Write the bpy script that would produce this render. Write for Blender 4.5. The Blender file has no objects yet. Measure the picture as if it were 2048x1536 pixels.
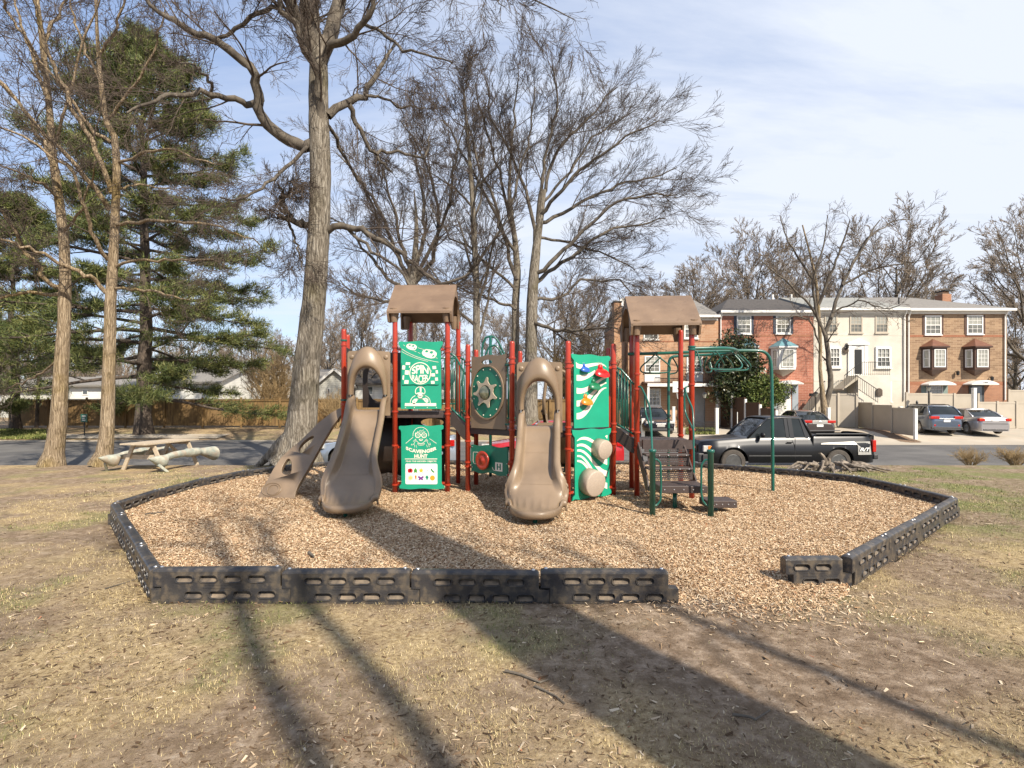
import bpy, bmesh, math, random
import numpy as np
from mathutils import Vector, Matrix, noise as mnoise
from mathutils.geometry import tessellate_polygon

PI = math.pi
F = 1050.0            # focal length in photo pixels (2048 wide)
CAMZ = 1.9
HY = 798.0            # horizon row
scene = bpy.context.scene

# ------------------------------------------------------------------ camera, sky, sun
cam_d = bpy.data.cameras.new("camera"); cam = bpy.data.objects.new("camera", cam_d)
scene.collection.objects.link(cam); scene.camera = cam
cam.location = (0, 0, CAMZ); cam.rotation_euler = (math.radians(90), 0, 0)
cam_d.sensor_width = 36.0; cam_d.lens = 36.0 * F / 2048.0
cam_d.shift_y = 30.0 / 2048.0; cam_d.clip_start = 0.05; cam_d.clip_end = 2000

SUN_AZ, SUN_EL = 145.0, 41.0       # clockwise from +Y
world = bpy.data.worlds.new("World"); scene.world = world; world.use_nodes = True
nt = world.node_tree; nt.nodes.clear()
wo = nt.nodes.new('ShaderNodeOutputWorld'); bg = nt.nodes.new('ShaderNodeBackground')
sky = nt.nodes.new('ShaderNodeTexSky'); sky.sky_type = 'NISHITA'; sky.sun_disc = False
sky.sun_elevation = math.radians(SUN_EL); sky.sun_rotation = math.radians(SUN_AZ)
sky.air_density = 1.0; sky.dust_density = 0.6; sky.ozone_density = 1.6
bg.inputs['Strength'].default_value = 0.105
tc = nt.nodes.new('ShaderNodeTexCoord')
sep = nt.nodes.new('ShaderNodeSeparateXYZ'); nt.links.new(tc.outputs['Generated'], sep.inputs[0])
def wmath(op, a, b=None, clamp=False):
    n = nt.nodes.new('ShaderNodeMath'); n.operation = op; n.use_clamp = clamp
    for i, v in enumerate((a, b)):
        if v is None: continue
        if isinstance(v, (int, float)): n.inputs[i].default_value = v
        else: nt.links.new(v, n.inputs[i])
    return n.outputs[0]
# cloud layer: direction projected on a high plane
zc = wmath('ADD', wmath('MAXIMUM', sep.outputs['Z'], 0.0), 0.12)
cx = wmath('DIVIDE', sep.outputs['X'], zc); cy = wmath('DIVIDE', sep.outputs['Y'], zc)
comb = nt.nodes.new('ShaderNodeCombineXYZ'); nt.links.new(cx, comb.inputs[0]); nt.links.new(cy, comb.inputs[1])
mp = nt.nodes.new('ShaderNodeMapping'); mp.inputs['Rotation'].default_value = (0, 0, math.radians(25))
mp.inputs['Scale'].default_value = (0.45, 1.6, 1); nt.links.new(comb.outputs[0], mp.inputs[0])
n1 = nt.nodes.new('ShaderNodeTexNoise'); n1.inputs['Scale'].default_value = 1.1; n1.inputs['Detail'].default_value = 9
n1.inputs['Roughness'].default_value = 0.62; n1.inputs['Distortion'].default_value = 0.5
nt.links.new(mp.outputs[0], n1.inputs['Vector'])
side = wmath('MULTIPLY', wmath('ADD', sep.outputs['X'], 0.30), 0.62)
low = wmath('MULTIPLY', wmath('SUBTRACT', 0.42, sep.outputs['Z']), 0.50)
fac = wmath('ADD', wmath('ADD', wmath('MULTIPLY', wmath('SUBTRACT', n1.outputs['Fac'], 0.5), 2.3), 0.40), wmath('ADD', side, low), True)
fac = wmath('MULTIPLY', fac, 0.96)
mx = nt.nodes.new('ShaderNodeMix'); mx.data_type = 'RGBA'
hz_ = nt.nodes.new('ShaderNodeMix'); hz_.data_type = 'RGBA'; hz_.inputs['Factor'].default_value = .42; nt.links.new(sky.outputs[0], hz_.inputs['A']); hz_.inputs['B'].default_value = (3.6, 4.6, 7.0, 1)
nt.links.new(fac, mx.inputs['Factor']); nt.links.new(hz_.outputs['Result'], mx.inputs['A'])
mx.inputs['B'].default_value = (5.3, 5.65, 6.35, 1)
nt.links.new(mx.outputs['Result'], bg.inputs['Color']); nt.links.new(bg.outputs[0], wo.inputs['Surface'])

sun_d = bpy.data.lights.new("sun", 'SUN'); sun = bpy.data.objects.new("sun", sun_d)
scene.collection.objects.link(sun)
sun_d.energy = 5.0; sun_d.angle = math.radians(0.55); sun_d.color = (1.0, 0.90, 0.75)
a_, e_ = math.radians(SUN_AZ), math.radians(SUN_EL)
sdir = Vector((math.sin(a_)*math.cos(e_), math.cos(a_)*math.cos(e_), math.sin(e_)))
sun.rotation_euler = sdir.to_track_quat('Z', 'Y').to_euler(); sun.location = (20, -30, 40)
scene.view_settings.view_transform = 'Standard'; scene.view_settings.look = 'None'
scene.view_settings.exposure = 0.68; scene.view_settings.gamma = 1.0
scene.render.engine = 'CYCLES'
scene.cycles.max_bounces = 6; scene.cycles.transparent_max_bounces = 12

# ------------------------------------------------------------------ helpers
def W(px, py, Y):
    "world point at photo pixel px,py and depth Y"
    return np.array([(px-1024.0)*Y/F, Y, CAMZ-(py-HY)*Y/F])
def ss(a, b, x):
    t = np.clip((np.asarray(x, float)-a)/(b-a), 0, 1); return t*t*(3-2*t)

def roadz(x): return -0.30 - 0.17*ss(0, 8, x)
def gz(x, y):
    "ground height"
    x = np.asarray(x, float); y = np.asarray(y, float)
    r = roadz(x)
    near = -0.05*ss(11, 15, y)
    k = ss(15.45, 16.15, y)
    z = near*(1-k) + r*k
    far = 0.16 - 0.20*ss(3, 9, x)
    k2 = ss(27.0, 33.0, y)
    z = z*(1-k2) + far*k2
    z = z + 0.02*np.sin(x*0.9+y*0.6)*ss(2, 0, np.abs(y-2)*0+1)*0
    return z

def tag(o, label=None, cat=None, group=None, kind=None):
    if label: o['label'] = label
    if cat: o['category'] = cat
    if group: o['group'] = group
    if kind: o['kind'] = kind
    return o
def thing(name, label, cat, loc=(0,0,0), rotz=0.0, group=None):
    o = bpy.data.objects.new(name, None); scene.collection.objects.link(o)
    o.location = loc; o.rotation_euler = (0, 0, rotz); o.empty_display_size = .2
    o['org'] = [float(v) for v in loc]
    return tag(o, label, cat, group)
def org_of(p):
    while p is not None:
        if 'org' in p: return np.array(p['org'][:])
        p = p.parent
    return np.zeros(3)

class MB:
    def __init__(s): s.V = []; s.Fc = []; s.n = 0; s.M = None
    def add(s, v, f):
        v = np.asarray(v, float).reshape(-1, 3)
        if s.M is not None: v = s.M(v)
        s.V.append(v); o = s.n
        s.Fc += [tuple(i+o for i in q) for q in f]; s.n += len(v); return s
    def box(s, x0, x1, y0, y1, z0, z1):
        v = [(x, y, z) for z in (z0, z1) for y in (y0, y1) for x in (x0, x1)]
        return s.add(v, [(0,2,3,1),(4,5,7,6),(0,1,5,4),(2,6,7,3),(0,4,6,2),(1,3,7,5)])
    def bar(s, a, b, w, h):
        "rectangular bar from a to b, w across horizontally, h other way"
        a = np.array(a, float); b = np.array(b, float); d = b-a; d /= np.linalg.norm(d)
        up = np.array([0, 0, 1.0]) if abs(d[2]) < .95 else np.array([0, 1.0, 0])
        sx = np.cross(d, up); sx /= np.linalg.norm(sx); sz = np.cross(sx, d)
        v = []
        for p in (a, b):
            for i, j in ((-1,-1),(1,-1),(1,1),(-1,1)): v.append(p+sx*w/2*i+sz*h/2*j)
        return s.add(v, [(3,2,1,0),(4,5,6,7),(0,1,5,4),(1,2,6,5),(2,3,7,6),(3,0,4,7)])
    def tube(s, pts, r, n=10, cap=True):
        pts = np.array(pts, float); k = len(pts)
        r = np.full(k, r) if np.isscalar(r) else np.array(r, float)
        T = np.gradient(pts, axis=0); T /= np.linalg.norm(T, axis=1)[:, None]+1e-12
        ref = np.array([0, 0, 1.0]) if abs(T[0][2]) < .8 else np.array([0, 1.0, 0])
        u = np.cross(T[0], ref); u /= np.linalg.norm(u)
        v = []
        for i in range(k):
            u = u - T[i]*np.dot(u, T[i]); u /= np.linalg.norm(u); w = np.cross(T[i], u)
            for j in range(n):
                a = 2*PI*j/n; v.append(pts[i]+r[i]*(math.cos(a)*u+math.sin(a)*w))
        f = [(i*n+j, i*n+(j+1) % n, (i+1)*n+(j+1) % n, (i+1)*n+j) for i in range(k-1) for j in range(n)]
        if cap: f += [tuple(range(n))[::-1], tuple((k-1)*n+j for j in range(n))]
        return s.add(v, f)
    def cyl(s, x, y, z0, z1, r, n=14, r1=None):
        return s.tube([(x, y, z0), (x, y, z1)], [r, r if r1 is None else r1], n)
    def lathe(s, c, axis, prof, n=24):
        "prof: list of (radius, along axis)"
        ax = np.array(axis, float); ax /= np.linalg.norm(ax)
        ref = np.array([0,0,1.0]) if abs(ax[2]) < .9 else np.array([1.0,0,0])
        u = np.cross(ax, ref); u /= np.linalg.norm(u); w = np.cross(ax, u); c = np.array(c, float)
        v = [c+ax*h+r*(math.cos(2*PI*j/n)*u+math.sin(2*PI*j/n)*w) for r, h in prof for j in range(n)]
        k = len(prof)
        f = [(i*n+j, i*n+(j+1) % n, (i+1)*n+(j+1) % n, (i+1)*n+j) for i in range(k-1) for j in range(n)]
        f += [tuple(range(n))[::-1], tuple((k-1)*n+j for j in range(n))]
        return s.add(v, f)
    def ball(s, c, r, nu=16, nv=10):
        r = np.array(r if np.ndim(r) else (r, r, r), float); c = np.array(c, float)
        v = []; f = []
        for i in range(nv+1):
            t = PI*i/nv
            for j in range(nu):
                a = 2*PI*j/nu; v.append(c+r*np.array([math.sin(t)*math.cos(a), math.sin(t)*math.sin(a), math.cos(t)]))
        for i in range(nv):
            for j in range(nu): f.append((i*nu+j, (i+1)*nu+j, (i+1)*nu+(j+1) % nu, i*nu+(j+1) % nu))
        return s.add(v, f)
    def grid(s, P, closed_u=False, closed_v=False):
        "P[i][j] points"
        P = np.array(P, float); a, b = P.shape[:2]
        f = [(i*b+j, ((i+1) % a)*b+j, ((i+1) % a)*b+(j+1) % b, i*b+(j+1) % b)
             for i in range(a-(0 if closed_u else 1)) for j in range(b-(0 if closed_v else 1))]
        return s.add(P.reshape(-1, 3), f)
    def poly(s, outer, fr, c0, c1, holes=()):
        "prism of a 2-D polygon with holes; fr maps (a,b,c)->world"
        loops = [list(outer)]+[list(h) for h in holes]
        tri = tessellate_polygon([[Vector((p[0], p[1], 0)) for p in l] for l in loops])
        flat = [p for l in loops for p in l]; n = len(flat)
        v = [fr(p[0], p[1], c0) for p in flat]+[fr(p[0], p[1], c1) for p in flat]
        f = []
        for t in tri: f.append(tuple(t)); f.append(tuple(i+n for i in t)[::-1])
        o = 0
        for l in loops:
            m = len(l)
            for i in range(m):
                j = (i+1) % m; f.append((o+i, o+j, o+j+n, o+i+n))
            o += m
        return s.add(v, f)
    def build(s, name, m, parent=None, smooth=False, bevel=0.0, solid=0.0, sub=0, fix=True):
        V = np.concatenate(s.V) if s.V else np.zeros((0, 3))
        V = V-org_of(parent)
        me = bpy.data.meshes.new(name); me.from_pydata(V.tolist(), [], s.Fc); me.update()
        if fix:
            b = bmesh.new(); b.from_mesh(me); bmesh.ops.recalc_face_normals(b, faces=b.faces); b.to_mesh(me); b.free()
        if smooth: me.polygons.foreach_set('use_smooth', [True]*len(me.polygons))
        me.materials.append(m)
        o = bpy.data.objects.new(name, me); scene.collection.objects.link(o); o.parent = parent
        if solid:
            q = o.modifiers.new('s', 'SOLIDIFY'); q.thickness = solid; q.offset = 0
        if bevel:
            q = o.modifiers.new('b', 'BEVEL'); q.width = bevel; q.segments = 2; q.limit_method = 'ANGLE'
            q.angle_limit = math.radians(35)
        if sub:
            q = o.modifiers.new('u', 'SUBSURF'); q.levels = sub; q.render_levels = sub
        if (smooth and (bevel or solid)): pass
        return o
def fastmesh(name, V, Fq, m, parent=None, smooth=False, attr=None):
    "numpy arrays; all faces same size"
    V = np.asarray(V, np.float32).reshape(-1, 3)-org_of(parent).astype(np.float32)
    Fq = np.asarray(Fq, np.int32); k = Fq.shape[1]; n = len(Fq)
    me = bpy.data.meshes.new(name); me.vertices.add(len(V)); me.vertices.foreach_set('co', V.ravel())
    me.loops.add(n*k); me.loops.foreach_set('vertex_index', Fq.ravel())
    me.polygons.add(n); me.polygons.foreach_set('loop_start', np.arange(0, n*k, k, dtype=np.int32))
    try: me.polygons.foreach_set('loop_total', np.full(n, k, np.int32))
    except Exception: pass
    if smooth: me.polygons.foreach_set('use_smooth', np.ones(n, bool))
    me.update(calc_edges=True)
    if attr:
        for an, av in attr.items():
            at = me.attributes.new(an, 'FLOAT', 'POINT'); at.data.foreach_set('value', np.asarray(av, np.float32))
    me.materials.append(m)
    o = bpy.data.objects.new(name, me); scene.collection.objects.link(o); o.parent = parent
    return o
def copy_tree(o, parent=None):
    c = o.copy(); scene.collection.objects.link(c); c.parent = parent
    for ch in list(o.children): copy_tree(ch, c)
    return c
def frame(o, u, v):
    o = np.array(o, float); u = np.array(u, float); v = np.array(v, float); n = np.cross(u, v)
    return lambda a, b, c=0.0: o+u*a+v*b+n*c

# ------------------------------------------------------------------ materials
def rgb(r, g, b): return (r, g, b, 1)
def mat(name, c1, c2=None, scale=8.0, rough=0.6, bump=0.0, bscale=None, metal=0.0, coat=0.0, detail=4.0,
        stretch=None, contrast=(0.35, 0.65), spec=0.5, alpha=1.0, trans=0.0, c3=None, scale3=1.0):
    m = bpy.data.materials.new(name); m.use_nodes = True; t = m.node_tree; N = t.nodes; L = t.links
    p = N['Principled BSDF']; p.inputs['Roughness'].default_value = rough; p.inputs['Metallic'].default_value = metal
    p.inputs['Coat Weight'].default_value = coat; p.inputs['Specular IOR Level'].default_value = spec
    p.inputs['Base Color'].default_value = rgb(*c1)
    if alpha < 1: p.inputs['Alpha'].default_value = alpha
    if trans: p.inputs['Transmission Weight'].default_value = trans
    g = N.new('ShaderNodeTexCoord'); mpn = N.new('ShaderNodeMapping'); L.new(g.outputs['Object'], mpn.inputs[0])
    if stretch: mpn.inputs['Scale'].default_value = stretch
    if c2 is not None:
        n = N.new('ShaderNodeTexNoise'); n.inputs['Scale'].default_value = scale; n.inputs['Detail'].default_value = detail
        L.new(mpn.outputs[0], n.inputs['Vector'])
        r = N.new('ShaderNodeValToRGB'); L.new(n.outputs['Fac'], r.inputs[0])
        r.color_ramp.elements[0].position = contrast[0]; r.color_ramp.elements[1].position = contrast[1]
        r.color_ramp.elements[0].color = rgb(*c1); r.color_ramp.elements[1].color = rgb(*c2)
        out = r.outputs[0]
        if c3 is not None:
            n3 = N.new('ShaderNodeTexNoise'); n3.inputs['Scale'].default_value = scale3; n3.inputs['Detail'].default_value = 5
            L.new(g.outputs['Object'], n3.inputs['Vector'])
            r3 = N.new('ShaderNodeValToRGB'); L.new(n3.outputs['Fac'], r3.inputs[0])
            r3.color_ramp.elements[0].position = .48; r3.color_ramp.elements[1].position = .64
            r3.color_ramp.elements[0].color = rgb(0,0,0); r3.color_ramp.elements[1].color = rgb(1,1,1)
            x = N.new('ShaderNodeMix'); x.data_type = 'RGBA'; L.new(r3.outputs[0], x.inputs['Factor'])
            L.new(out, x.inputs['A']); x.inputs['B'].default_value = rgb(*c3); out = x.outputs['Result']
        L.new(out, p.inputs['Base Color'])
    if bump:
        nb = N.new('ShaderNodeTexNoise'); nb.inputs['Scale'].default_value = bscale or scale*2; nb.inputs['Detail'].default_value = 5
        L.new(mpn.outputs[0], nb.inputs['Vector'])
        bp = N.new('ShaderNodeBump'); bp.inputs['Strength'].default_value = bump; bp.inputs['Distance'].default_value = .02
        L.new(nb.outputs['Fac'], bp.inputs['Height']); L.new(bp.outputs[0], p.inputs['Normal'])
    return m
def brickmat(name, a, b, mortar, dark=None, bw=.22, bh=.078):
    m = bpy.data.materials.new(name); m.use_nodes = True; t = m.node_tree; N = t.nodes; L = t.links
    p = N['Principled BSDF']; p.inputs['Roughness'].default_value = .9
    g = N.new('ShaderNodeTexCoord'); mp_ = N.new('ShaderNodeMapping'); L.new(g.outputs['Object'], mp_.inputs[0])
    mp_.inputs['Rotation'].default_value = (math.radians(90), 0, 0)   # x,z -> brick u,v
    br = N.new('ShaderNodeTexBrick'); L.new(mp_.outputs[0], br.inputs['Vector'])
    br.inputs['Color1'].default_value = rgb(*a); br.inputs['Color2'].default_value = rgb(*b); br.inputs['Mortar'].default_value = rgb(*mortar)
    br.inputs['Scale'].default_value = 1; br.inputs['Brick Width'].default_value = bw; br.inputs['Row Height'].default_value = bh
    br.inputs['Mortar Size'].default_value = .008; br.inputs['Bias'].default_value = -.1
    out = br.outputs['Color']
    if dark is not None:
        b2 = N.new('ShaderNodeTexBrick'); L.new(mp_.outputs[0], b2.inputs['Vector'])
        b2.inputs['Color1'].default_value = rgb(0,0,0); b2.inputs['Color2'].default_value = rgb(1,1,1); b2.inputs['Mortar'].default_value = rgb(0,0,0)
        b2.inputs['Scale'].default_value = 1; b2.inputs['Brick Width'].default_value = bw; b2.inputs['Row Height'].default_value = bh
        b2.inputs['Mortar Size'].default_value = .008; b2.inputs['Bias'].default_value = -.62
        rr = N.new('ShaderNodeValToRGB'); L.new(b2.outputs['Color'], rr.inputs[0])
        rr.color_ramp.elements[0].position = .62; rr.color_ramp.elements[1].position = .7
        x = N.new('ShaderNodeMix'); x.data_type = 'RGBA'; L.new(rr.outputs[0], x.inputs['Factor'])
        L.new(out, x.inputs['A']); x.inputs['B'].default_value = rgb(*dark); out = x.outputs['Result']
    n = N.new('ShaderNodeTexNoise'); n.inputs['Scale'].default_value = .7; n.inputs['Detail'].default_value = 6; L.new(g.outputs['Object'], n.inputs['Vector'])
    r = N.new('ShaderNodeValToRGB'); L.new(n.outputs['Fac'], r.inputs[0])
    r.color_ramp.elements[0].position = .3; r.color_ramp.elements[1].position = .7
    r.color_ramp.elements[0].color = rgb(.82,.82,.82); r.color_ramp.elements[1].color = rgb(1.1,1.1,1.1)
    y = N.new('ShaderNodeMix'); y.data_type = 'RGBA'; y.blend_type = 'MULTIPLY'; y.inputs['Factor'].default_value = 1
    L.new(out, y.inputs['A']); L.new(r.outputs[0], y.inputs['B']); L.new(y.outputs['Result'], p.inputs['Base Color'])
    bp = N.new('ShaderNodeBump'); bp.inputs['Strength'].default_value = .4; bp.inputs['Distance'].default_value = .01
    L.new(br.outputs['Fac'], bp.inputs['Height']); bp.invert = True; L.new(bp.outputs[0], p.inputs['Normal'])
    return m
def attrmat(name, stops, rough=.9, spec=.15, attr='rnd', trans=False):
    "colour from a per-vertex random attribute"
    m = bpy.data.materials.new(name); m.use_nodes = True; t = m.node_tree; N = t.nodes; L = t.links
    p = N['Principled BSDF']; p.inputs['Roughness'].default_value = rough; p.inputs['Specular IOR Level'].default_value = spec
    a = N.new('ShaderNodeAttribute'); a.attribute_name = attr
    r = N.new('ShaderNodeValToRGB'); L.new(a.outputs['Fac'], r.inputs[0])
    el = r.color_ramp.elements
    while len(el) < len(stops): el.new(.5)
    for e, (pos, c) in zip(el, stops): e.position = pos; e.color = rgb(*c)
    L.new(r.outputs[0], p.inputs['Base Color'])
    return m

M = {}
M['red'] = mat('powder coat red', (.36,.034,.013), (.31,.028,.011), 6, .28, coat=.3, bump=.04, bscale=60)
M['green'] = mat('powder coat green', (.008,.10,.075), (.006,.08,.06), 6, .3, coat=.3)
M['panelgreen'] = mat('panel green', (.009,.30,.18), (.008,.265,.158), 3, .42, bump=.05, bscale=90)
M['hdpe'] = mat('panel shaded green', (.010,.16,.10), (.009,.145,.09), 3, .4)  # panel green with shade put into the colour, for the side turned from the sun
M['cream'] = mat('engraved cream', (.76,.70,.60), (.70,.64,.54), 5, .5)
M['white'] = mat('white', (.80,.80,.78), (.72,.72,.70), 5, .5)
M['tan'] = mat('rotomould tan', (.235,.170,.112), (.185,.132,.085), 2.2, .38, bump=.06, bscale=120, coat=.1)
M['tanroof'] = mat('roof tan', (.200,.134,.086), (.150,.098,.063), 2.5, .5, bump=.15, bscale=30, stretch=(1,1,1))
M['stone'] = mat('beige pod', (.40,.33,.265), (.35,.285,.23), 40, .6, bump=.1, bscale=80)
def barkmat(name, dark, mid, light, moss, sx=13.0, sz=1.6, bs=1.0):
    m = bpy.data.materials.new(name); m.use_nodes = True; t = m.node_tree; N = t.nodes; L = t.links; p = N['Principled BSDF']; p.inputs['Roughness'].default_value = 1; p.inputs['Specular IOR Level'].default_value = .1
    g = N.new('ShaderNodeTexCoord'); mp_ = N.new('ShaderNodeMapping'); L.new(g.outputs['Object'], mp_.inputs[0]); mp_.inputs['Scale'].default_value = (sx, sx, sz)
    w = N.new('ShaderNodeTexNoise'); w.inputs['Scale'].default_value = 2.0; w.inputs['Detail'].default_value = 5; L.new(g.outputs['Object'], w.inputs['Vector'])
    ad = N.new('ShaderNodeVectorMath'); ad.operation = 'MULTIPLY_ADD'; L.new(w.outputs['Color'], ad.inputs[0]); ad.inputs[1].default_value = (2.2, 2.2, 2.2); L.new(mp_.outputs[0], ad.inputs[2])
    v = N.new('ShaderNodeTexVoronoi'); v.feature = 'DISTANCE_TO_EDGE'; v.inputs['Scale'].default_value = 1; L.new(ad.outputs[0], v.inputs['Vector'])
    n = N.new('ShaderNodeTexNoise'); n.inputs['Scale'].default_value = 1.3; n.inputs['Detail'].default_value = 9; n.inputs['Roughness'].default_value = .7; L.new(ad.outputs[0], n.inputs['Vector'])
    a = N.new('ShaderNodeMath'); a.operation = 'MULTIPLY_ADD'; L.new(v.outputs['Distance'], a.inputs[0]); a.inputs[1].default_value = .9; L.new(n.outputs['Fac'], a.inputs[2])
    r = N.new('ShaderNodeValToRGB'); L.new(a.outputs[0], r.inputs[0]); e = r.color_ramp.elements; e.new(.5)
    for q_, (x_, c_) in zip(e, [(.36, dark), (.56, mid), (.86, light)]): q_.position = x_; q_.color = rgb(*c_)
    k = N.new('ShaderNodeTexNoise'); k.inputs['Scale'].default_value = 1.1; k.inputs['Detail'].default_value = 8; L.new(g.outputs['Object'], k.inputs['Vector']); kr = N.new('ShaderNodeValToRGB'); L.new(k.outputs['Fac'], kr.inputs[0]); kr.color_ramp.elements[0].position = .50; kr.color_ramp.elements[1].position = .68
    x = N.new('ShaderNodeMix'); x.data_type = 'RGBA'; x.blend_type = 'MULTIPLY'; L.new(kr.outputs[0], x.inputs['Factor']); L.new(r.outputs[0], x.inputs['A']); x.inputs['B'].default_value = rgb(*moss); L.new(x.outputs['Result'], p.inputs['Base Color'])
    b = N.new('ShaderNodeBump'); b.inputs['Strength'].default_value = bs; b.inputs['Distance'].default_value = .05; L.new(a.outputs[0], b.inputs['Height']); L.new(b.outputs[0], p.inputs['Normal']); return m
M['deck'] = mat('deck brown', (.060,.042,.038), (.045,.031,.028), 12, .55, bump=.1, bscale=60)
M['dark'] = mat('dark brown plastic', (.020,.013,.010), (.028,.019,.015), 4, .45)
M['bolt'] = mat('steel bolt', (.7,.7,.7), None, rough=.3, metal=1.0)
M['blue'] = mat('hold blue', (.02,.10,.42), (.02,.09,.38), 9, .3, coat=.3)
M['holdred'] = mat('hold red', (.55,.012,.012), (.5,.01,.01), 9, .3, coat=.3)
M['holdgreen'] = mat('hold green', (.01,.16,.07), (.01,.14,.06), 9, .3, coat=.3)
M['orange'] = mat('hold orange', (.80,.20,.01), (.75,.18,.01), 9, .3, coat=.3)
M['timber'] = mat('recycled black plastic', (.026,.026,.030), (.052,.048,.045), 7, .38, bump=.15, bscale=70, c3=(.095,.078,.060), scale3=14)
M['dust'] = mat('dusty pocket', (.20,.155,.11), (.05,.042,.036), 9, .8, bump=.2, bscale=60)
M['bubble'] = mat('clear bubble', (.13,.13,.09), (.05,.06,.035), 20, .05, coat=1.0)
M['wood'] = mat('weathered wood', (.50,.42,.31), (.38,.31,.23), 4, .85, bump=.3, bscale=20, stretch=(1,12,12))
M['logbench'] = mat('faded painted bench', (.42,.42,.35), (.24,.27,.24), 7, .8, bump=.3, bscale=18, c3=(.33,.28,.22), scale3=4.5)
M['asphalt'] = mat('asphalt', (.105,.100,.096), (.080,.077,.075), 1.2, .95, bump=.3, bscale=80, detail=8, c3=(.125,.12,.113), scale3=.5)
M['concrete'] = mat('concrete', (.42,.37,.30), (.34,.30,.24), .6, .9, bump=.2, bscale=40, detail=8, c3=(.38,.32,.25), scale3=1.4)
M['bark'] = barkmat('oak bark', (.050,.043,.035), (.165,.143,.115), (.31,.28,.235), (.66,.66,.56), 15, 1.7)
M['barkpale'] = barkmat('pale bark', (.085,.062,.040), (.235,.180,.120), (.40,.32,.225), (.78,.74,.52), 17, 1.9)
M['limb'] = mat('limb bark', (.055,.045,.036), (.135,.115,.09), 6, .95, bump=.6, bscale=20, stretch=(1,1,.5))
M['twig'] = mat('twig bark', (.060,.044,.034), (.105,.080,.062), 3, .95)
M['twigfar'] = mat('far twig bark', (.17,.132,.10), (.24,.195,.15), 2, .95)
M['pinebark'] = mat('pine bark', (.045,.034,.027), (.11,.085,.066), 9, .95, bump=.8, bscale=10, stretch=(1.5,1.5,.4))
M['glass'] = mat('window glass', (.05,.06,.065), (.10,.11,.11), 1.3, .04, spec=1.0, coat=.6)
M['curtain'] = mat('net curtain behind glass', (.34,.33,.28), (.20,.20,.17), 2.5, .12, coat=.8, spec=.8, stretch=(6,1,.6))
M['trimw'] = mat('white trim', (.72,.71,.68), (.66,.65,.62), 3, .55)
M['black'] = mat('black metal', (.012,.012,.013), None, rough=.45)
M['vinyl'] = mat('beige vinyl', (.42,.37,.30), (.38,.335,.27), 1.4, .6)
M['postw'] = mat('white post', (.75,.73,.68), (.66,.64,.6), 5, .6)
M['fence'] = mat('stained fence', (.24,.150,.058), (.125,.076,.031), 3.0, .85, bump=.2, bscale=12, stretch=(3.5,3.5,.35), c3=(.20,.125,.055), scale3=.6)
M['fencebrown'] = mat('brown fence', (.10,.055,.032), (.075,.04,.024), 3, .85, bump=.2, stretch=(4,4,.3))
# ------------------------------------------------------------------ noise / masks
def vnoise(x, y, s, seed=0):
    r = np.random.RandomState(seed).rand(128, 128)
    x = np.asarray(x)*s+40.3; y = np.asarray(y)*s+51.7
    i = np.floor(x).astype(int); j = np.floor(y).astype(int); u = x-i; v = y-j
    u = u*u*(3-2*u); v = v*v*(3-2*v); i %= 128; j %= 128; i2 = (i+1) % 128; j2 = (j+1) % 128
    return (r[i, j]*(1-u)+r[i2, j]*u)*(1-v)+(r[i, j2]*(1-u)+r[i2, j2]*u)*v
def fbm(x, y, s, seed=0, o=4):
    t = 0; a = 1; n = 0
    for k in range(o): t = t+a*vnoise(x, y, s*2**k, seed+k); n += a; a *= .5
    return t/n
def inpoly(x, y, P):
    x = np.asarray(x); c = np.zeros(x.shape, bool); n = len(P)
    for i in range(n):
        (x1, y1), (x2, y2) = P[i], P[(i+1) % n]
        if y1 == y2: continue
        m = ((y1 > y) != (y2 > y)) & (x < (x2-x1)*(y-y1)/(y2-y1)+x1); c ^= m
    return c
def nearest_on(x, y, P):
    bx = np.array(x, float); by = np.array(y, float); bd = np.full(bx.shape, 1e9)
    for i in range(len(P)):
        a = np.array(P[i], float); b = np.array(P[(i+1) % len(P)], float); d = b-a; l = d@d
        if l == 0: continue
        t = np.clip(((x-a[0])*d[0]+(y-a[1])*d[1])/l, 0, 1); qx = a[0]+t*d[0]; qy = a[1]+t*d[1]
        dd = (x-qx)**2+(y-qy)**2; m = dd < bd; bx = np.where(m, qx, bx); by = np.where(m, qy, by); bd = np.where(m, dd, bd)
    return bx, by, np.sqrt(bd)

RIGHT = [(3.40,5.35),(7.16,8.50)]
RARC = [(7.16,8.5),(7.25,9.75),(7.20,10.98),(6.55,11.95),(5.65,12.85),(4.70,13.55),(3.55,14.02)]
BACK = [(3.55,14.02),(-4.60,14.05)]
LARC = [(-4.60,14.05),(-5.45,13.0),(-6.05,11.9),(-6.28,10.65),(-6.30,9.3),(-6.12,8.08)]
LEFT = [(-6.12,8.08),(-3.36,4.96)]
FRONT = [(-3.36,4.96),(1.48,4.96)]
BOX = [FRONT[0], FRONT[1]]+[RIGHT[0]]+RARC+[BACK[1]]+LARC[1:]
MUL = [FRONT[0], FRONT[1], (1.75,4.62), (2.3,4.45), (2.9,4.62), (3.35,5.2)]+[RIGHT[0]]+RARC+[BACK[1]]+LARC[1:]

def mz(x, y):
    base = .135+.035*(fbm(x, y, .5, 5)-.5)+.03*(fbm(x, y, 3.0, 7)-.5)
    gap = ss(.9, 1.6, x)*(1-ss(3.2, 3.9, x))
    lo = -0.03+(base+0.03)*ss(4.55, 6.4, y)
    z = base*(1-gap)+lo*gap
    return z-.05*ss(13.2, 14.2, y)*0

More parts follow.
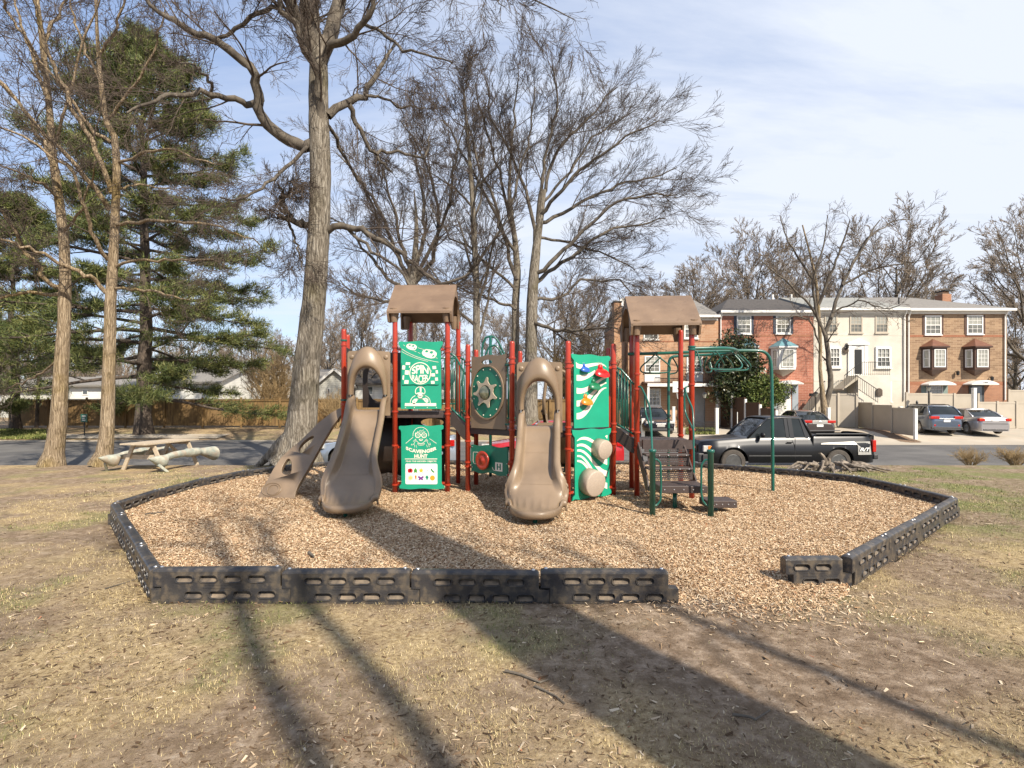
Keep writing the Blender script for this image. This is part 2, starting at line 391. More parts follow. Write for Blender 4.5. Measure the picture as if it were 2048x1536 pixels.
# ------------------------------------------------------------------ ground sheet
def ax(fine0, fine1, st, ext0, ext1, g=1.25):
    a = list(np.arange(fine0, fine1+1e-6, st)); s = st; x = fine1
    while x < ext1: s *= g; x += s; a.append(x)
    s = st; x = fine0
    while x > ext0: s *= g; x -= s; a.insert(0, x)
    return np.array(a)
gx = ax(-12, 12, .16, -500, 500); gy = ax(1.5, 17, .14, -60, 900, 1.12)
X, Y = np.meshgrid(gx, gy, indexing='ij')
Z = gz(X, Y)
nearm = (1-ss(14, 15.2, Y))*(1-ss(11, 14, np.abs(X)))
Z = Z+nearm*(.05*(fbm(X, Y, .6, 11)-.5)+.03*(fbm(X, Y, 3.5, 13)-.5))
ins = inpoly(X, Y, BOX); Z = np.where(ins, Z-.12, Z)
Z = Z-.03*ss(0, 1, ((Y > 16.3) & (Y < 34.5)).astype(float))
def pathmask(x, y):
    d = np.sqrt(((x-1.95)/1.75)**2+((y-3.85)/.95)**2); return 1-ss(.65, 1.25, d+.5*(fbm(x, y, 1.6, 21)-.5))
def dirtmask(x, y):
    d = np.sqrt(((x-1.95)/1.75)**2+((y-3.85)/.95)**2); m = 1-ss(.65, 1.25, d+.5*(fbm(x, y, 1.6, 21)-.5))
    d2 = np.sqrt(((x-1.6)/1.3)**2+((y-4.9)/.6)**2); m = np.maximum(m, 1-ss(.5, 1.2, d2+.6*(fbm(x, y, 2.1, 22)-.5)))
    d3 = np.sqrt(((x+1.75)/.7)**2+((y-2.75)/.35)**2); m = np.maximum(m, .8*(1-ss(.5, 1.3, d3+.6*(fbm(x, y, 2.1, 23)-.5))))
    m = np.maximum(m, ss(.50, .62, fbm(x, y, 1.0, 25))*.85)
    return m
def greenmask(x, y):
    r = ss(3.5, 7.5, x)*ss(6.0, 8.5, y)*1.25
    return np.clip(r*(.45+.9*fbm(x, y, .8, 31))+ss(.54, .66, fbm(x, y, 1.1, 33))*.60, 0, 1)
D = dirtmask(X, Y); G = greenmask(X, Y)
V = np.stack([X, Y, Z], -1).reshape(-1, 3); nx_, ny_ = len(gx), len(gy)
I = np.arange(nx_*ny_).reshape(nx_, ny_)
Q = np.stack([I[:-1, :-1], I[1:, :-1], I[1:, 1:], I[:-1, 1:]], -1).reshape(-1, 4)

def groundmat():
    m = bpy.data.materials.new('turf soil'); m.use_nodes = True; t = m.node_tree; N = t.nodes; L = t.links
    p = N['Principled BSDF']; p.inputs['Roughness'].default_value = 1; p.inputs['Specular IOR Level'].default_value = .1
    g = N.new('ShaderNodeTexCoord')
    def noise(s, d=6, rough=.6):
        n = N.new('ShaderNodeTexNoise'); n.inputs['Scale'].default_value = s; n.inputs['Detail'].default_value = d
        n.inputs['Roughness'].default_value = rough; L.new(g.outputs['Object'], n.inputs['Vector']); return n.outputs['Fac']
    def ramp(f, st):
        r = N.new('ShaderNodeValToRGB'); L.new(f, r.inputs[0]); e = r.color_ramp.elements
        while len(e) < len(st): e.new(.5)
        for q, (a, c) in zip(e, st): q.position = a; q.color = rgb(*c)
        return r.outputs[0]
    def mix(f, a, b):
        x = N.new('ShaderNodeMix'); x.data_type = 'RGBA'; L.new(f, x.inputs['Factor']); L.new(a, x.inputs['A']); L.new(b, x.inputs['B'])
        return x.outputs['Result']
    straw = ramp(noise(22, 8, .75), [(.28, (.14,.098,.050)), (.44, (.32,.235,.125)), (.58, (.50,.385,.225)), (.75, (.64,.52,.33))])
    soil = ramp(noise(7, 10, .75), [(.3, (.12,.082,.054)), (.48, (.22,.160,.110)), (.62, (.37,.285,.21)), (.78, (.58,.50,.41))])
    grn = ramp(noise(18, 8, .75), [(.3, (.075,.085,.030)), (.5, (.17,.18,.07)), (.7, (.30,.30,.14))])
    dk = ramp(noise(3.2, 9, .72), [(.50, (0,0,0)), (.66, (.60,.60,.60))]); lit = ramp(noise(35, 6, .8), [(.35, (.055,.036,.022)), (.6, (.19,.13,.08))]); straw = mix(dk, straw, lit)
    ad = N.new('ShaderNodeAttribute'); ad.attribute_name = 'dirt'; ag = N.new('ShaderNodeAttribute'); ag.attribute_name = 'green'
    patch = ramp(noise(1.1, 6, .65), [(.42, (0,0,0)), (.60, (1,1,1))])
    c = mix(ag.outputs['Fac'], straw, grn)
    mm = N.new('ShaderNodeMath'); mm.operation = 'MULTIPLY'; L.new(patch, mm.inputs[0]); mm.inputs[1].default_value = .75
    c = mix(mm.outputs[0], c, soil); c = mix(ad.outputs['Fac'], c, soil); L.new(c, p.inputs['Base Color'])
    b = N.new('ShaderNodeBump'); b.inputs['Strength'].default_value = .9; b.inputs['Distance'].default_value = .03
    L.new(noise(30, 8, .8), b.inputs['Height']); L.new(b.outputs[0], p.inputs['Normal'])
    return m
ground = fastmesh('ground', V, Q, groundmat(), smooth=True, attr={'dirt': D.ravel(), 'green': G.ravel()})
tag(ground, 'straw coloured winter lawn with bare soil patches and green tufts', kind='structure')

def sheet(name, xs, ys, m, dz, label=None, kind='structure', zf=gz, inside=None):
    X, Y = np.meshgrid(xs, ys, indexing='ij'); Z = zf(X, Y)+dz
    I = np.arange(X.size).reshape(X.shape)
    Q = np.stack([I[:-1, :-1], I[1:, :-1], I[1:, 1:], I[:-1, 1:]], -1).reshape(-1, 4)
    if inside is not None:
        cx_ = (X[:-1, :-1]+X[1:, 1:])/2; cy_ = (Y[:-1, :-1]+Y[1:, 1:])/2; Q = Q[inside(cx_, cy_).ravel()]
    o = fastmesh(name, np.stack([X, Y, Z], -1).reshape(-1, 3), Q, m, smooth=True)
    if label: o['label'] = label
    o['kind'] = kind; return o
RX = ax(-30, 40, 1.0, -420, 420, 1.3)
sheet('road', RX, np.array([16.1, 16.4, 18, 20, 22, 24, 26, 27.0]), M['asphalt'], 0.004, 'grey asphalt street behind the playground')
sheet('gutter', RX, np.array([27.0, 27.35, 27.7]), M['concrete'], 0.010, 'pale concrete gutter along the far edge of the street')
sheet('driveway', np.arange(6.3, 44, .7), np.arange(27.7, 35.2, .5), M['concrete'], 0.006, 'pale concrete parking pads in front of the townhouses')
M['litter'] = mat('leaf litter bed', (.09,.055,.035), (.24,.16,.10), 14, 1.0, bump=1.0, bscale=30)
def strip(pts, w):
    pts = np.array(pts, float)
    def f(x, y):
        _, _, d = nearest_on(x, y, [tuple(p) for p in pts]+[tuple(p) for p in pts[::-1][1:-1]]) if len(pts) > 2 else nearest_on(x, y, [tuple(pts[0]), tuple(pts[1])])
        return d < w+.25*(fbm(x, y, 1.5, 3)-.5)
    return f
sheet('leaf_bed', np.arange(18, 26, .12), np.arange(27.9, 35, .12), M['litter'], 0.012, 'strip of brown leaf litter beside the beige vinyl fence', inside=strip([(21.6,28.5),(23.3,34.8)], .55))
sheet('garden_bed', np.arange(12.6, 16.4, .12), np.arange(29.4, 35, .12), M['litter'], 0.013, 'dark bed of leaf litter along the brown fence', inside=strip([(15.2,30.4),(14.3,34.8)], .7))
sheet('sidewalk', np.arange(-40, -15, 1.), np.array([28.4, 29.0, 29.8]), M['concrete'], 0.012, 'pale concrete walk between street and fence')

# ------------------------------------------------------------------ mulch
def mulchmat():
    m = bpy.data.materials.new('wood mulch'); m.use_nodes = True; t = m.node_tree; N = t.nodes; L = t.links
    p = N['Principled BSDF']; p.inputs['Roughness'].default_value = 1; p.inputs['Specular IOR Level'].default_value = .1
    g = N.new('ShaderNodeTexCoord')
    v = N.new('ShaderNodeTexVoronoi'); v.inputs['Scale'].default_value = 42; L.new(g.outputs['Object'], v.inputs['Vector'])
    r = N.new('ShaderNodeValToRGB'); L.new(v.outputs['Color'], r.inputs[0]); e = r.color_ramp.elements
    while len(e) < 4: e.new(.5)
    for q, (a, c) in zip(e, [(.1,(.16,.085,.042)),(.35,(.38,.235,.13)),(.6,(.56,.39,.24)),(.9,(.70,.55,.38))]): q.position = a; q.color = rgb(*c)
    n = N.new('ShaderNodeTexNoise'); n.inputs['Scale'].default_value = .9; n.inputs['Detail'].default_value = 6; L.new(g.outputs['Object'], n.inputs['Vector'])
    r2 = N.new('ShaderNodeValToRGB'); L.new(n.outputs['Fac'], r2.inputs[0]); r2.color_ramp.elements[0].position = .35; r2.color_ramp.elements[1].position = .65
    r2.color_ramp.elements[0].color = rgb(.70,.64,.58); r2.color_ramp.elements[1].color = rgb(1.05,1.05,1.05)
    x = N.new('ShaderNodeMix'); x.data_type = 'RGBA'; x.blend_type = 'MULTIPLY'; x.inputs['Factor'].default_value = 1
    L.new(r.outputs[0], x.inputs['A']); L.new(r2.outputs[0], x.inputs['B']); L.new(x.outputs['Result'], p.inputs['Base Color'])
    b = N.new('ShaderNodeBump'); b.inputs['Strength'].default_value = 1; b.inputs['Distance'].default_value = .03
    L.new(v.outputs['Distance'], b.inputs['Height']); L.new(b.outputs[0], p.inputs['Normal'])
    return m
xs = np.arange(-6.6, 7.6, .08); ys = np.arange(4.3, 14.3, .08)
X, Y = np.meshgrid(xs, ys, indexing='ij'); I = np.arange(X.size).reshape(X.shape)
inn = inpoly(X, Y, MUL)
ci = inn[:-1, :-1] | inn[1:, :-1] | inn[1:, 1:] | inn[:-1, 1:]
bx, by, _ = nearest_on(X, Y, MUL); X2 = np.where(inn, X, bx); Y2 = np.where(inn, Y, by)
Q = np.stack([I[:-1, :-1], I[1:, :-1], I[1:, 1:], I[:-1, 1:]], -1)[ci]
Zm = mz(X2, Y2)+.022*(vnoise(X2, Y2, 9, 44)-.5)
mulch = fastmesh('mulch_bed', np.stack([X2, Y2, Zm], -1).reshape(-1, 3), Q, mulchmat(), smooth=True)
tag(mulch, 'bed of pale wood mulch filling the playground', kind='structure')

rs = np.random.RandomState(4)
def scatter(n, x0, x1, y0, y1, pw):
    "density ~ 1/y^pw"
    u = rs.rand(n)
    if pw == 1: y = y0*(y1/y0)**u
    else: y = (y0**(1-pw)+u*(y1**(1-pw)-y0**(1-pw)))**(1/(1-pw))
    x = x0+rs.rand(n)*(x1-x0); return x, y
def cards(x, y, z, ln, wd, tilt, lift=.5):
    n = len(x); a = rs.rand(n)*2*PI; e = (rs.rand(n)-.35)*tilt
    d = np.stack([np.cos(a)*np.cos(e), np.sin(a)*np.cos(e), np.sin(e)], -1)
    s = np.stack([-np.sin(a), np.cos(a), (rs.rand(n)-.5)*1.2], -1)
    c = np.stack([x, y, z], -1); l = (ln*(.5+rs.rand(n)))[:, None]/2; w = (wd*(.5+rs.rand(n)))[:, None]/2
    c = c+np.array([0, 0, 1.])*np.abs(d[:, 2:3])*l*lift+np.array([0, 0, .004])
    V = np.stack([c-d*l-s*w*.6, c+d*l-s*w*.5, c+d*l*1.08+s*w*.55, c-d*l+s*w], 1)
    Q = np.arange(n*4).reshape(n, 4); r = np.repeat(rs.rand(n), 4)
    return V.reshape(-1, 3), Q, r
x, y = scatter(520000, -6.6, 7.5, 4.45, 14.1, 1.2)
k = inpoly(x, y, MUL); x = x[k]; y = y[k]
_, _, dd = nearest_on(x, y, MUL); k = dd > .05; x = x[k]; y = y[k]
V, Q, r = cards(x, y, mz(x, y)+.006, .030*(.8+y*.035), .0078*(.8+y*.06), .8)
M['chips'] = attrmat('wood chips', [(0,(.13,.068,.033)),(.14,(.28,.165,.085)),(.4,(.47,.325,.195)),(.75,(.62,.47,.305)),(.95,(.76,.64,.47)),(1,(.36,.13,.05))])
o = fastmesh('wood_chips', V, Q, M['chips'], attr={'rnd': r}); tag(o, 'loose shredded wood chips over the play area', kind='stuff')
# chips spilling out of the gap and over the timbers
x, y = scatter(16000, .6, 4.2, 4.0, 5.6, 1.0); w_ = np.exp(-(((x-2.3)/.75)**2+((y-4.95)/.38)**2)); k = (rs.rand(len(x)) < w_*1.3) & ~inpoly(x, y, BOX); x = x[k]; y = y[k]
SPX, SPY = x, y
# litter on the lawn: chips, straw and leaves
x, y = scatter(120000, -9, 9.5, 2.1, 13, 1.9)
k = ~inpoly(x, y, BOX); x = x[k]; y = y[k]
w = ss(.35, .65, fbm(x, y, .9, 61)); k = rs.rand(len(x)) < (.22+.70*w)*(1-.72*pathmask(x, y)); x = x[k]; y = y[k]
def gnear(x, y):
    n_ = (1-ss(14, 15.2, y))*(1-ss(11, 14, np.abs(x)))
    return gz(x, y)+n_*(.05*(fbm(x, y, .6, 11)-.5)+.03*(fbm(x, y, 3.5, 13)-.5))
sz = rs.rand(len(x))**4*2.2+.5
V, Q, r = cards(x, y, gnear(x, y), .019*(.8+y*.05)*sz, .0058*(.8+y*.07)*sz, .5)
M['bits'] = attrmat('lawn litter', [(0,(.055,.034,.02)),(.5,(.14,.09,.052)),(.74,(.27,.19,.12)),(.92,(.45,.35,.24)),(.985,(.54,.45,.33)),(1,(.34,.10,.04))])
o = fastmesh('lawn_litter', V, Q, M['bits'], attr={'rnd': r}); tag(o, 'straw bits, chips and small dead leaves lying on the lawn', kind='stuff')
V, Q, r = cards(SPX, SPY, gnear(SPX, SPY)+.006, .036, .009, .9); o = fastmesh('spilled_chips', V, Q, M['chips'], attr={'rnd': r}); tag(o, 'wood chips spilled over bare soil at the gap in the timbers', kind='stuff')
# grass
def grass(name, n, x0, x1, y0, y1, pw, h, wd, mask, mt, label):
    x, y = scatter(n, x0, x1, y0, y1, pw); k = ~inpoly(x, y, BOX) & (rs.rand(n) < mask(x, y)); x = x[k]; y = y[k]; m = len(x)
    a = rs.rand(m)*2*PI; le = (rs.rand(m)**.7)*1.25; hh = h*(.4+rs.rand(m))*(.75+.04*y); w = wd*(.6+.8*rs.rand(m))*(.7+.11*y)
    d = np.stack([np.cos(a)*np.sin(le), np.sin(a)*np.sin(le), np.cos(le)], -1)
    b = a+PI/2+rs.randn(m)*.4; s = np.stack([np.cos(b), np.sin(b), 0*b], -1)*w[:, None]/2
    c = np.stack([x, y, gnear(x, y)-.004], -1); tip = c+d*hh[:, None]
    V = np.stack([c-s, c+s, tip], 1).reshape(-1, 3)
    o = fastmesh(name, V, np.arange(m*3).reshape(m, 3), mt, attr={'rnd': np.repeat(rs.rand(m), 3)})
    tag(o, label, kind='stuff')
M['dryg'] = attrmat('dry grass', [(0,(.16,.12,.055)),(.35,(.38,.30,.145)),(.75,(.60,.485,.26)),(1,(.74,.63,.39))])
M['greeng'] = attrmat('green grass', [(0,(.045,.062,.018)),(.5,(.135,.16,.045)),(.85,(.26,.27,.095)),(1,(.42,.38,.18))])
def nb(x, y): return 1-dirtmask(x, y)*.93
grass('dry_grass', 620000, -9.5, 10, 2.0, 15.4, 1.7, .030, .0036, lambda x, y: nb(x, y)*ss(.30, .58, fbm(x, y, 1.7, 71))*(.35+.65*ss(.3, .6, fbm(x, y, .5, 72))), M['dryg'], 'dry straw coloured winter grass blades')
grass('green_grass', 240000, -9.5, 11.5, 2.0, 15.4, 1.3, .038, .0045, lambda x, y: nb(x, y)*np.clip(greenmask(x, y)*1.1, 0, 1), M['greeng'], 'patchy green grass tufts in the lawn')

# ------------------------------------------------------------------ border timbers
def stadium(cx_, cz_, w, h, n=5):
    r = h/2; p = []
    for i in range(n+1): a = -PI/2+PI*i/n; p.append((cx_+w/2-r+r*math.cos(a), cz_+r*math.sin(a)))
    for i in range(n+1): a = PI/2+PI*i/n; p.append((cx_-w/2+r+r*math.cos(a), cz_+r*math.sin(a)))
    return p
def timber_mesh(L_, nt_, nb_, name='border_timber'):
    m = MB(); T = .055; z1 = .272; m.dust = MB()
    out = [(0,.135),(.0,z1),(L_-.02,z1),(L_-.02,.135),(L_+.075,.135),(L_+.075,-.06),(.08,-.06),(.08,.135)]
    st = .145 if L_ > 1 else .155
    H = [stadium(.29+i*.225-(.12 if L_ < 1 else 0), .205, .165, .062) for i in range(nt_)]+[stadium(.38+i*.225-(.12 if L_ < 1 else 0), .058, .165, .062) for i in range(nb_)]
    f1 = lambda a, b, c: np.array([a, -T+c, b])
    loops = [out]+H; flat = [p for l in loops for p in l]
    tri = tessellate_polygon([[Vector((p[0], p[1], 0)) for p in l] for l in loops])
    for sgn in (-1, 1):
        m.add([(p[0], sgn*T, p[1]) for p in flat], [tuple(t) for t in tri])
        for h in H:
            c = (sum(p[0] for p in h)/len(h), sum(p[1] for p in h)/len(h)); n = len(h)
            v = [(p[0], sgn*T, p[1]) for p in h]+[(c[0]+(p[0]-c[0])*.86, sgn*(T-.032), c[1]+(p[1]-c[1])*.66) for p in h]
            v = [(p[0], sgn*T, p[1]) for p in h]+[(c[0]+(p[0]-c[0])*.90, sgn*(T-.035), c[1]+.012+(p[1]-c[1])*.50) for p in h]
            m.add(v, [(i, (i+1) % n, (i+1) % n+n, i+n) for i in range(n)]+[tuple(range(n, 2*n))])
            lo_ = [i for i in range(n) if h[i][1] < c[1]-.010]; lo_ = lo_ if sgn > 0 else lo_
            vv = [(v[i][0]*.98+c[0]*.02, sgn*(T-.002), v[i][2]+.003) for i in lo_]+[(v[i+n][0], sgn*(T-.030), v[i+n][2]+.006) for i in lo_]
            order = sorted(range(len(lo_)), key=lambda q: vv[q][0]); k_ = len(order)
            m.dust.add([vv[q] for q in order]+[vv[q+len(lo_)] for q in order], [(i, i+1, i+1+k_, i+k_) for i in range(k_-1)])
            # raised lip
            m.add([(c[0]+(p[0]-c[0])*s, sgn*(T+d), c[1]+(p[1]-c[1])*s2) for (s, s2, d) in ((1.10,1.26,0),(1.07,1.20,.009),(1.0,1.02,.008),(.99,.98,-.002)) for p in h],
                  [(r*n+i, r*n+(i+1) % n, (r+1)*n+(i+1) % n, (r+1)*n+i) for r in range(3) for i in range(n)])
    n = len(out); m.add([(p[0], -T, p[1]) for p in out]+[(p[0], T, p[1]) for p in out], [(i, (i+1) % n, (i+1) % n+n, i+n) for i in range(n) if i != 1])
    P = []
    for x_, k in ((0.0, .55), (.022, 1), (L_-.042, 1), (L_-.02, .55)):
        P.append([(x_, -T*(1.0 if k < 1 else 1)*math.cos(PI*i/8)*1.0, z1+.032*k*math.sin(PI*i/8)**.7) for i in range(9)])
    m.grid(P)
    m.add([p for p in P[0]], [tuple(range(9))]); m.add([p for p in P[-1]], [tuple(range(9))])
    # name plate ridge between the pocket rows
    x0 = L_/2-.13
    for sgn in (-1, 1):
        m.box(x0, x0+.26, sgn*T-.003, sgn*T+.003, .118, .122); m.box(x0, x0+.26, sgn*T-.003, sgn*T+.003, .146, .150)
    return m
tm_full = timber_mesh(1.2, 4, 4); tm_half = timber_mesh(.62, 2, 2)
proto = {}
def place_timber(a, b, label, half=False):
    a = np.array(a, float); b = np.array(b, float); d = b-a; L_ = np.linalg.norm(d); ang = math.atan2(d[1], d[0])
    z = float(gz((a[0]+b[0])/2, (a[1]+b[1])/2))
    if half not in proto:
        t = thing('border_timber', label, 'edging', (0,0,0), 0, 'black plastic border timbers around the mulch')
        q_ = tm_half if half else tm_full; n0 = len(q_.Fc); q_.add(np.concatenate(q_.dust.V), q_.dust.Fc); bo = q_.build('body', M['timber'], t); bo.data.materials.append(M['dust'])
        for pi_ in range(n0, len(bo.data.polygons)): bo.data.polygons[pi_].material_index = 1
        for xx in ((.06,) if half else (.05, 1.13)):
            MB().lathe((xx, 0, .300), (0,0,1), [(.017,0),(.017,.008),(.012,.014),(.001,.016)], 10).build('bolt', M['bolt'], t)
        proto[half] = t
    else:
        t = copy_tree(proto[half]); t['label'] = label
    rj = random.Random(int(a[0]*100)+int(a[1]*37)); t.location = (a[0], a[1], z+rj.uniform(-.010, .008)); t.rotation_euler = (math.radians(rj.uniform(-1.6, 1.6)), math.radians(rj.uniform(-.45, .45)), ang+math.radians(rj.uniform(-.5, .5))); s = L_/(.62 if half else 1.2); t.scale = (s, 1, 1)
    return t
ORD = ['first','second','third','fourth','fifth','sixth','seventh','eighth']
def run(pts, n, fmt, tot=None):
    pts = [np.array(p, float) for p in pts]; k = 0
    for i in range(len(pts)-1):
        m = n if len(pts) == 2 else 1
        for j in range(m):
            place_timber(pts[i]+(pts[i+1]-pts[i])*j/m, pts[i]+(pts[i+1]-pts[i])*(j+1)/m, fmt % ORD[k]); k += 1
run(FRONT, 4, '%s black timber of the front row, counted from its corner to the mulch gap')
place_timber((2.76,5.34), (3.36,5.36), 'short half-length black timber standing alone across the mulch gap', True)
run(RIGHT, 4, '%s black timber of the pickup side run, counted from the short timber outward')
run(RARC, 6, '%s black timber of the bend past the outer corner toward the pickup')
run(BACK, 7, '%s black timber of the back row, counted from the pickup end')
run(LARC, 5, '%s black timber of the bend near the oak, counted from the oak')
run(LEFT, 4, '%s black timber of the side opposite the pickup, counted toward the front')
# ------------------------------------------------------------------ trees
def resample(pts, k):
    pts = np.array(pts, float); d = np.r_[0, np.cumsum(np.linalg.norm(np.diff(pts, axis=0), axis=1))]
    t = np.linspace(0, d[-1], k)
    return np.stack([np.interp(t, d, pts[:, i]) for i in range(pts.shape[1])], -1)
def tubes(P, R, S, rough=0.0, rr=None):
    "P (N,K,3) R (N,K) -> verts, quads"
    N_, K_ = P.shape[:2]
    T = np.gradient(P, axis=1); T /= np.linalg.norm(T, axis=2, keepdims=True)+1e-9
    ref = np.where(np.abs(T.mean(1)[:, 2:3]) < .8, np.array([[0, 0, 1.]]), np.array([[0.05, 1., 0]]))[:, None, :]
    u = np.cross(T, ref); u /= np.linalg.norm(u, axis=2, keepdims=True)+1e-9; w = np.cross(T, u)
    a = np.arange(S)*2*PI/S
    RR = R[:, :, None, None]
    if rough: RR = RR*(1+rough*(rr.rand(N_, K_, S, 1)-.5))
    V = P[:, :, None, :]+RR*(np.cos(a)[None, None, :, None]*u[:, :, None, :]+np.sin(a)[None, None, :, None]*w[:, :, None, :])
    I = np.arange(N_*K_*S).reshape(N_, K_, S); J = np.roll(I, -1, axis=2)
    Q = np.stack([I[:, :-1], J[:, :-1], J[:, 1:], I[:, 1:]], -1).reshape(-1, 4)
    return V.reshape(-1, 3), Q
def children(P, R, m, rr, lf=(.35, .6), ang=(25, 55), t0=.2, K_=6, wob=.18, up=.05, r_f=.55, r_min=.004, lmin=.15, tip=.35, maxlen=None, grav=0.0):
    N_, k = P.shape[:2]; n = N_*m
    idx = np.repeat(np.arange(N_), m); t = (t0+(1-t0)*((np.tile(np.arange(m), N_)+rr.rand(n))/m))*(k-1)
    i = np.minimum(t.astype(int), k-2); f = (t-i)[:, None]
    a = P[idx, i]; b = P[idx, i+1]; pos = a*(1-f)+b*f; tan = b-a; tan /= np.linalg.norm(tan, axis=1, keepdims=True)+1e-9
    rad = R[idx, i]*(1-f[:, 0])+R[idx, i+1]*f[:, 0]
    L_ = np.linalg.norm(np.diff(P, axis=1), axis=2).sum(1)[idx]
    rnd = rr.randn(n, 3); per = rnd-tan*(rnd*tan).sum(1, keepdims=True); per /= np.linalg.norm(per, axis=1, keepdims=True)+1e-9
    A = np.radians(ang[0]+rr.rand(n)*(ang[1]-ang[0]))[:, None]
    d = tan*np.cos(A)+per*np.sin(A); d[:, 2] += up; d /= np.linalg.norm(d, axis=1, keepdims=True)
    ln = L_*(lf[0]+rr.rand(n)*(lf[1]-lf[0]))*(1.15-.55*t/(k-1)); ln = np.maximum(ln, lmin)
    if maxlen: ln = np.minimum(ln, maxlen*(.6+.4*rr.rand(n)))
    Pn = np.zeros((n, K_, 3)); Pn[:, 0] = pos; st = (ln/(K_-1))[:, None]
    for j in range(1, K_):
        d = d+rr.randn(n, 3)*wob; d[:, 2] += up*.6-grav*j/K_; d /= np.linalg.norm(d, axis=1, keepdims=True)
        Pn[:, j] = Pn[:, j-1]+d*st
    r0 = np.maximum(np.minimum(rad*.85, rad*r_f+.0*ln), r_min)
    Rn = r0[:, None]*np.linspace(1, tip, K_)[None]; Rn = np.maximum(Rn, r_min)
    return Pn, Rn
def join(lst):
    V = []; Q = []; o = 0
    for v, q in lst: V.append(v); Q.append(q+o); o += len(v)
    return np.concatenate(V), np.concatenate(Q)
def limb(pts, r0, r1, K_=14, rr=None, jit=.03):
    P = resample(pts, K_)
    if rr is not None: P[1:-1] += rr.randn(K_-2, 3)*jit
    return P, np.linspace(1, 0, K_)**.8*(r0-r1)+r1
def pxlimb(px, Y0, Y1, r0, r1, K_=14, rr=None, jit=.03):
    n = len(px); pts = []
    for i, q in enumerate(px):
        t = i/(n-1); y = Y0+(Y1-Y0)*t; pts.append(W(q[0], q[1], y))
    return limb(pts, r0, r1, K_, rr, jit)
def bare_tree(name, label, trunk, limbs, seed, K_=14, levels=3, m=(7, 6, 5), rf=(.40,.5,.55,.6), trunkmat='bark', limbmat='limb', twigmat='twig', rmin=.006,
              base=None, group=None, lf=(.35,.62), up=.05, maxlen=(3.2, 1.5, .7), wob=.16, S0=14, cat='tree', minr=None, ang=(25, 60), side=1.0, trough=.10):
    "trunk: (P,R); limbs: list of (P,R)"
    rr = np.random.RandomState(seed)
    P0, R0 = trunk; base = P0[0] if base is None else base
    t = thing(name, label, cat, tuple(base), 0, group)
    V, Q = tubes(P0[None], R0[None], 28 if S0 >= 14 else S0, trough*.6, rr)
    fastmesh('trunk', V, Q, M[trunkmat], t, smooth=True)
    if limbs:
        lst = [tubes(P[None], R[None], 9, .08, rr) for P, R in limbs]; V, Q = join(lst)
        fastmesh('limb', V, Q, M[limbmat], t, smooth=True)
    groups = {}
    for P, R in limbs: groups.setdefault(P.shape[0], []).append((P, R))
    cur = []
    for k, g in groups.items(): cur.append((np.stack([p for p, _ in g]), np.stack([r for _, r in g])))
    out = []
    for (P, R) in cur:
        for lv in range(levels):
            P, R = children(P, R, m[lv], rr, lf=lf, up=up, maxlen=maxlen[lv], r_min=rmin*(.8 if lv == levels-1 else 1), wob=wob, r_f=rf[lv], K_=7 if lv == 0 else 5 if lv == 1 else 4, ang=ang, t0=.18 if lv == 0 else .1)
            out.append(tubes(P, R, 5 if lv == 0 else 3))
    V, Q = join(out); fastmesh('crown', V, Q, M[twigmat], t, smooth=True)
    return t

def autolimbs(P0, R0, n, rr, t0=.3, L_=6, ang=(25, 60), up=.12, K_=12, rf=.5, wob=.12, shape=lambda s: 1-.5*s):
    Ls = []; k = len(P0)
    for i in range(n):
        t = t0+(1-t0)*(i+.5*rr.rand())/n; x = t*(k-1); j = min(int(x), k-2); f = x-j
        pos = P0[j]*(1-f)+P0[j+1]*f; rad = R0[j]*(1-f)+R0[j+1]*f
        az = i*2.4+rr.rand()*.8; A = math.radians(ang[0]+rr.rand()*(ang[1]-ang[0]))
        d = np.array([math.sin(A)*math.cos(az), math.sin(A)*math.sin(az), math.cos(A)])
        ln = L_*shape((t-t0)/(1-t0))*(.8+.4*rr.rand()); pts = [pos]; st = ln/(K_-1)
        for q in range(K_-1):
            d = d+rr.randn(3)*wob; d[2] += up*.5; d /= np.linalg.norm(d); pts.append(pts[-1]+d*st)
        Ls.append((np.array(pts), np.maximum(rad*rf*np.linspace(1, .22, K_), .012)))
    return Ls
def gtrunk(x, y, h, r, rr, lean=(0, 0), K_=16, z=None, tipr=.15, flare=1.5):
    z0 = float(gz(x, y)) if z is None else z; s = np.linspace(0, 1, K_)
    P = np.stack([x+lean[0]*s+np.cumsum(rr.randn(K_))*.04, y+lean[1]*s+np.cumsum(rr.randn(K_))*.04, z0-.1+h*s], -1); P[0, :2] = (x, y)
    R = r*(1-(1-tipr)*s); R[0] *= flare; R[1] *= 1+(flare-1)*.25
    return P, R

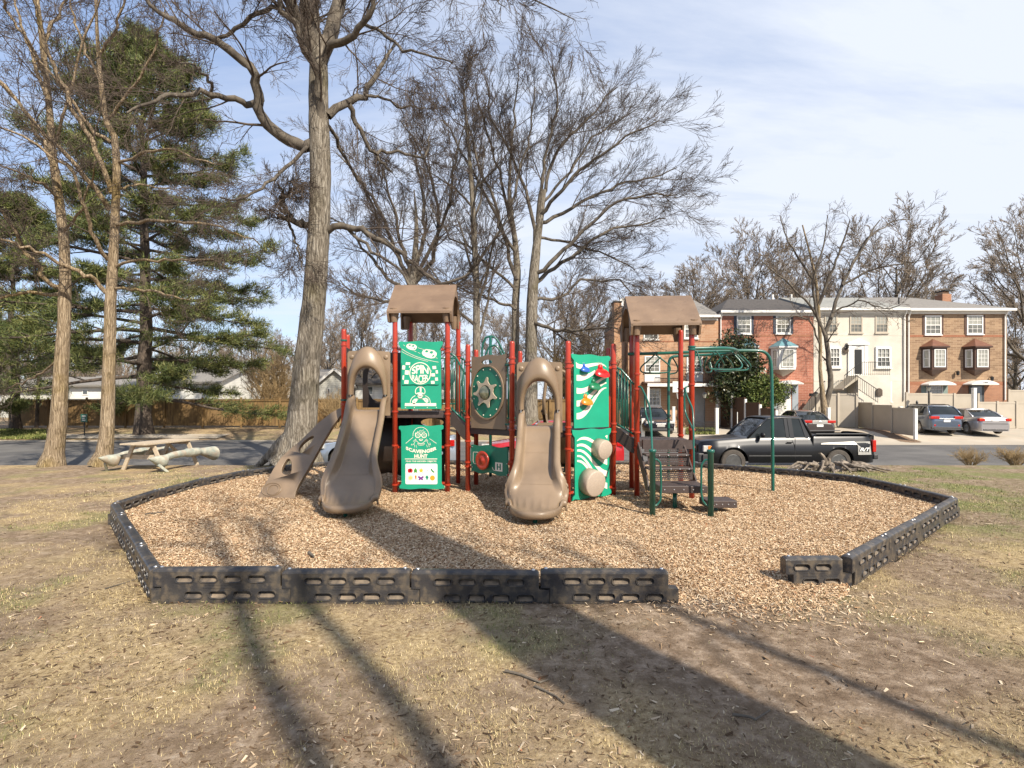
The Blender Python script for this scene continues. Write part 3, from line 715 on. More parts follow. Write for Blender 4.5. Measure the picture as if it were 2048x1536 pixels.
# --- big oak with hand-placed limbs
rr = np.random.RandomState(2)
OY = 15.5
tp = [(585,932,112),(592,915,88),(598,890,74),(603,850,67),(608,800,62),(613,740,58),(620,680,55),(628,600,51),(634,520,49),(638,450,48),(640,400,46),(641,350,46),(640,300,45),(638,250,44),(637,200,43),(637,150,41),(638,110,38),(640,75,30)]
P0 = np.array([W(a, b, OY) for a, b, c in tp]); R0 = np.array([c*.97 for a, b, c in tp])*OY/F/2*.90
kk = 60; q = resample(np.c_[P0, R0], kk); P0 = q[:, :3]; R0 = q[:, 3]
def cosf(px): return 1/math.sqrt(1+((px-1024)/F)**2)
def OL(px, dy, w0, w1, K_=14): return pxlimb(px, OY, OY+dy, w0*OY/F/2, w1*OY/F/2, K_, rr, .035)
L_ = [
 OL([(638,120),(660,70),(672,35),(680,10),(690,-60),(700,-150)], 1.0, 32, 16),
 OL([(636,110),(632,60),(630,23),(628,-40),(632,-130)], .6, 22, 12),
 OL([(636,115),(618,60),(611,20),(603,-40),(590,-130)], -.6, 24, 13),
 OL([(632,112),(612,62),(597,39),(583,15),(568,-10),(540,-60),(520,-120)], -1.5, 27, 12),
 OL([(640,292),(641,230),(637,170),(634,137),(620,118),(609,100),(590,60),(564,22),(560,-20),(540,-70)], -1.6, 20, 6),
 OL([(636,140),(650,108),(664,90),(690,82),(703,76),(712,55),(730,49),(742,25),(750,0),(755,-50)], -1.2, 17, 6),
 OL([(730,49),(760,65),(777,74),(800,95),(816,102),(850,110),(906,125)], -1.5, 7, 2.5),
 OL([(624,289),(600,288),(578,281),(554,266),(540,250),(531,234),(519,219),(513,205),(517,188),(514,165),(513,148),(496,125),(469,105),(430,78),(390,62),(340,35),(305,23),(289,-5),(280,-40)], -1.6, 24, 4, 30),
 OL([(513,205),(495,212),(488,209),(460,198),(430,188),(400,188),(383,191),(362,188),(340,188),(320,195),(309,199),(285,215),(254,226)], -2.6, 13, 3, 20),
 OL([(422,184),(416,165),(414,156),(402,142),(390,133),(372,124),(351,121)], -2.8, 6, 2),
 OL([(430,78),(455,68),(480,52),(500,40),(520,25),(545,14),(560,14),(566,8)], -.6, 7, 9),
 OL([(656,232),(672,222),(691,203),(712,194),(730,191),(740,170),(753,148),(765,125),(777,108),(790,85)], 1.6, 17, 4),
 OL([(697,208),(703,219),(712,240),(722,266),(738,290),(753,309),(770,330),(785,345)], .8, 11, 4),
 OL([(753,309),(770,302),(789,301),(815,308),(851,315),(858,290),(860,270)], .5, 7, 3),
 OL([(655,462),(672,452),(691,451),(710,457),(730,465),(762,482),(792,496),(810,510),(828,527),(851,551),(875,562),(894,566),(925,555),(940,545)], -.9, 14, 4, 22),
 OL([(622,455),(606,446),(585,441),(570,435),(554,432)], -.5, 16, 7),
 OL([(590,442),(576,428),(562,410),(564,395),(564,379),(556,370)], -.7, 9, 4),
 OL([(562,405),(585,380),(600,372),(612,365)], -.9, 7, 3),
 OL([(575,438),(588,470),(600,510),(606,540)], -.7, 6, 2),
 OL([(730,191),(770,195),(800,215),(850,215)], 1.2, 6, 2.5),
 OL([(655,250),(672,280),(700,330),(740,400),(760,450)], 2.4, 8, 3),
 OL([(690,451),(740,500),(800,540),(840,600),(850,640)], -1.8, 7, 2.5),
 OL([(690,-60),(780,-100),(880,-100),(960,-60),(1030,-14),(1080,4),(1120,18),(1150,40)], -.8, 7, 1.5),
 OL([(880,-100),(940,-50),(985,-5),(1010,14)], -1.6, 4, 1.5),
 OL([(620,289),(570,340),(520,380),(480,400),(440,395)], -2.2, 8, 2.5),
]
bare_tree('oak_tree', 'big leafless oak with thick grey trunk and crooked limbs beside the slides', (P0, R0), L_, 5, levels=4, m=(8, 6, 5, 4), rmin=.0048, maxlen=(2.6, 1.6, 1.0, .55), wob=.11, up=.0, lf=(.4,.7), rf=(.28,.48,.55,.6), ang=(20,50))
# root flare
oak = [o for o in scene.objects if o.name == 'oak_tree'][0]
fl = []
for a, l in ((-2.75, 1.15), (-2.2, .8), (-1.3, .75), (-.5, .9), (.4, .8), (1.6, .8), (2.9, .9)):
    b = P0[2]; e = b+np.array([math.cos(a)*l, math.sin(a)*l*.8, 0]); e[2] = float(gz(e[0], e[1]))-.04
    s = b+np.array([math.cos(a)*.33, math.sin(a)*.3, .38]); mid = (s*.45+e*.55)+np.array([0, 0, -.02])
    fl.append(tubes(resample([s-np.array([math.cos(a), math.sin(a), -.6])*.12, s, mid, e], 12)[None], np.linspace(.24, .06, 12)[None], 12, .1, rr))
V, Q = join(fl); fastmesh('root_flare', V, Q, M['bark'], oak, smooth=True)

# --- two pale trunks at the picnic table
def PT(tp, Y, kk=40):
    P0 = np.array([W(a, b, Y) for a, b, c in tp]); R0 = np.array([c*cosf(a) for a, b, c in tp])*Y/F/2
    q = resample(np.c_[P0, R0], kk); return q[:, :3], q[:, 3]
TY = 15.3
T1 = PT([(104,932,64),(106,922,52),(108,905,44),(112,880,40),(117,844,37),(120,795,34),(122,746,33),(125,698,31),(129,649,28),(129,600,28),(131,547,25),(127,469,22),(117,391,20),(105,312,18),(100,234,15),(94,168,14),(88,117,14),(82,59,12),(76,20,11),(66,-80,9),(60,-200,6)], TY)
T2 = PT([(204,930,60),(206,920,46),(209,905,38),(212,890,33),(215,844,31),(217,771,28),(220,673,26),(221,600,24),(225,547,22),(229,469,20),(232,391,18),(234,332,17),(229,273,15),(211,242,13),(203,176,11),(197,117,9),(193,39,7),(190,-60,6),(186,-180,4)], TY)
rr = np.random.RandomState(8)
def TL(px, dy, w0, w1, K_=14): return pxlimb(px, TY, TY+dy, w0*TY/F/2, w1*TY/F/2, K_, rr, .03)
L1 = [TL([(120,575),(90,560),(47,496),(20,440),(-20,400),(-60,380)], -1.5, 9, 3),
      TL([(112,340),(80,270),(47,219),(20,190),(-20,150)], -1, 8, 3),
      TL([(118,400),(90,370),(50,350),(0,330)], -2, 6, 2),
      TL([(98,225),(70,120),(40,40),(20,-20)], 1, 8, 3), TL([(85,90),(110,40),(140,-20)], 1.2, 7, 3),
      TL([(92,150),(60,90),(20,30),(-10,-30)], -1.4, 7, 2.5),
      TL([(128,590),(80,585),(30,588),(0,600),(-40,610)], -1.2, 8, 3), TL([(104,310),(130,230),(150,150),(170,60),(200,0)], -.9, 6, 2.5),
      TL([(127,470),(160,430),(180,380),(190,320)], -1.2, 6, 2), TL([(120,720),(60,760),(10,780)], 1.4, 4, 2)]
bare_tree('maple_tree', 'pale barked bare tree, the one standing further from the picnic table', T1, L1, 31, levels=4, m=(8, 5, 5, 3), trunkmat='barkpale', limbmat='barkpale', rmin=.0048, maxlen=(2.4, 1.4, .8, .45), up=.02, rf=(.34,.5,.55,.6))
L2 = [TL([(219,420),(195,380),(168,352),(129,309),(90,270),(47,219),(0,160),(-40,120)], -1.6, 10, 4, 20),
      TL([(223,385),(199,320),(168,254),(133,188),(109,137),(86,78),(74,20),(60,-40)], -1.2, 10, 4, 20),
      TL([(223,285),(184,266),(156,219),(130,180),(105,150),(60,100)], -.8, 8, 3),
      TL([(218,590),(190,560),(164,547),(117,527),(80,505),(47,496),(0,475),(-40,460)], -2, 9, 3, 20),
      TL([(217,520),(200,495),(184,469),(168,420),(145,336),(90,300),(30,265),(0,255)], -2.2, 8, 3, 20),
      TL([(226,535),(270,518),(320,520),(370,522),(420,520),(450,530)], -1.3, 6, 2),
      TL([(226,448),(290,445),(360,442),(420,448),(480,470),(520,490)], -1.8, 7, 2, 18),
      TL([(234,325),(265,310),(300,300),(340,298),(400,320),(440,330)], -1.5, 6, 2),
      TL([(224,575),(280,580),(330,588),(380,600)], -1.2, 6, 2),
      TL([(230,380),(270,370),(310,372),(360,380)], 1.4, 5, 2),
      TL([(212,240),(250,190),(290,150),(310,90),(330,20)], -1.0, 6, 2), TL([(197,110),(230,60),(250,0),(260,-60)], -.6, 6, 2),
      TL([(203,170),(170,100),(150,40),(130,-30)], .6, 6, 2)]
bare_tree('maple_tree', 'pale barked bare tree rising right beside the end of the picnic table', T2, L2, 32, levels=4, m=(8, 5, 5, 3), trunkmat='barkpale', limbmat='barkpale', rmin=.0048, maxlen=(2.4, 1.4, .8, .45), up=.02, rf=(.34,.5,.55,.6))

# --- spreading double tree beyond the street
CY = 30.0
def CL(px, dy, w0, w1, K_=14): return pxlimb(px, CY, CY+dy, w0*CY/F/2, w1*CY/F/2, K_, rr, .05)
_CL = CL
def CL(px, dy, w0, w1, K_=14): return _CL([(1068+(a-1068)*(.87 if a > 1068 else 1), 544+(b-544)*.94 if b < 544 else b) for a, b in px], dy, w0, w1, K_)
TB = PT([(1060,850,40),(1061,830,30),(1062,780,26),(1062,700,24),(1064,605,22),(1068,544,20),(1074,484,16),(1082,430,12),(1088,380,9)], CY, 30)
LB = [CL([(1068,548),(1090,540),(1138,496),(1195,443),(1230,415),(1264,395),(1324,379),(1397,379)], -2, 9, 2, 18),
      CL([(1066,570),(1110,535),(1163,508),(1199,478),(1250,450),(1324,443),(1370,430)], 2.5, 9, 2, 18),
      CL([(1078,440),(1110,428),(1150,410),(1187,391),(1260,359),(1336,342),(1397,322)], 2, 8, 2, 18),
      CL([(1080,425),(1106,395),(1130,375),(1179,322),(1235,290),(1284,254),(1356,221)], -2.5, 8, 2, 18),
      CL([(1082,405),(1100,340),(1110,306),(1138,266),(1187,221),(1235,173),(1260,150)], 1.5, 8, 2, 18),
      CL([(1076,440),(1086,360),(1092,300),(1110,240),(1122,201),(1118,150),(1110,104)], -1.5, 8, 2, 18),
      CL([(1070,480),(1060,410),(1050,363),(1035,330),(1021,294),(1000,250),(981,221),(975,170),(969,128)], 1, 8, 2, 18),
      CL([(1062,640),(1100,660),(1150,662),(1210,655),(1260,658)], -3, 8, 2.5),
      CL([(1064,600),(1120,600),(1180,560),(1260,560),(1310,600)], 2, 7, 2),
      CL([(1084,400),(1150,330),(1200,260),(1300,200)], 3.5, 6, 2), CL([(1074,470),(1140,480),(1220,500),(1300,540)], 4, 6, 2)]
bare_tree('shade_tree', 'tall spreading bare tree with twin trunks beyond the street, the thicker trunk', TB, LB, 41, levels=4, m=(12, 7, 5, 4), limbmat='limb', twigmat='twig', rmin=.0075, maxlen=(3.0, 2.1, 1.4, .9), lf=(.45,.75), up=.03, wob=.07, ang=(16,42), trunkmat='bark')
TA = PT([(1030,848,26),(1031,800,18),(1031,700,15),(1031,605,15),(1035,544,14),(1030,480,11),(1021,423,9),(1019,380,7)], CY+1, 30)
LA = [CL([(1033,560),(1020,520),(1000,430),(981,395),(941,322),(904,250),(880,201)], 1, 8, 2, 18), CL([(1030,480),(1021,423),(1017,342),(1025,240),(1037,120)], 0, 8, 2, 18),
      CL([(1030,500),(1000,450),(985,380),(960,330),(930,200),(925,150)], -2, 7, 2, 18), CL([(1028,470),(1010,380),(990,300),(965,220),(950,140)], 2, 7, 2, 18),
      CL([(1031,580),(990,540),(950,500),(900,470),(860,400)], -1, 6, 2), CL([(1031,620),(990,600),(930,580),(890,560)], 1, 6, 2), CL([(1021,420),(1035,350),(1060,250),(1070,150)], -1, 6, 2)]
bare_tree('shade_tree', 'tall spreading bare tree with twin trunks beyond the street, the thinner trunk', TA, LA, 42, levels=4, m=(10, 6, 5, 4), limbmat='limb', twigmat='twig', rmin=.0075, maxlen=(2.9, 2.0, 1.4, .9), lf=(.45,.75), up=.03, wob=.07, ang=(16,42))
T3 = PT([(952,850,20),(953,780,17),(953,686,15),(953,565,13),(945,403,10),(938,300,7),(932,250,5),(930,210,3)], CY-1, 30)
r3 = np.random.RandomState(3); L3 = autolimbs(T3[0], T3[1], 16, r3, t0=.25, L_=5.5, ang=(20,50), up=.14)
bare_tree('slender_tree', 'slender bare tree directly behind the tan roof tower, beyond the street', T3, L3, 43, levels=4, m=(6, 5, 5, 3), rmin=.008, maxlen=(2.4, 1.7, 1.2, .8), lf=(.4,.7), up=.04, wob=.07, ang=(16,42))
T4 = PT([(828,850,24),(826,780,20),(824,680,19),(822,600,18),(828,540,15),(833,469,9),(832,420,6),(828,380,2)], CY, 30)
L4 = [CL([(823,575),(860,530),(880,450),(870,380),(850,300),(800,220)], 1, 10, 2, 18), CL([(823,580),(800,520),(770,440),(740,380),(700,320),(672,290)], -1, 10, 2, 18),
      CL([(826,550),(850,460),(845,380),(830,300),(820,240)], 2, 9, 2, 18), CL([(823,590),(780,560),(730,500),(690,440),(640,420)], 2, 8, 2, 18), CL([(825,560),(800,470),(780,380),(760,300)], -2.5, 8, 2, 18),
      CL([(823,600),(880,590),(930,560),(960,500)], -2, 7, 2), CL([(822,610),(760,600),(710,590),(680,560)], 0, 7, 2), CL([(826,560),(870,480),(900,400),(910,300),(930,230)], -1, 8, 2, 18)]
bare_tree('shade_tree', 'broad bare tree fanning out between the big oak and the tan roof', T4, L4, 44, levels=4, m=(11, 6, 5, 4), rmin=.0075, maxlen=(2.9, 2.0, 1.4, .9), lf=(.45,.75), up=.03, wob=.07, ang=(16,42))

# --- background bare trees: prototypes and copies
def auto_tree(name, label, x, y, h, r, seed, nl=16, L_=5, z=None, t0=.25, m=(7, 5, 5, 3), tm='limb', wm='twig', rmin=.012, group=None, ang=(22,55), up=.12, lean=(0,0), maxlen=(2.4, 1.5, 1.0, .6), cat='tree', shape=None):
    rq = np.random.RandomState(seed); T = gtrunk(x, y, h, r, rq, lean, z=z, flare=1.25)
    Ls = autolimbs(T[0], T[1], nl, rq, t0=t0, L_=L_, ang=ang, up=up, shape=shape or (lambda s: 1-.45*s))
    return bare_tree(name, label, T, Ls, seed+100, levels=len(m), m=m, trunkmat=tm, limbmat=tm, twigmat=wm, rmin=rmin, maxlen=maxlen, up=.04, wob=.08, ang=(18,48), lf=(.4,.7), S0=8, group=group, cat=cat)
def place_copy(src, x, y, z, s, rot, label, group=None):
    c = copy_tree(src); c.location = (x, y, z); c.rotation_euler = (0, 0, rot); c.scale = (s, s, s); c['label'] = label
    if group: c['group'] = group
    return c
G1 = 'bare trees standing behind the townhouses'
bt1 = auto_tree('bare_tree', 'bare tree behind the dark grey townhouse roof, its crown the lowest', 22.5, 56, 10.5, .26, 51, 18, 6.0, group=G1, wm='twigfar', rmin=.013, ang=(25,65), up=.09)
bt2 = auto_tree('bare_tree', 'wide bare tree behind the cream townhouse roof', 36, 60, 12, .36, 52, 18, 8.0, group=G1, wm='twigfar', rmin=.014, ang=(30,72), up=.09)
def cp(src, px, y, pytop, rot, label, group, h):
    x = (px-1024)*y/F; zt = CAMZ-(pytop-HY)*y/F; zg = float(gz(x, y))
    return place_copy(src, x, y, zg, (zt-zg)/h, rot, label, group)
cp(bt1, 1395, 52, 500, 1.1, 'small bare tree showing over the roof next to the second play tower', G1, 15)
cp(bt2, 1500, 62, 445, 2.0, 'bare tree over the ridge of the dark grey townhouse roof, with the rounder crown', G1, 17)
cp(bt1, 1590, 50, 480, 3.0, 'bare tree above the joint of dark and pale townhouse roofs', G1, 15)
cp(bt2, 1790, 54, 410, 4.2, 'large leaning bare tree above the pale townhouse roof', G1, 17)
cp(bt1, 1860, 62, 540, 5.0, 'low bare tree peeking over the roof beside the brick chimney', G1, 15)
cp(bt2, 2070, 44, 395, .6, 'big bare tree beyond the end wall of the brown brick townhouse', G1, 17)
cp(bt1, 2030, 60, 560, 2.2, 'bare tree further off past the end wall, low against the sky', G1, 15)
G2 = 'bare trees beyond the stained wood fence'
for i, (px, y, top, rot, lab) in enumerate([
    (-30, 50, 430, .4, 'bare tree at the edge of the view beyond the stained fence'), (60, 58, 560, 1.3, 'bare tree seen past the pale trunks, beyond the fence'),
    (175, 66, 600, 2.1, 'bare tree seen between the two pale trunks, beyond the fence'), (440, 60, 640, 5.1, 'bare tree far behind the pine branches'),
    (505, 55, 590, 3.4, 'bare tree above the white house beyond the fence'), (560, 64, 620, 4.2, 'thin bare tree next to the oak trunk, beyond the fence'),
    (660, 60, 560, 5.5, 'bare tree behind the grey clapboard house'), (725, 48, 520, .9, 'bare tree over the first slide hood, beyond the fence'),
    (880, 52, 540, 1.9, 'bare tree beyond the fence, in line with the first tower posts'), (1000, 50, 560, 2.7, 'bare tree beyond the fence behind the sun wheel panel'),
    (1110, 46, 520, 3.9, 'bare tree beyond the fence behind the second slide'), (1175, 50, 500, 4.6, 'bare tree left of the brick chimney of the tan townhouse'.replace('left of', 'beside')),
    (1310, 58, 510, 5.8, 'bare tree rising behind the tan townhouse')]):
    cp(bt1 if i % 2 else bt2, px, y, top+45, rot, lab, G2, 15 if i % 2 else 17)
# tree in front of the cream house
hy = 33.0
T5 = PT([(1652,838,22),(1650,825,18),(1645,790,10),(1640,740,8),(1641,690,7),(1637,620,7),(1632,560,6),(1618,500,4),(1605,450,3)], hy, 24)
L5 = [pxlimb([(1651,815),(1660,770),(1655,700),(1650,672),(1668,620),(1685,570),(1710,520),(1740,470),(1760,440)], hy, hy+1, .17, .03, 20, rr, .03),
      pxlimb([(1637,610),(1655,560),(1680,500),(1700,440)], hy, hy-1, .1, .03, 14, rr, .03), pxlimb([(1640,640),(1610,600),(1570,560),(1520,520)], hy, hy-1.5, .08, .02, 14, rr, .03),
      pxlimb([(1633,570),(1600,520),(1570,470),(1560,430)], hy, hy+1, .08, .02, 14, rr, .03), pxlimb([(1685,570),(1740,540),(1790,530),(1840,520)], hy+.5, hy-1, .08, .02, 14, rr, .03),
      pxlimb([(1650,672),(1630,620),(1625,560),(1650,480),(1655,430)], hy, hy-1, .1, .02, 14, rr, .03), pxlimb([(1665,625),(1720,600),(1770,620),(1800,610)], hy, hy-2, .06, .02, 14, rr, .03),
      pxlimb([(1640,690),(1620,640),(1590,630),(1540,640)], hy, hy-1.5, .06, .02, 14, rr, .03), pxlimb([(1700,540),(1730,480),(1790,440),(1830,440)], hy+.6, hy+2, .07, .02, 14, rr, .03)]
bare_tree('dogwood_tree', 'slim bare tree with two stems in front of the cream townhouse', T5, L5, 61, levels=3, m=(8, 6, 5), rmin=.008, maxlen=(2.2, 1.2, .7), up=.03, trunkmat='barkpale', limbmat='limb')
# trees behind the camera that throw the long shadows over the lawn
def castor(x, y, r, h, seed, label, tip=.3, nl=4, L_=4.0):
    rq = np.random.RandomState(seed); T = gtrunk(x, y, h, r, rq, z=0, flare=1.2, tipr=tip); Ls = autolimbs(T[0], T[1], nl, rq, t0=.80, L_=L_, ang=(20,45), up=.12)
    bare_tree('tall_tree', label, T, Ls, seed+100, levels=2, m=(5, 4), twigmat='twig', rmin=.009, maxlen=(2.2, 1.1), S0=10, group='tall bare trees on the camera side of the lawn')
castor(5.4, -2.9, .58, 23, 71, 'thick bare tree on the near lawn, its trunk shadow crossing the mulch', tip=.45, nl=5)
castor(6.0, -6.4, .17, 15, 72, 'slim bare tree on the near lawn behind the thickest one')
castor(5.75, -7.2, .19, 16, 73, 'bare tree on the near lawn closest to the picnic table side')
castor(9.3, -6.7, .15, 14, 74, 'bare tree on the near lawn toward the driveway side')
castor(7.9, -6.1, .11, 12, 75, 'thinnest bare tree on the near lawn')

# --- pines
def pine(name, label, px, Y, pybase, pytop, width, seed, nb=80, low=.16, tufts=5, rad=.42, offs=(0,0), spread=None):
    rq = np.random.RandomState(seed); base = W(px, pybase, Y); base[2] = float(gz(base[0], Y)); top = W(px, pytop, Y)[2]; h = top-base[2]
    t = thing(name, label, 'tree', tuple(base))
    K_ = 20; s = np.linspace(0, 1, K_); P0 = base+np.stack([np.cumsum(rq.randn(K_))*.05, np.cumsum(rq.randn(K_))*.05, s*h-.1], -1)
    R0 = rad*(1-.92*s); R0[0] *= 1.35; V, Q = tubes(P0[None], R0[None], 14, .06, rq); fastmesh('trunk', V, Q, M['pinebark'], t, smooth=True)
    n = nb; u = low+(1-low)*np.linspace(0, 1, n)**.9; az = np.arange(n)*2.39996+rq.rand(n)*.5
    prof = np.interp(u, [0, low, low+.12, .45, .7, .88, 1], [0, .85, 1.0, .86, .66, .40, .06])*width*(.62+.5*rq.rand(n))
    st = np.stack([np.interp(u, s, P0[:, i]) for i in range(3)], -1)
    KB = 9; PB = np.zeros((n, KB, 3)); PB[:, 0] = st; el = np.radians(np.interp(u, [low, .5, 1], [-4, 8, 48]))+rq.randn(n)*.09
    d = np.stack([np.cos(az)*np.cos(el), np.sin(az)*np.cos(el), np.sin(el)], -1)
    for j in range(1, KB):
        d = d+rq.randn(n, 3)*.05; d[:, 2] += (.045 if j > 4 else -.02); d /= np.linalg.norm(d, axis=1, keepdims=True); PB[:, j] = PB[:, j-1]+d*(prof/(KB-1))[:, None]
    RB = (.022+.013*prof)[:, None]*np.linspace(1, .2, KB)[None]
    C1, r1 = children(PB, RB, 18, rq, lf=(.16,.38), ang=(30,65), t0=.30, K_=5, wob=.10, up=.0, r_min=.012, lmin=.5)
    C1[:, :, 2] = C1[:, :1, 2]+(C1[:, :, 2]-C1[:, :1, 2])*.3   # flatten sprays
    C2, r2 = children(C1, r1, 4, rq, lf=(.35,.6), ang=(25,55), t0=.35, K_=3, wob=.1, up=.08, r_min=.009, lmin=.3)
    V, Q = join([tubes(PB, RB, 5), tubes(C1, r1, 3)]); fastmesh('limb', V, Q, M['pinebark'], t)
    tw = np.concatenate([C1.reshape(-1, 5, 3)[:, 2:].reshape(-1, 3), C2.reshape(-1, 3)])
    dr = np.concatenate([(C1[:, 2:]-C1[:, 1:-1]).reshape(-1, 3), np.gradient(C2, axis=1).reshape(-1, 3)])
    keep = rq.rand(len(tw)) < .92; tw = tw[keep]; dr = dr[keep]; dr /= np.linalg.norm(dr, axis=1, keepdims=True)+1e-9
    c = np.repeat(tw, tufts, 0)+rq.randn(len(tw)*tufts, 3)*np.array([.14,.14,.06]); dd = np.repeat(dr, tufts, 0)*.8+rq.randn(len(c), 3)*.75+np.array([0,0,.5]); dd /= np.linalg.norm(dd, axis=1, keepdims=True)
    ln = (.20+.20*rq.rand(len(c)))[:, None]; sd = np.cross(dd, rq.randn(len(c), 3)); sd /= np.linalg.norm(sd, axis=1, keepdims=True)+1e-9
    V = np.stack([c-sd*.019, c+sd*.019, c+dd*ln], 1).reshape(-1, 3)
    rnd = np.clip(np.repeat(np.repeat(rq.rand(len(tw)), tufts)*.75+rq.rand(len(c))*.25, 3), 0, 1)
    fastmesh('needles', V, np.arange(len(c)*3).reshape(-1, 3), M['needle'], t, attr={'rnd': rnd})
    return t
M['needle'] = attrmat('pine needles', [(0,(.030,.046,.015)),(.4,(.078,.102,.030)),(.8,(.165,.175,.055)),(1,(.29,.26,.11))], rough=.6, spec=.3)
pine('pine_tree', 'tall white pine with layered branches in front of the stained fence', 288, 30.0, 855, 92, 8.0, 5, nb=98, low=.10, rad=.42, tufts=10)
pine('pine_tree', 'pine at the edge of the view, half hidden behind the pale trunks', 30, 32.0, 850, 400, 4.6, 9, nb=34, low=.30, rad=.26, tufts=10)
def shrub(name, label, cen, rad, n, m, seed, leaf=.07, stems=10, cat='shrub', gnd=None):
    rq = np.random.RandomState(seed); t = thing(name, label, cat, (cen[0], cen[1], cen[2]-rad[2]*.95 if gnd is None else gnd)); b = org_of(t)
    P = []; 
    for i in range(stems):
        e = np.array(cen)+rq.randn(3)*np.array(rad)*.42; P.append(resample([b+rq.randn(3)*.08*np.array([1,1,0]), (b+e)/2+rq.randn(3)*.1, e], 6))
    P = np.array(P); R = np.tile(np.linspace(.03, .008, 6), (stems, 1)); C, r = children(P, R, 6, rq, lf=(.3,.5), K_=4, r_min=.005, t0=.3)
    V, Q = join([tubes(P, R, 5), tubes(C, r, 3)]); fastmesh('stems', V, Q, M['twig'], t)
    d = rq.randn(n, 3); d /= np.linalg.norm(d, axis=1, keepdims=True); lump = 1+.28*np.sin(d[:, 0]*5+seed)*np.cos(d[:, 2]*6+d[:, 1]*4)+.16*np.sin(d[:, 1]*11+seed)
    p = np.array(cen)+d*np.array(rad)*lump[:, None]*(rq.rand(n, 1)**.30)
    p += rq.randn(n, 3)*.04; p[:, 2] = np.maximum(p[:, 2], b[2]+.03)
    u = rq.randn(n, 3); u /= np.linalg.norm(u, axis=1, keepdims=True); v = np.cross(u, rq.randn(n, 3)); v /= np.linalg.norm(v, axis=1, keepdims=True)
    s = (leaf*(.6+.8*rq.rand(n)))[:, None]
    V = np.stack([p-u*s, p-v*s*.45, p+u*s, p+v*s*.45], 1).reshape(-1, 3)
    fastmesh('foliage', V, np.arange(n*4).reshape(-1, 4), M[m], t, attr={'rnd': np.repeat(rq.rand(n), 4)})
    return t
M['holly'] = attrmat('holly leaves', [(0,(.012,.020,.008)),(.5,(.030,.045,.014)),(.85,(.075,.09,.03)),(1,(.16,.14,.07))], rough=.35, spec=.5)
M['box'] = attrmat('light green leaves', [(0,(.03,.05,.012)),(.5,(.08,.115,.025)),(1,(.17,.19,.05))], rough=.6, spec=.3)
M['drybush'] = attrmat('dry brush', [(0,(.16,.10,.05)),(.5,(.33,.24,.13)),(1,(.48,.38,.22))])
M['brownbush'] = attrmat('brown brush', [(0,(.06,.045,.025)),(.5,(.15,.11,.06)),(1,(.26,.20,.11))])
shrub('holly_tree', 'dark green holly growing against the red brick townhouse', W(1475,748,35.2), (1.7,1.0,2.6), 11000, 'holly', 3, leaf=.11, stems=16, cat='tree', gnd=.1)
shrub('evergreen_shrub', 'light green shrub below the holly, behind the brown fence', W(1527,785,34.4), (1.6,.9,1.15), 7000, 'box', 4, leaf=.08, gnd=.1)
pine('pine_tree', 'young pine with low drooping branches at the edge of the view by the street', -40, 29.0, 850, 620, 2.3, 12, nb=16, low=.25, rad=.16, tufts=10)
def bare_shrub(label, x, y, h, r, seed, mt='drybush', n=40, z=None, name='bare_shrub', thin=.008, m2=6):
    rq = np.random.RandomState(seed); z0 = float(gz(x, y)) if z is None else z; t = thing(name, label, 'shrub', (x, y, z0))
    P = []
    for i in range(n):
        a = rq.rand()*2*PI; k = rq.rand()**.6; e = np.array([x+math.cos(a)*r*k, y+math.sin(a)*r*k, z0+h*(.65+.35*rq.rand())*(1-.3*k*k)]); b = np.array([x+math.cos(a)*r*.12, y+math.sin(a)*r*.12, z0-.02])
        P.append(resample([b, b*.55+e*.45+np.array([0,0,h*.12])+rq.randn(3)*h*.03, e], 8))
    P = np.array(P); R = np.tile(np.linspace(thin*2, thin*.6, 8), (n, 1)); C, r1 = children(P, R, m2, rq, lf=(.2,.42), K_=4, r_min=thin*.5, t0=.2, ang=(15,45), up=.1)
    C2, r2 = children(C, r1, 4, rq, lf=(.3,.6), K_=3, r_min=thin*.45, t0=.2, ang=(15,50), up=.08)
    V, Q = join([tubes(P, R, 4), tubes(C, r1, 3), tubes(C2, r2, 3)]); fastmesh('limb', V, Q, M[mt], t, attr={'rnd': np.full(len(V), .5)})
    return t
bare_shrub('small leafless shrub at the street edge, the one closer to the pickup', 14.85, 17.0, .52, .42, 11, n=26, z=-.30)
bare_shrub('small leafless shrub at the street edge, the one further from the pickup', 16.3, 17.0, .55, .55, 12, n=30, z=-.30)
bare_shrub('large straw coloured bare bush beyond the stained fence next to the oak', (548-1024)*38/F, 38, 5.2, 2.6, 13, n=90, thin=.016, m2=9)
bare_shrub('brown tangled bush with vines beyond the fence, behind the second slide', (1150-1024)*34.5/F, 34.6, 6.2, 3.0, 14, 'brownbush', n=110, thin=.020, m2=10)
bare_shrub('brown brush above the fence behind the climbing wall', (1215-1024)*36/F, 36, 4.6, 2.0, 15, 'brownbush', n=70, thin=.018, m2=9)
bare_shrub('low bare brush growing over the stained fence beside the oak', (668-1024)*32/F, 32.3, 2.3, 1.3, 16, n=60, thin=.012)

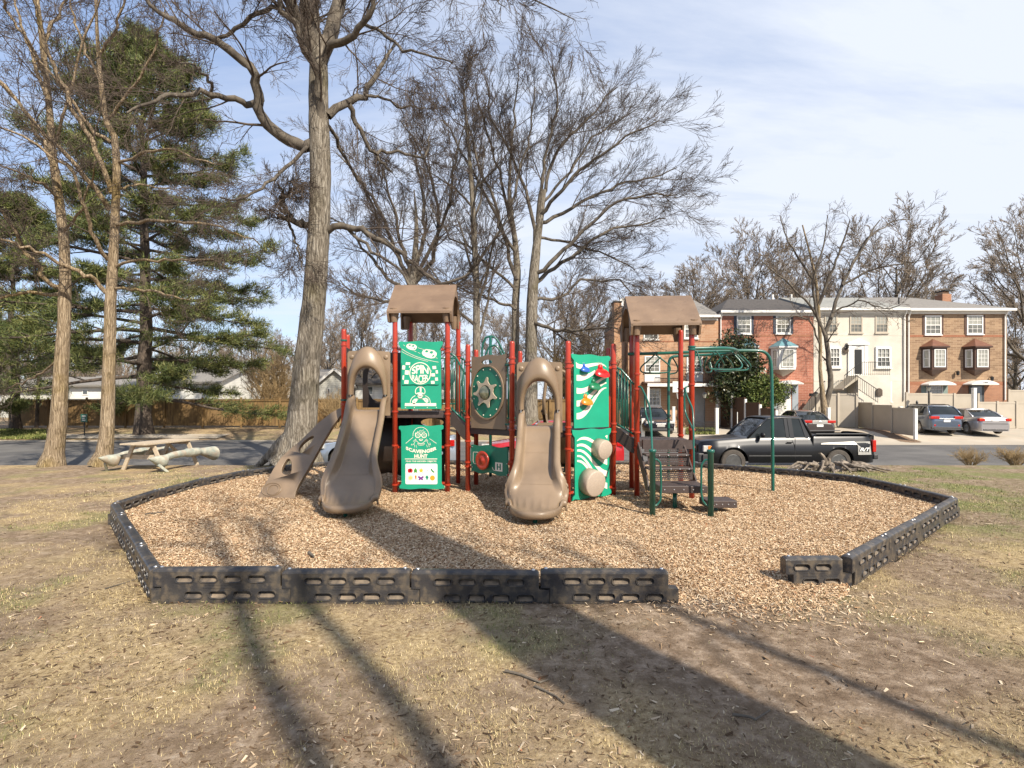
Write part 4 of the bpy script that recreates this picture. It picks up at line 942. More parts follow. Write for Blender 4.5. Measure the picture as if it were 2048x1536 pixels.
# far woods: bare crowns too many and too distant to count
rq = np.random.RandomState(77); out = []; n = 620
px_ = rq.rand(n)*1500-700; u_ = rq.rand(n); px_ = np.where(u_ < .18, 1150+rq.rand(n)*1100, px_); px_ = np.where(u_ > .80, 2200+rq.rand(n)*1500, px_); px_ = np.where((u_ > .66) & (u_ <= .80), -700-rq.rand(n)*1300, px_); yy = 72+rq.rand(n)*45; xx = (px_-1024)*yy/F
hh = (6+4.5*rq.rand(n))*np.where(px_ > 1150, .85, 1.0); zz0 = gz(xx, yy)
P = np.stack([np.stack([xx+rq.randn(n)*.1*k, yy, zz0+hh*k/5], -1) for k in range(6)], 1); R = np.tile(np.linspace(.20, .05, 6), (n, 1)); out.append(tubes(P, R, 4))
C, r = children(P, R, 9, rq, lf=(.3,.55), ang=(20,50), t0=.2, K_=5, up=.1, r_min=.035); out.append(tubes(C, r, 3))
C, r = children(C, r, 7, rq, lf=(.35,.6), ang=(20,50), t0=.15, K_=4, up=.08, r_min=.024); out.append(tubes(C, r, 3))
C, r = children(C, r, 5, rq, lf=(.35,.6), ang=(20,55), t0=.15, K_=3, up=.08, r_min=.017); out.append(tubes(C, r, 3))
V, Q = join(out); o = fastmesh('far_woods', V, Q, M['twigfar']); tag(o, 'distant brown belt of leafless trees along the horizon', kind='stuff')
# ------------------------------------------------------------------ play structure
PS = thing('play_structure', 'red, green and tan playground climbing structure with two slides and two small roofs', 'play structure', (-.3, 9.9, .13))
def posts():
    P = {'A1': (-3.22,10.05,3.24), 'A0': (-3.42,10.92,3.24), 'A2': (-2.215,9.94,3.50), 'A3': (-1.22,9.94,3.50), 'A4': (-1.12,10.93,3.52), 'A5': (-2.12,10.98,3.52),
         'M1': (-.84,9.99,2.94), 'M2': (0.0,9.25,2.92), 'M3': (.955,8.94,2.89), 'M4': (1.85,9.58,2.91), 'M5': (-.735,10.75,2.91), 'M6': (.17,11.05,2.91), 'M7': (1.90,10.35,2.91),
         'B1': (2.25,9.46,3.20), 'B2': (3.18,9.29,3.22), 'B3': (2.36,10.36,3.24), 'B4': (3.27,10.18,3.24)}
    clamps = {'A1': (3.02,2.93,1.88,1.80,.95), 'A0': (2.9,1.8), 'A2': (2.88,2.79,1.66,1.02,.28), 'A3': (2.88,2.79,1.72,1.62,1.02,.28), 'A4': (2.8,1.6), 'A5': (2.8,1.6),
              'M1': (2.62,2.55,1.55,1.10,.70,.62), 'M2': (2.62,2.53,1.50,1.36,.80,.48,.40), 'M3': (2.52,2.44,1.42,1.30,1.05,.30), 'M4': (2.55,2.47,1.45,1.30,1.08,.28),
              'M5': (2.5,1.3), 'M6': (2.5,1.3), 'M7': (2.5,1.3), 'B1': (2.35,2.08,1.30,1.02), 'B2': (2.16,1.36,1.05), 'B3': (2.3,1.3), 'B4': (2.1,1.2)}
    R = {}
    for k, (x, y, zt) in P.items():
        m = MB(); z0 = float(mz(x, y))-.08
        capd = [(.0475,0),(.0475,zt-z0-.04),(.043,zt-z0-.018),(.03,zt-z0-.004),(.001,zt-z0)]
        m.lathe((x, y, z0), (0,0,1), capd, 20)
        o = m.build('post', M['red'], PS, smooth=True, bevel=0)
        for z in clamps[k]:
            c = MB(); c.lathe((x, y, z-.018), (0,0,1), [(.05,0),(.061,.004),(.061,.032),(.05,.036)], 18)
            c.build('clamp', M['green'] if k == 'A1' and z in (3.02, 1.88) else M['red'], o)
        R[k] = np.array([x, y, z0])
    return P, R
PP, PR = posts()
def xy(k): return np.array(PP[k][:2])
def deckpoly(name, keys, z, m, th=.12, off=0.0):
    pts = [xy(k) for k in keys]; c = sum(pts)/len(pts); pts = [p+(c-p)*off for p in pts]
    b = MB(); b.poly([tuple(p) for p in pts], lambda a, q, w: np.array([a, q, w]), z-th, z); return b.build(name, m, PS, bevel=.008)
deckpoly('deck', ['A1','A2','A5','A0'], 1.66, M['deck'], .12, .03)
deckpoly('deck', ['A2','A3','A4','A5'], 1.66, M['deck'], .12, .03)
deckpoly('deck', ['M5','M1','M2','M3','M4','M7','M6'], 1.36, M['deck'], .12, .02)
deckpoly('deck', ['B1','B2','B4','B3'], 1.16, M['deck'], .12, -.02)

# roofs
def roof(x0, x1, y0, y1, ze, zr, rot):
    cx_, cy_ = (x0+x1)/2, (y0+y1)/2; m = MB(); c, s = math.cos(rot), math.sin(rot)
    m.M = lambda v: np.stack([cx_+(v[:,0]-cx_)*c-(v[:,1]-cy_)*s, cy_+(v[:,0]-cx_)*s+(v[:,1]-cy_)*c, v[:,2]], -1)
    ym = (y0+y1)/2; th = .045
    N_, K2 = 26, 22; rq = np.random.RandomState(int(x0*10)+50)
    for sd in (-1, 1):
        ye = y0 if sd < 0 else y1; top = []; bot = []
        for i in range(N_+1):
            x = x0+(x1-x0)*i/N_; rt = []; rb = []
            for j in range(K2+1):
                t = j/K2; y = ye+(ym-ye)*t; z = ze+(zr-ze)*t+.02*math.sin(PI*t)
                # moulded shake lines, broken into short wavy dashes
                g = 0.0
                for row in range(6):
                    tr = (row+.6)/6.3+.006*math.sin(x*21+row*2.1); ph = math.sin(x*7.5+row*2.7)
                    if ph > -.1: g -= .010*math.exp(-((t-tr)/.016)**2)
                rt.append((x, y, z+g)); rb.append((x, y, z-th))
            top.append(rt); bot.append(rb)
        m.grid(top); m.grid(bot)
        m.grid([[p for p in [t[0] for t in top]], [p for p in [b[0] for b in bot]]])
    # gable arches with sleeves over the posts
    for xg in (x0+.005, x1-.04):
        n = 16; inner = []; 
        hw = (y1-y0)/2-.20
        outer = [(y0, ze-.02), (y0+.0, ze-.06), (y0+.06, ze-.20), (y0+.19, ze-.20)]
        arch = [(ym-hw*math.cos(PI*i/n), ze-.14+(zr-ze-.10)*math.sin(PI*i/n)**.8*1.0) for i in range(n+1)]
        out2 = [(y1-.19, ze-.20), (y1-.06, ze-.20), (y1, ze-.06), (y1, ze-.02), (ym, zr)]
        m.poly(outer+arch+out2, lambda a, b, cc: np.array([xg+cc, a, b]), 0, .035)
    for yy in (y0+.125, y1-.125):
        for xx in (x0+.115, x1-.115):
            m.lathe((xx, yy, ze-.20), (0,0,1), [(.062,0),(.078,.10),(.10,.26)], 14)
    m.M = m.M
    return m.build('roof', M['tanroof'], PS, bevel=0)
roof(-2.33, -1.10, 9.80, 11.08, 3.55, 4.17, -.03)
roof(2.12, 3.34, 9.15, 10.50, 3.23, 3.83, -.06)

# generic panel frame between two posts
def pframe(c, du, tw=None):
    u = np.array([du[0], du[1], 0.0]); u /= np.linalg.norm(u); return frame(c, u, (0,0,1))   # normal = u x z = toward viewer
def zoomf(fr, zx0, zy0, kx, kz):
    return lambda px, py, c=0.0: fr((px-zx0)*kx, -(py-zy0)*kz, c)
class G2:
    "flat graphics in crop pixels on a panel"
    def __init__(s, f, c0, c1): s.f = f; s.c0 = c0; s.c1 = c1; s.m = MB()
    def poly(s, p, holes=()):
        s.m.poly(p, s.f, s.c0, s.c1, holes); return s
    def line(s, p, w, closed=False, k=0):
        p = [np.array(q, float) for q in p]
        if k: p = list(resample([(q[0], q[1]) for q in p], k))
        n = len(p); L1 = []; L2 = []
        for i in range(n):
            a = p[(i-1) % n] if closed or i else p[i]; b = p[(i+1) % n] if closed or i < n-1 else p[i]
            d = b-a; d = d/(np.linalg.norm(d)+1e-9); q = np.array([-d[1], d[0]]); ww = w[i]*.5 if not np.isscalar(w) else w*.5
            L1.append(tuple(p[i]+q*ww)); L2.append(tuple(p[i]-q*ww))
        if closed: s.m.poly(L1, s.f, s.c0, s.c1, [L2])
        else:
            rows = [[s.f(a[0], a[1], s.c1) for a in L1], [s.f(a[0], a[1], s.c1) for a in L2]]
            s.m.grid(rows)
        return s
    def ell(s, cx_, cy_, rx, ry, w=0, n=28):
        P = [(cx_+rx*math.cos(2*PI*i/n), cy_+ry*math.sin(2*PI*i/n)) for i in range(n)]
        if w: s.m.poly(P, s.f, s.c0, s.c1, [[(cx_+(rx-w)*math.cos(2*PI*i/n), cy_+(ry-w)*math.sin(2*PI*i/n)) for i in range(n)]])
        else: s.m.poly(P, s.f, s.c0, s.c1)
        return s
    def build(s, name, m, par): return s.m.build(name, m, par)
def text_tris(txt, bold=.02, size=1.0, space=1.0):
    cu = bpy.data.curves.new('t', 'FONT'); cu.body = txt; cu.size = size; cu.offset = bold; cu.align_x = 'CENTER'; cu.resolution_u = 3; cu.space_character = space
    o = bpy.data.objects.new('t', cu); scene.collection.objects.link(o)
    dg = bpy.context.evaluated_depsgraph_get(); me = o.evaluated_get(dg).to_mesh()
    v = np.array([tuple(q.co) for q in me.vertices]); f = [tuple(p.vertices) for p in me.polygons]
    o.evaluated_get(dg).to_mesh_clear(); bpy.data.objects.remove(o, do_unlink=True); bpy.data.curves.remove(cu)
    return v, f
def put_text(mb, txt, fn, bold=.02, space=1.0):
    "fn(u in -1..1, v in 0..1) -> world; text scaled so its width spans -1..1 and cap height 0..1"
    v, f = text_tris(txt, bold, 1.0, space); lo = v.min(0); hi = v.max(0)
    w = np.array([fn(2*(p[0]-lo[0])/(hi[0]-lo[0])-1, (p[1]-lo[1])/(hi[1]-lo[1])) for p in v]); mb.add(w, f)
def wavy(x0, x1, y, amp, n=26, ph=0): return [(x0+(x1-x0)*i/n, y+amp*math.sin(2*PI*i/n*1.6+ph)) for i in range(n+1)]

# --- SPIN RACER panel (crop px, 8.533 per photo px, origin 780,670)
k = 9.86/F/8.533
f0 = pframe(((780+527/8.533-1024)*9.86/F, 9.86, CAMZ-(670+684/8.533-HY)*9.86/F), (1,-.0))
fz = zoomf(f0, 527, 684, k, k)
out = [(188,1262),(188,275),(205,255),(148,160),(150,122)]+wavy(175,880,110,8)+[(905,118),(900,165),(846,255),(868,278),(880,1262)]
m = MB(); m.poly(out, fz, -.012, .012); pan = m.build('activity_panel', M['panelgreen'], PS, bevel=.003); pan['label'] = 'green picture panel reading SPIN RACER'
# raised spinner board
sp = [(205,530)]+[(215,480),(350,470)]+[(352+0,475)]+[(205+155,500)]
m = MB(); m.poly([(208,470)]+wavy(230,820,470,4)[1:-1]+[(842,530),(838,842),(812,850)]+[(640,842),(590,858),(530,862),(470,858),(430,842)]+[(215,850)], fz, .014, .034)
board = m.build('spinner_board', M['panelgreen'], pan, bevel=.003)
g = G2(fz, .034, .0375)
for cx_, sgn in ((0,1),):
    for (x0,y0,x1,y1) in [(272,468,352,515),(213,520,268,592),(258,604,330,680),(218,690,250,765),(250,770,325,835),(330,530,350,560)]: g.poly([(x0+6,y0),(x1,y0+3),(x1-6,y1),(x0,y1-4)])
    for (x0,y0,x1,y1) in [(728,530,795,585),(782,602,825,660),(708,655,775,710),(772,726,825,782),(702,782,768,835),(690,600,712,630)]: g.poly([(x0,y0+3),(x1-6,y0),(x1,y1-3),(x0+5,y1)])
g.ell(520,655,184,188,14,40)
def arc1(u, v):   # SPIN: lower edge flat, upper edge arched
    x = 520+142*u; yb = 662+6*u*u; yt = 508+62*u*u; return fz(x, yb+(yt-yb)*v, .0375)
def arc2(u, v):
    x = 520+142*u; yt = 680; yb = 822-68*u*u; return fz(x, yb+(yt-yb)*v, .0375)
put_text(g.m, 'SPIN', arc1, .028, .95); put_text(g.m, 'RACER', arc2, .024, .9)
g.build('lettering', M['cream'], board)
g = G2(fz, .012, .0155)
def arcpts(p): return resample(p, 24)
def bez(a, b, c, n=24):
    a, b, c = map(lambda q: np.array(q, float), (a, b, c)); return [tuple((1-t)**2*a+2*t*(1-t)*b+t*t*c) for t in np.linspace(0, 1, n)]
g.line(bez((205,240),(430,400),(830,465)), 7); g.line(bez((205,285),(400,400),(650,452)), 6); g.line(bez((480,218),(560,250),(700,275)), 5)
for a in ((230,168,258,190),(412,270,452,288),(478,300,520,318),(780,388,812,398)): g.line([(a[0],a[1]),(a[2],a[3])], 6)
def car(cx_, cy_, s):
    o = [(-95,-10),(-80,-42),(-45,-58),(5,-52),(60,-40),(90,-10),(88,20),(60,52),(20,58),(-40,42),(-80,18)]
    h1 = [(-60,-20),(-40,-44),(-5,-40),(-25,-14)]; h2 = [(-5,-8),(20,-36),(50,-28),(35,2)]; h3 = [(30,25),(60,10),(62,28),(38,42)]
    T = lambda q: [(cx_+x*s, cy_+y*s) for x, y in q]
    g.poly(T(o), [T(h1), T(h2), T(h3)])
car(372,205,.98); car(675,322,1.38)
# racer in helmet
g.ell(518,965,88,88,11,32); g.poly([(508,885),(538,885),(540,970),(512,970)])
g.poly([(470,985),(518,978),(562,985),(592,1010),(540,1075),(560,1095),(518,1088),(480,1095),(495,1075),(445,1010)], [[(478,1000),(500,1040),(488,1062),(462,1012)],[(560,1000),(540,1040),(550,1060),(578,1012)]])
g.line(bez((348,1160),(350,1070),(435,1035)), 10); g.line(bez((690,1160),(690,1065),(600,1035)), 10)
g.poly([(378,1130),(420,1090),(462,1085),(470,1120),(440,1150),(430,1178),(395,1180)], [[(405,1130),(425,1115),(420,1150)]]); g.poly([(560,1085),(610,1070),(655,1095),(655,1140),(630,1160),(590,1130)], [[(600,1100),(625,1095),(620,1125)]])
g.line(bez((470,1100),(520,1060),(570,1100)), 9)
g.poly([(258,1163),(790,1163),(790,1212),(255,1212)])
for x_, y_ in ((266,1236),(418,1236),(640,1236),(795,1236)): g.ell(x_, y_, 8, 8, 0, 8)
g.build('picture', M['cream'], pan)

# --- SCAVENGER HUNT panel (crop px, 9.035 per photo px, origin 780,830)
k = 9.86/F/9.035
f0 = pframe(((780+570/9.035-1024)*9.86/F, 9.86, CAMZ-(830+760/9.035-HY)*9.86/F), (1,0))
fz = zoomf(f0, 570, 760, k, k)
out = [(178,1325),(170,1285),(208,1240),(208,1215),(205,310),(190,262),(165,258),(163,205)]+wavy(185,950,188,9,26,1)+[(968,200),(965,250),(925,272),(932,320),(935,1230),(950,1262),(985,1290),(988,1325)]+wavy(940,210,1332,8,26,0)
m = MB(); m.poly(out, fz, -.012, .012); pan = m.build('activity_panel', M['panelgreen'], PS, bevel=.003); pan['label'] = 'green picture panel reading SCAVENGER HUNT'
g = G2(fz, .012, .0155)
def gl(p, w=8): g.line(p, w)
an = np.linspace(math.radians(160), math.radians(380), 40)
gl([(560+142*math.cos(a), 362+142*math.sin(a)*-1*-1*(1 if True else 1)) for a in np.linspace(math.radians(172), math.radians(368), 40)], 8)
g.ell(505,365,50,50,13,24); g.ell(618,365,50,50,13,24); g.ell(505,365,20,22,6,14); g.ell(618,365,20,22,6,14); gl([(550,352),(574,352)], 14)
gl(bez((465,440),(560,590),(652,440)), 8); g.poly([(522,432),(600,432),(585,462),(562,470),(538,462)], [[(536,440),(588,440),(578,454),(548,454)]])
gl([(455,345),(470,315),(490,322),(500,290),(525,305),(545,275),(570,290),(612,262),(598,300),(640,300),(628,320),(655,330)], 7); gl([(525,335),(560,300),(600,330)], 6)
gl([(288,512),(420,400)], 8); gl([(842,512),(715,425)], 8); gl([(385,545),(430,530),(470,445),(485,480)], 7); gl([(735,540),(700,528),(650,440),(640,478)], 7); gl([(420,480),(470,430)], 7); gl([(690,470),(655,430)], 7)
gl(bez((500,508),(565,545),(630,508)), 7); gl([(400,520),(385,545)], 8); gl([(722,500),(735,540)], 8); gl([(500,515),(515,540),(560,552),(612,540),(628,512)], 6)
gl([(440,530),(452,585)], 6); gl([(472,540),(485,590)], 6); gl([(665,535),(675,585)], 6); gl([(702,530),(712,582)], 6)
def sc(u, v): x = 568+278*u; yb = 694-72*u*u; yt = 625-62*u*u; d = 1-.0*v; return fz(x, yb+(yt-yb)*v, .0155)
put_text(g.m, 'SCAVENGER', sc, .045, 1.05)
put_text(g.m, 'HUNT', lambda u, v: fz(562+120*u, 776-68*v, .0155), .045, 1.0)
g.poly([(272,786),(855,786),(855,799),(272,799)])
put_text(g.m, 'FIND THE HIDDEN OBJECTS', lambda u, v: fz(565+275*u, 856-34*v, .0155), .03, 1.0)
g.build('lettering', M['cream'], pan)
m = MB(); r = 22; P = []
for (cx_, cy_, a0) in ((858-r,1248-r,0),(282+r,1248-r,90),(282+r,878+r,180),(858-r,878+r,270)):
    for i in range(6): a = math.radians(a0+90*i/5); P.append((cx_+r*math.cos(a), cy_+r*math.sin(a)))
m.poly(P, fz, .012, .017); card = m.build('picture_card', M['white'], pan)
def col(n, c): M[n] = mat(n, c, None, rough=.5); return M[n]
def star(cx_, cy_, R_, r_, n=5, ph=-90): return [(cx_+(R_ if i % 2 == 0 else r_)*math.cos(math.radians(ph+180*i/n)), cy_+(R_ if i % 2 == 0 else r_)*math.sin(math.radians(ph+180*i/n))) for i in range(2*n)]
def icon(name, c, fn):
    g = G2(fz, .017, .0195); fn(g); g.build(name, col('ink '+name, c), card)
icon('apple', (.45,.012,.015), lambda g: (g.ell(352,1003,28,38), g.ell(386,1003,28,38), g.line([(368,970),(374,952)],8)))
icon('frog', (.05,.25,.03), lambda g: g.poly([(430,1042),(440,1005),(432,990),(450,975),(462,950),(478,975),(496,988),(488,1008),(500,1042),(468,1034)]))
icon('yellow_star', (.72,.42,.03), lambda g: g.poly(star(566,1000,48,25)))
icon('daisy', (.42,.40,.38), lambda g: (g.ell(677,1003,40,42,5), g.ell(677,1003,12,12)))
icon('pickle', (.02,.20,.05), lambda g: g.line(bez((748,970),(760,1015),(805,1032)), [26]*24))
icon('coin', (.62,.48,.16), lambda g: (g.ell(374,1133,44,46,6), g.ell(374,1133,31,33)))
icon('carrot', (.70,.15,.03), lambda g: g.poly([(446,1092),(482,1086),(485,1110),(476,1182),(462,1150)]))
icon('butterfly', (.14,.03,.22), lambda g: (g.poly([(508,1105),(530,1100),(560,1122),(592,1100),(614,1106),(608,1135),(590,1142),(606,1172),(580,1178),(560,1158),(540,1178),(514,1172),(532,1142),(514,1135)]),))
icon('cactus', (.02,.28,.18), lambda g: (g.ell(672,1130,16,48), g.ell(653,1120,10,22), g.ell(690,1125,10,20)))
icon('smiling_sun', (.72,.30,.02), lambda g: g.ell(770,1135,45,46))

M['gear'] = mat('gear cream', (.46,.39,.29), (.40,.33,.245), 5, .5)
# --- sun wheel panel between M1 and M2 (crop 4.267, origin 900,640)
a, b = xy('M1'), xy('M2'); c = (a+b)/2; du = b-a
f0 = frame((c[0], c[1], 2.02), np.array([du[0],du[1],0])/np.linalg.norm(du), (0,0,1))
fz = zoomf(f0, 328, 605, .0029, .00216)
out = [(172,912),(175,300)]+wavy(200,470,292,6)+[(486,290),(484,320),(472,330),(474,912)]
hole = [(312+50*math.cos(t), 352-26*math.sin(t)*(1.0 if math.sin(t) > 0 else .5)) for t in np.linspace(0, 2*PI, 20)[:-1]]
m = MB(); m.poly(out, fz, -.02, .02, [hole]); sw = m.build('wheel_panel', M['tan'], PS, bevel=.006); sw['label'] = 'tan panel with green oval and cream sun wheel'
el = lambda cx_, cy_, rx, ry, n=36: [(cx_+rx*math.cos(2*PI*i/n), cy_+ry*math.sin(2*PI*i/n)) for i in range(n)]
m = MB(); m.poly(el(318,605,148,232), fz, .02, .045, [el(318,605,134,218)]); m.build('rim', M['tan'], sw, bevel=.006)
m = MB(); m.poly(el(318,605,134,218), fz, .02, .028); m.build('oval_board', M['hdpe'], sw)
m = MB()
for i in range(12):
    t = 2*PI*(i+.5)/12; p = fz(318+118*math.cos(t), 605+200*math.sin(t), .028); m.ball(p, .013, 8, 5)
m.build('screw_caps', M['cream'], sw)
P = []
for i in range(7):
    for (dr, da) in ((66,0),(70,.12),(82,.26),(98,.34),(104,.40),(101,.50),(90,.54),(80,.56),(74,.64),(69,.78),(66,.90)):
        t = 2*PI*(i+da)/7; P.append((313+dr*1.02*math.cos(t), 607+dr*1.28*math.sin(t)))
m = MB(); m.poly(P, fz, .045, .065, [el(313,607,49,63)]); m.build('sun_wheel', M['gear'], sw, bevel=.004)
m = MB(); q = fz(313,607,.035); m.ball(q, (.135,.06,.135), 20, 12); m.build('bubble_window', M['bubble'], sw, smooth=True)
# steering panel
fz = zoomf(f0, 342, 605, .0029, .00216)
out = [(185,1290)]+[(183,1065)]+wavy(200,490,1058,7)+[(503,1062),(503,1240),(500,1300)]+wavy(480,210,1292,8)
m = MB(); m.poly(out, fz, -.012, .012); st = m.build('steering_panel', M['hdpe'], PS, bevel=.003)
g = G2(fz, .012, .015); g.line([(250,1120),(205,1122),(203,1200),(212,1222),(255,1222)], 6)
for (x0,y0,x1,y1) in [(400,1190,460,1262)]: g.poly([(x0,y0),(x1,y0),(x1,y1),(x0,y1)], [[(412,1200),(424,1200),(424,1222),(436,1222),(436,1200),(448,1200),(448,1252),(436,1252),(436,1232),(424,1232),(424,1252),(412,1252)]])
g.line([(375,1235),(382,1255),(398,1260)], 5); g.build('picture', M['cream'], st)
m = MB(); cpt = fz(312,1182,.02); nrm = fz(0,0,1)-fz(0,0,0)
m.lathe(cpt, nrm, [(.03,0),(.03,.06),(.14,.05),(.17,.06),(.175,.075),(.16,.09),(.12,.075),(.05,.075),(.04,.09),(.001,.092)], 26); m.build('steering_wheel', M['red'], st, smooth=True)

# --- climbing wall between M3 and M4 (crop 4.955, origin 1130,700)
a, b = xy('M3'), xy('M4'); c = (a+b)/2; du = b-a; u3 = np.array([du[0],du[1],0])/np.linalg.norm(du)
f0 = frame((c[0], c[1], 1.40), u3, (0,0,1)); n3 = f0(0,0,1)-f0(0,0,0)
fz = zoomf(f0, 262, 778, .00237, .00180)
up = [(84,780),(82,130),(60,105),(55,75)]+wavy(75,435,70,6,20)+[(458,80),(452,108),(438,120),(440,780)]
m = MB(); m.poly(up, fz, -.012, .012); cw = m.build('climbing_panel', M['panelgreen'], PS, bevel=.003); cw['label'] = 'upper green panel with blue, red, green and orange hand holds'
lo = [(68,1472),(75,1440),(92,1420),(90,870),(68,835),(65,795)]+wavy(85,445,795,6,20)+[(465,795),(462,835),(442,858),(448,1400),(470,1420),(468,1450)]+wavy(440,90,1462,8,20)
m = MB(); m.poly(lo, fz, -.012, .012); cl = m.build('climbing_panel', M['panelgreen'], PS, bevel=.003); cl['label'] = 'lower green panel with two round beige pods'
def band(g, top, bot, n=24):
    T = bezn(top, n); B = bezn(bot, n); g.poly([tuple(p) for p in T]+[tuple(p) for p in B[::-1]])
def bezn(p, n):
    p = [np.array(q, float) for q in p]; res = []
    for t in np.linspace(0, 1, n):
        q = p
        while len(q) > 1: q = [q[i]*(1-t)+q[i+1]*t for i in range(len(q)-1)]
        res.append(q[0])
    return res
g = G2(fz, .012, .0155)
band(g, [(100,145),(130,185),(200,180),(280,125),(380,125),(412,182)], [(105,200),(150,225),(220,200),(290,165),(370,140),(412,186)])
band(g, [(107,270),(150,270),(200,275),(250,245),(290,215)], [(107,325),(160,335),(230,300),(280,260),(300,240)])
band(g, [(107,392),(160,412),(220,400),(300,320),(360,290),(412,262)], [(107,448),(170,460),(240,430),(310,345),(360,310),(412,292)])
band(g, [(107,515),(160,522),(220,480),(290,410),(340,340),(412,332)], [(107,572),(170,575),(240,520),(310,430),(350,350),(412,346)])
band(g, [(107,635),(170,640),(215,590),(270,500),(320,380),(412,385)], [(107,694),(190,705),(240,620),(290,520),(340,400),(412,392)])
g.build('stripes', M['cream'], cw)
g = G2(fz, .012, .0155)
band(g, [(110,900),(150,850),(220,845),(280,890),(330,960),(380,990),(420,1000)], [(110,905),(150,880),(220,880),(270,915),(320,990),(380,1035),(420,1042)])
band(g, [(110,938),(160,915),(220,930),(260,990),(330,1090),(420,1100)], [(110,958),(160,940),(220,965),(260,1030),(330,1130),(420,1160)])
band(g, [(112,985),(170,975),(220,1010),(280,1110),(340,1200),(420,1220)], [(112,1003),(170,1000),(215,1040),(270,1140),(340,1250),(420,1280)])
band(g, [(112,1038),(170,1030),(220,1080),(270,1200),(330,1300),(420,1342)], [(112,1055),(165,1050),(210,1100),(260,1240),(330,1370),(420,1400)])
band(g, [(112,1085),(160,1080),(210,1130),(230,1180)], [(112,1102),(155,1105),(195,1150),(220,1200)])
g.poly([(398,870),(424,862),(420,900)]); g.build('stripes', M['cream'], cl)
def hold(name, cx_, cy_, r, m_, n_drop=.6):
    mb = MB(); c = fz(cx_, cy_, .012); R_ = r*.00237; N2 = 20; P = []
    for i in range(11):      # dome: cut off below
        t = i/10*PI*.5; rr_ = math.sin(t); h = math.cos(t); P.append([c+u3*R_*rr_*math.cos(a)+np.array([0,0,1])*(R_*(.42*h*1.6+.0)-R_*.2+R_*rr_*math.sin(a)*.28)+n3*(R_*.85*rr_*(.45-math.sin(a)*.55)+.02*h) for a in np.linspace(0, 2*PI, N2+1)[:-1]])
    mb.grid(P, closed_v=True); mb.add(P[-1], [tuple(range(N2))])
    top = c+np.array([0,0,R_*.35]); mb.lathe(top, (0,0,1), [(R_*.34,0),(R_*.30,R_*.35),(R_*.24,R_*.55),(.002,R_*.6)], 12)
    o = mb.build(name, m_, cw, smooth=True)
    for s in (-1, 1): MB().ball(top+np.array([0,0,R_*.72])+u3*s*R_*.16, R_*.09, 8, 5).build('bolt', M['bolt'], o)
hold('hand_hold', 178,215,44, M['blue']); hold('hand_hold', 343,245,72, M['holdred']); hold('hand_hold', 272,375,58, M['holdgreen']); hold('hand_hold', 192,525,56, M['orange'])
def pod(cx_, cy_, r, dep):
    mb = MB(); c = fz(cx_, cy_, .012); R_ = r*.00205; ax_ = n3*1.0+np.array([0,0,-.12])
    mb.lathe(c-ax_*.01, ax_, [(R_*1.02,0),(R_*1.0,dep*.9),(R_*.97,dep*.97),(R_*.9,dep),(.001,dep*1.02)], 30); mb.build('step_pod', M['stone'], cl, smooth=True, bevel=0)
pod(325,985,84,.20); pod(222,1300,112,.22)

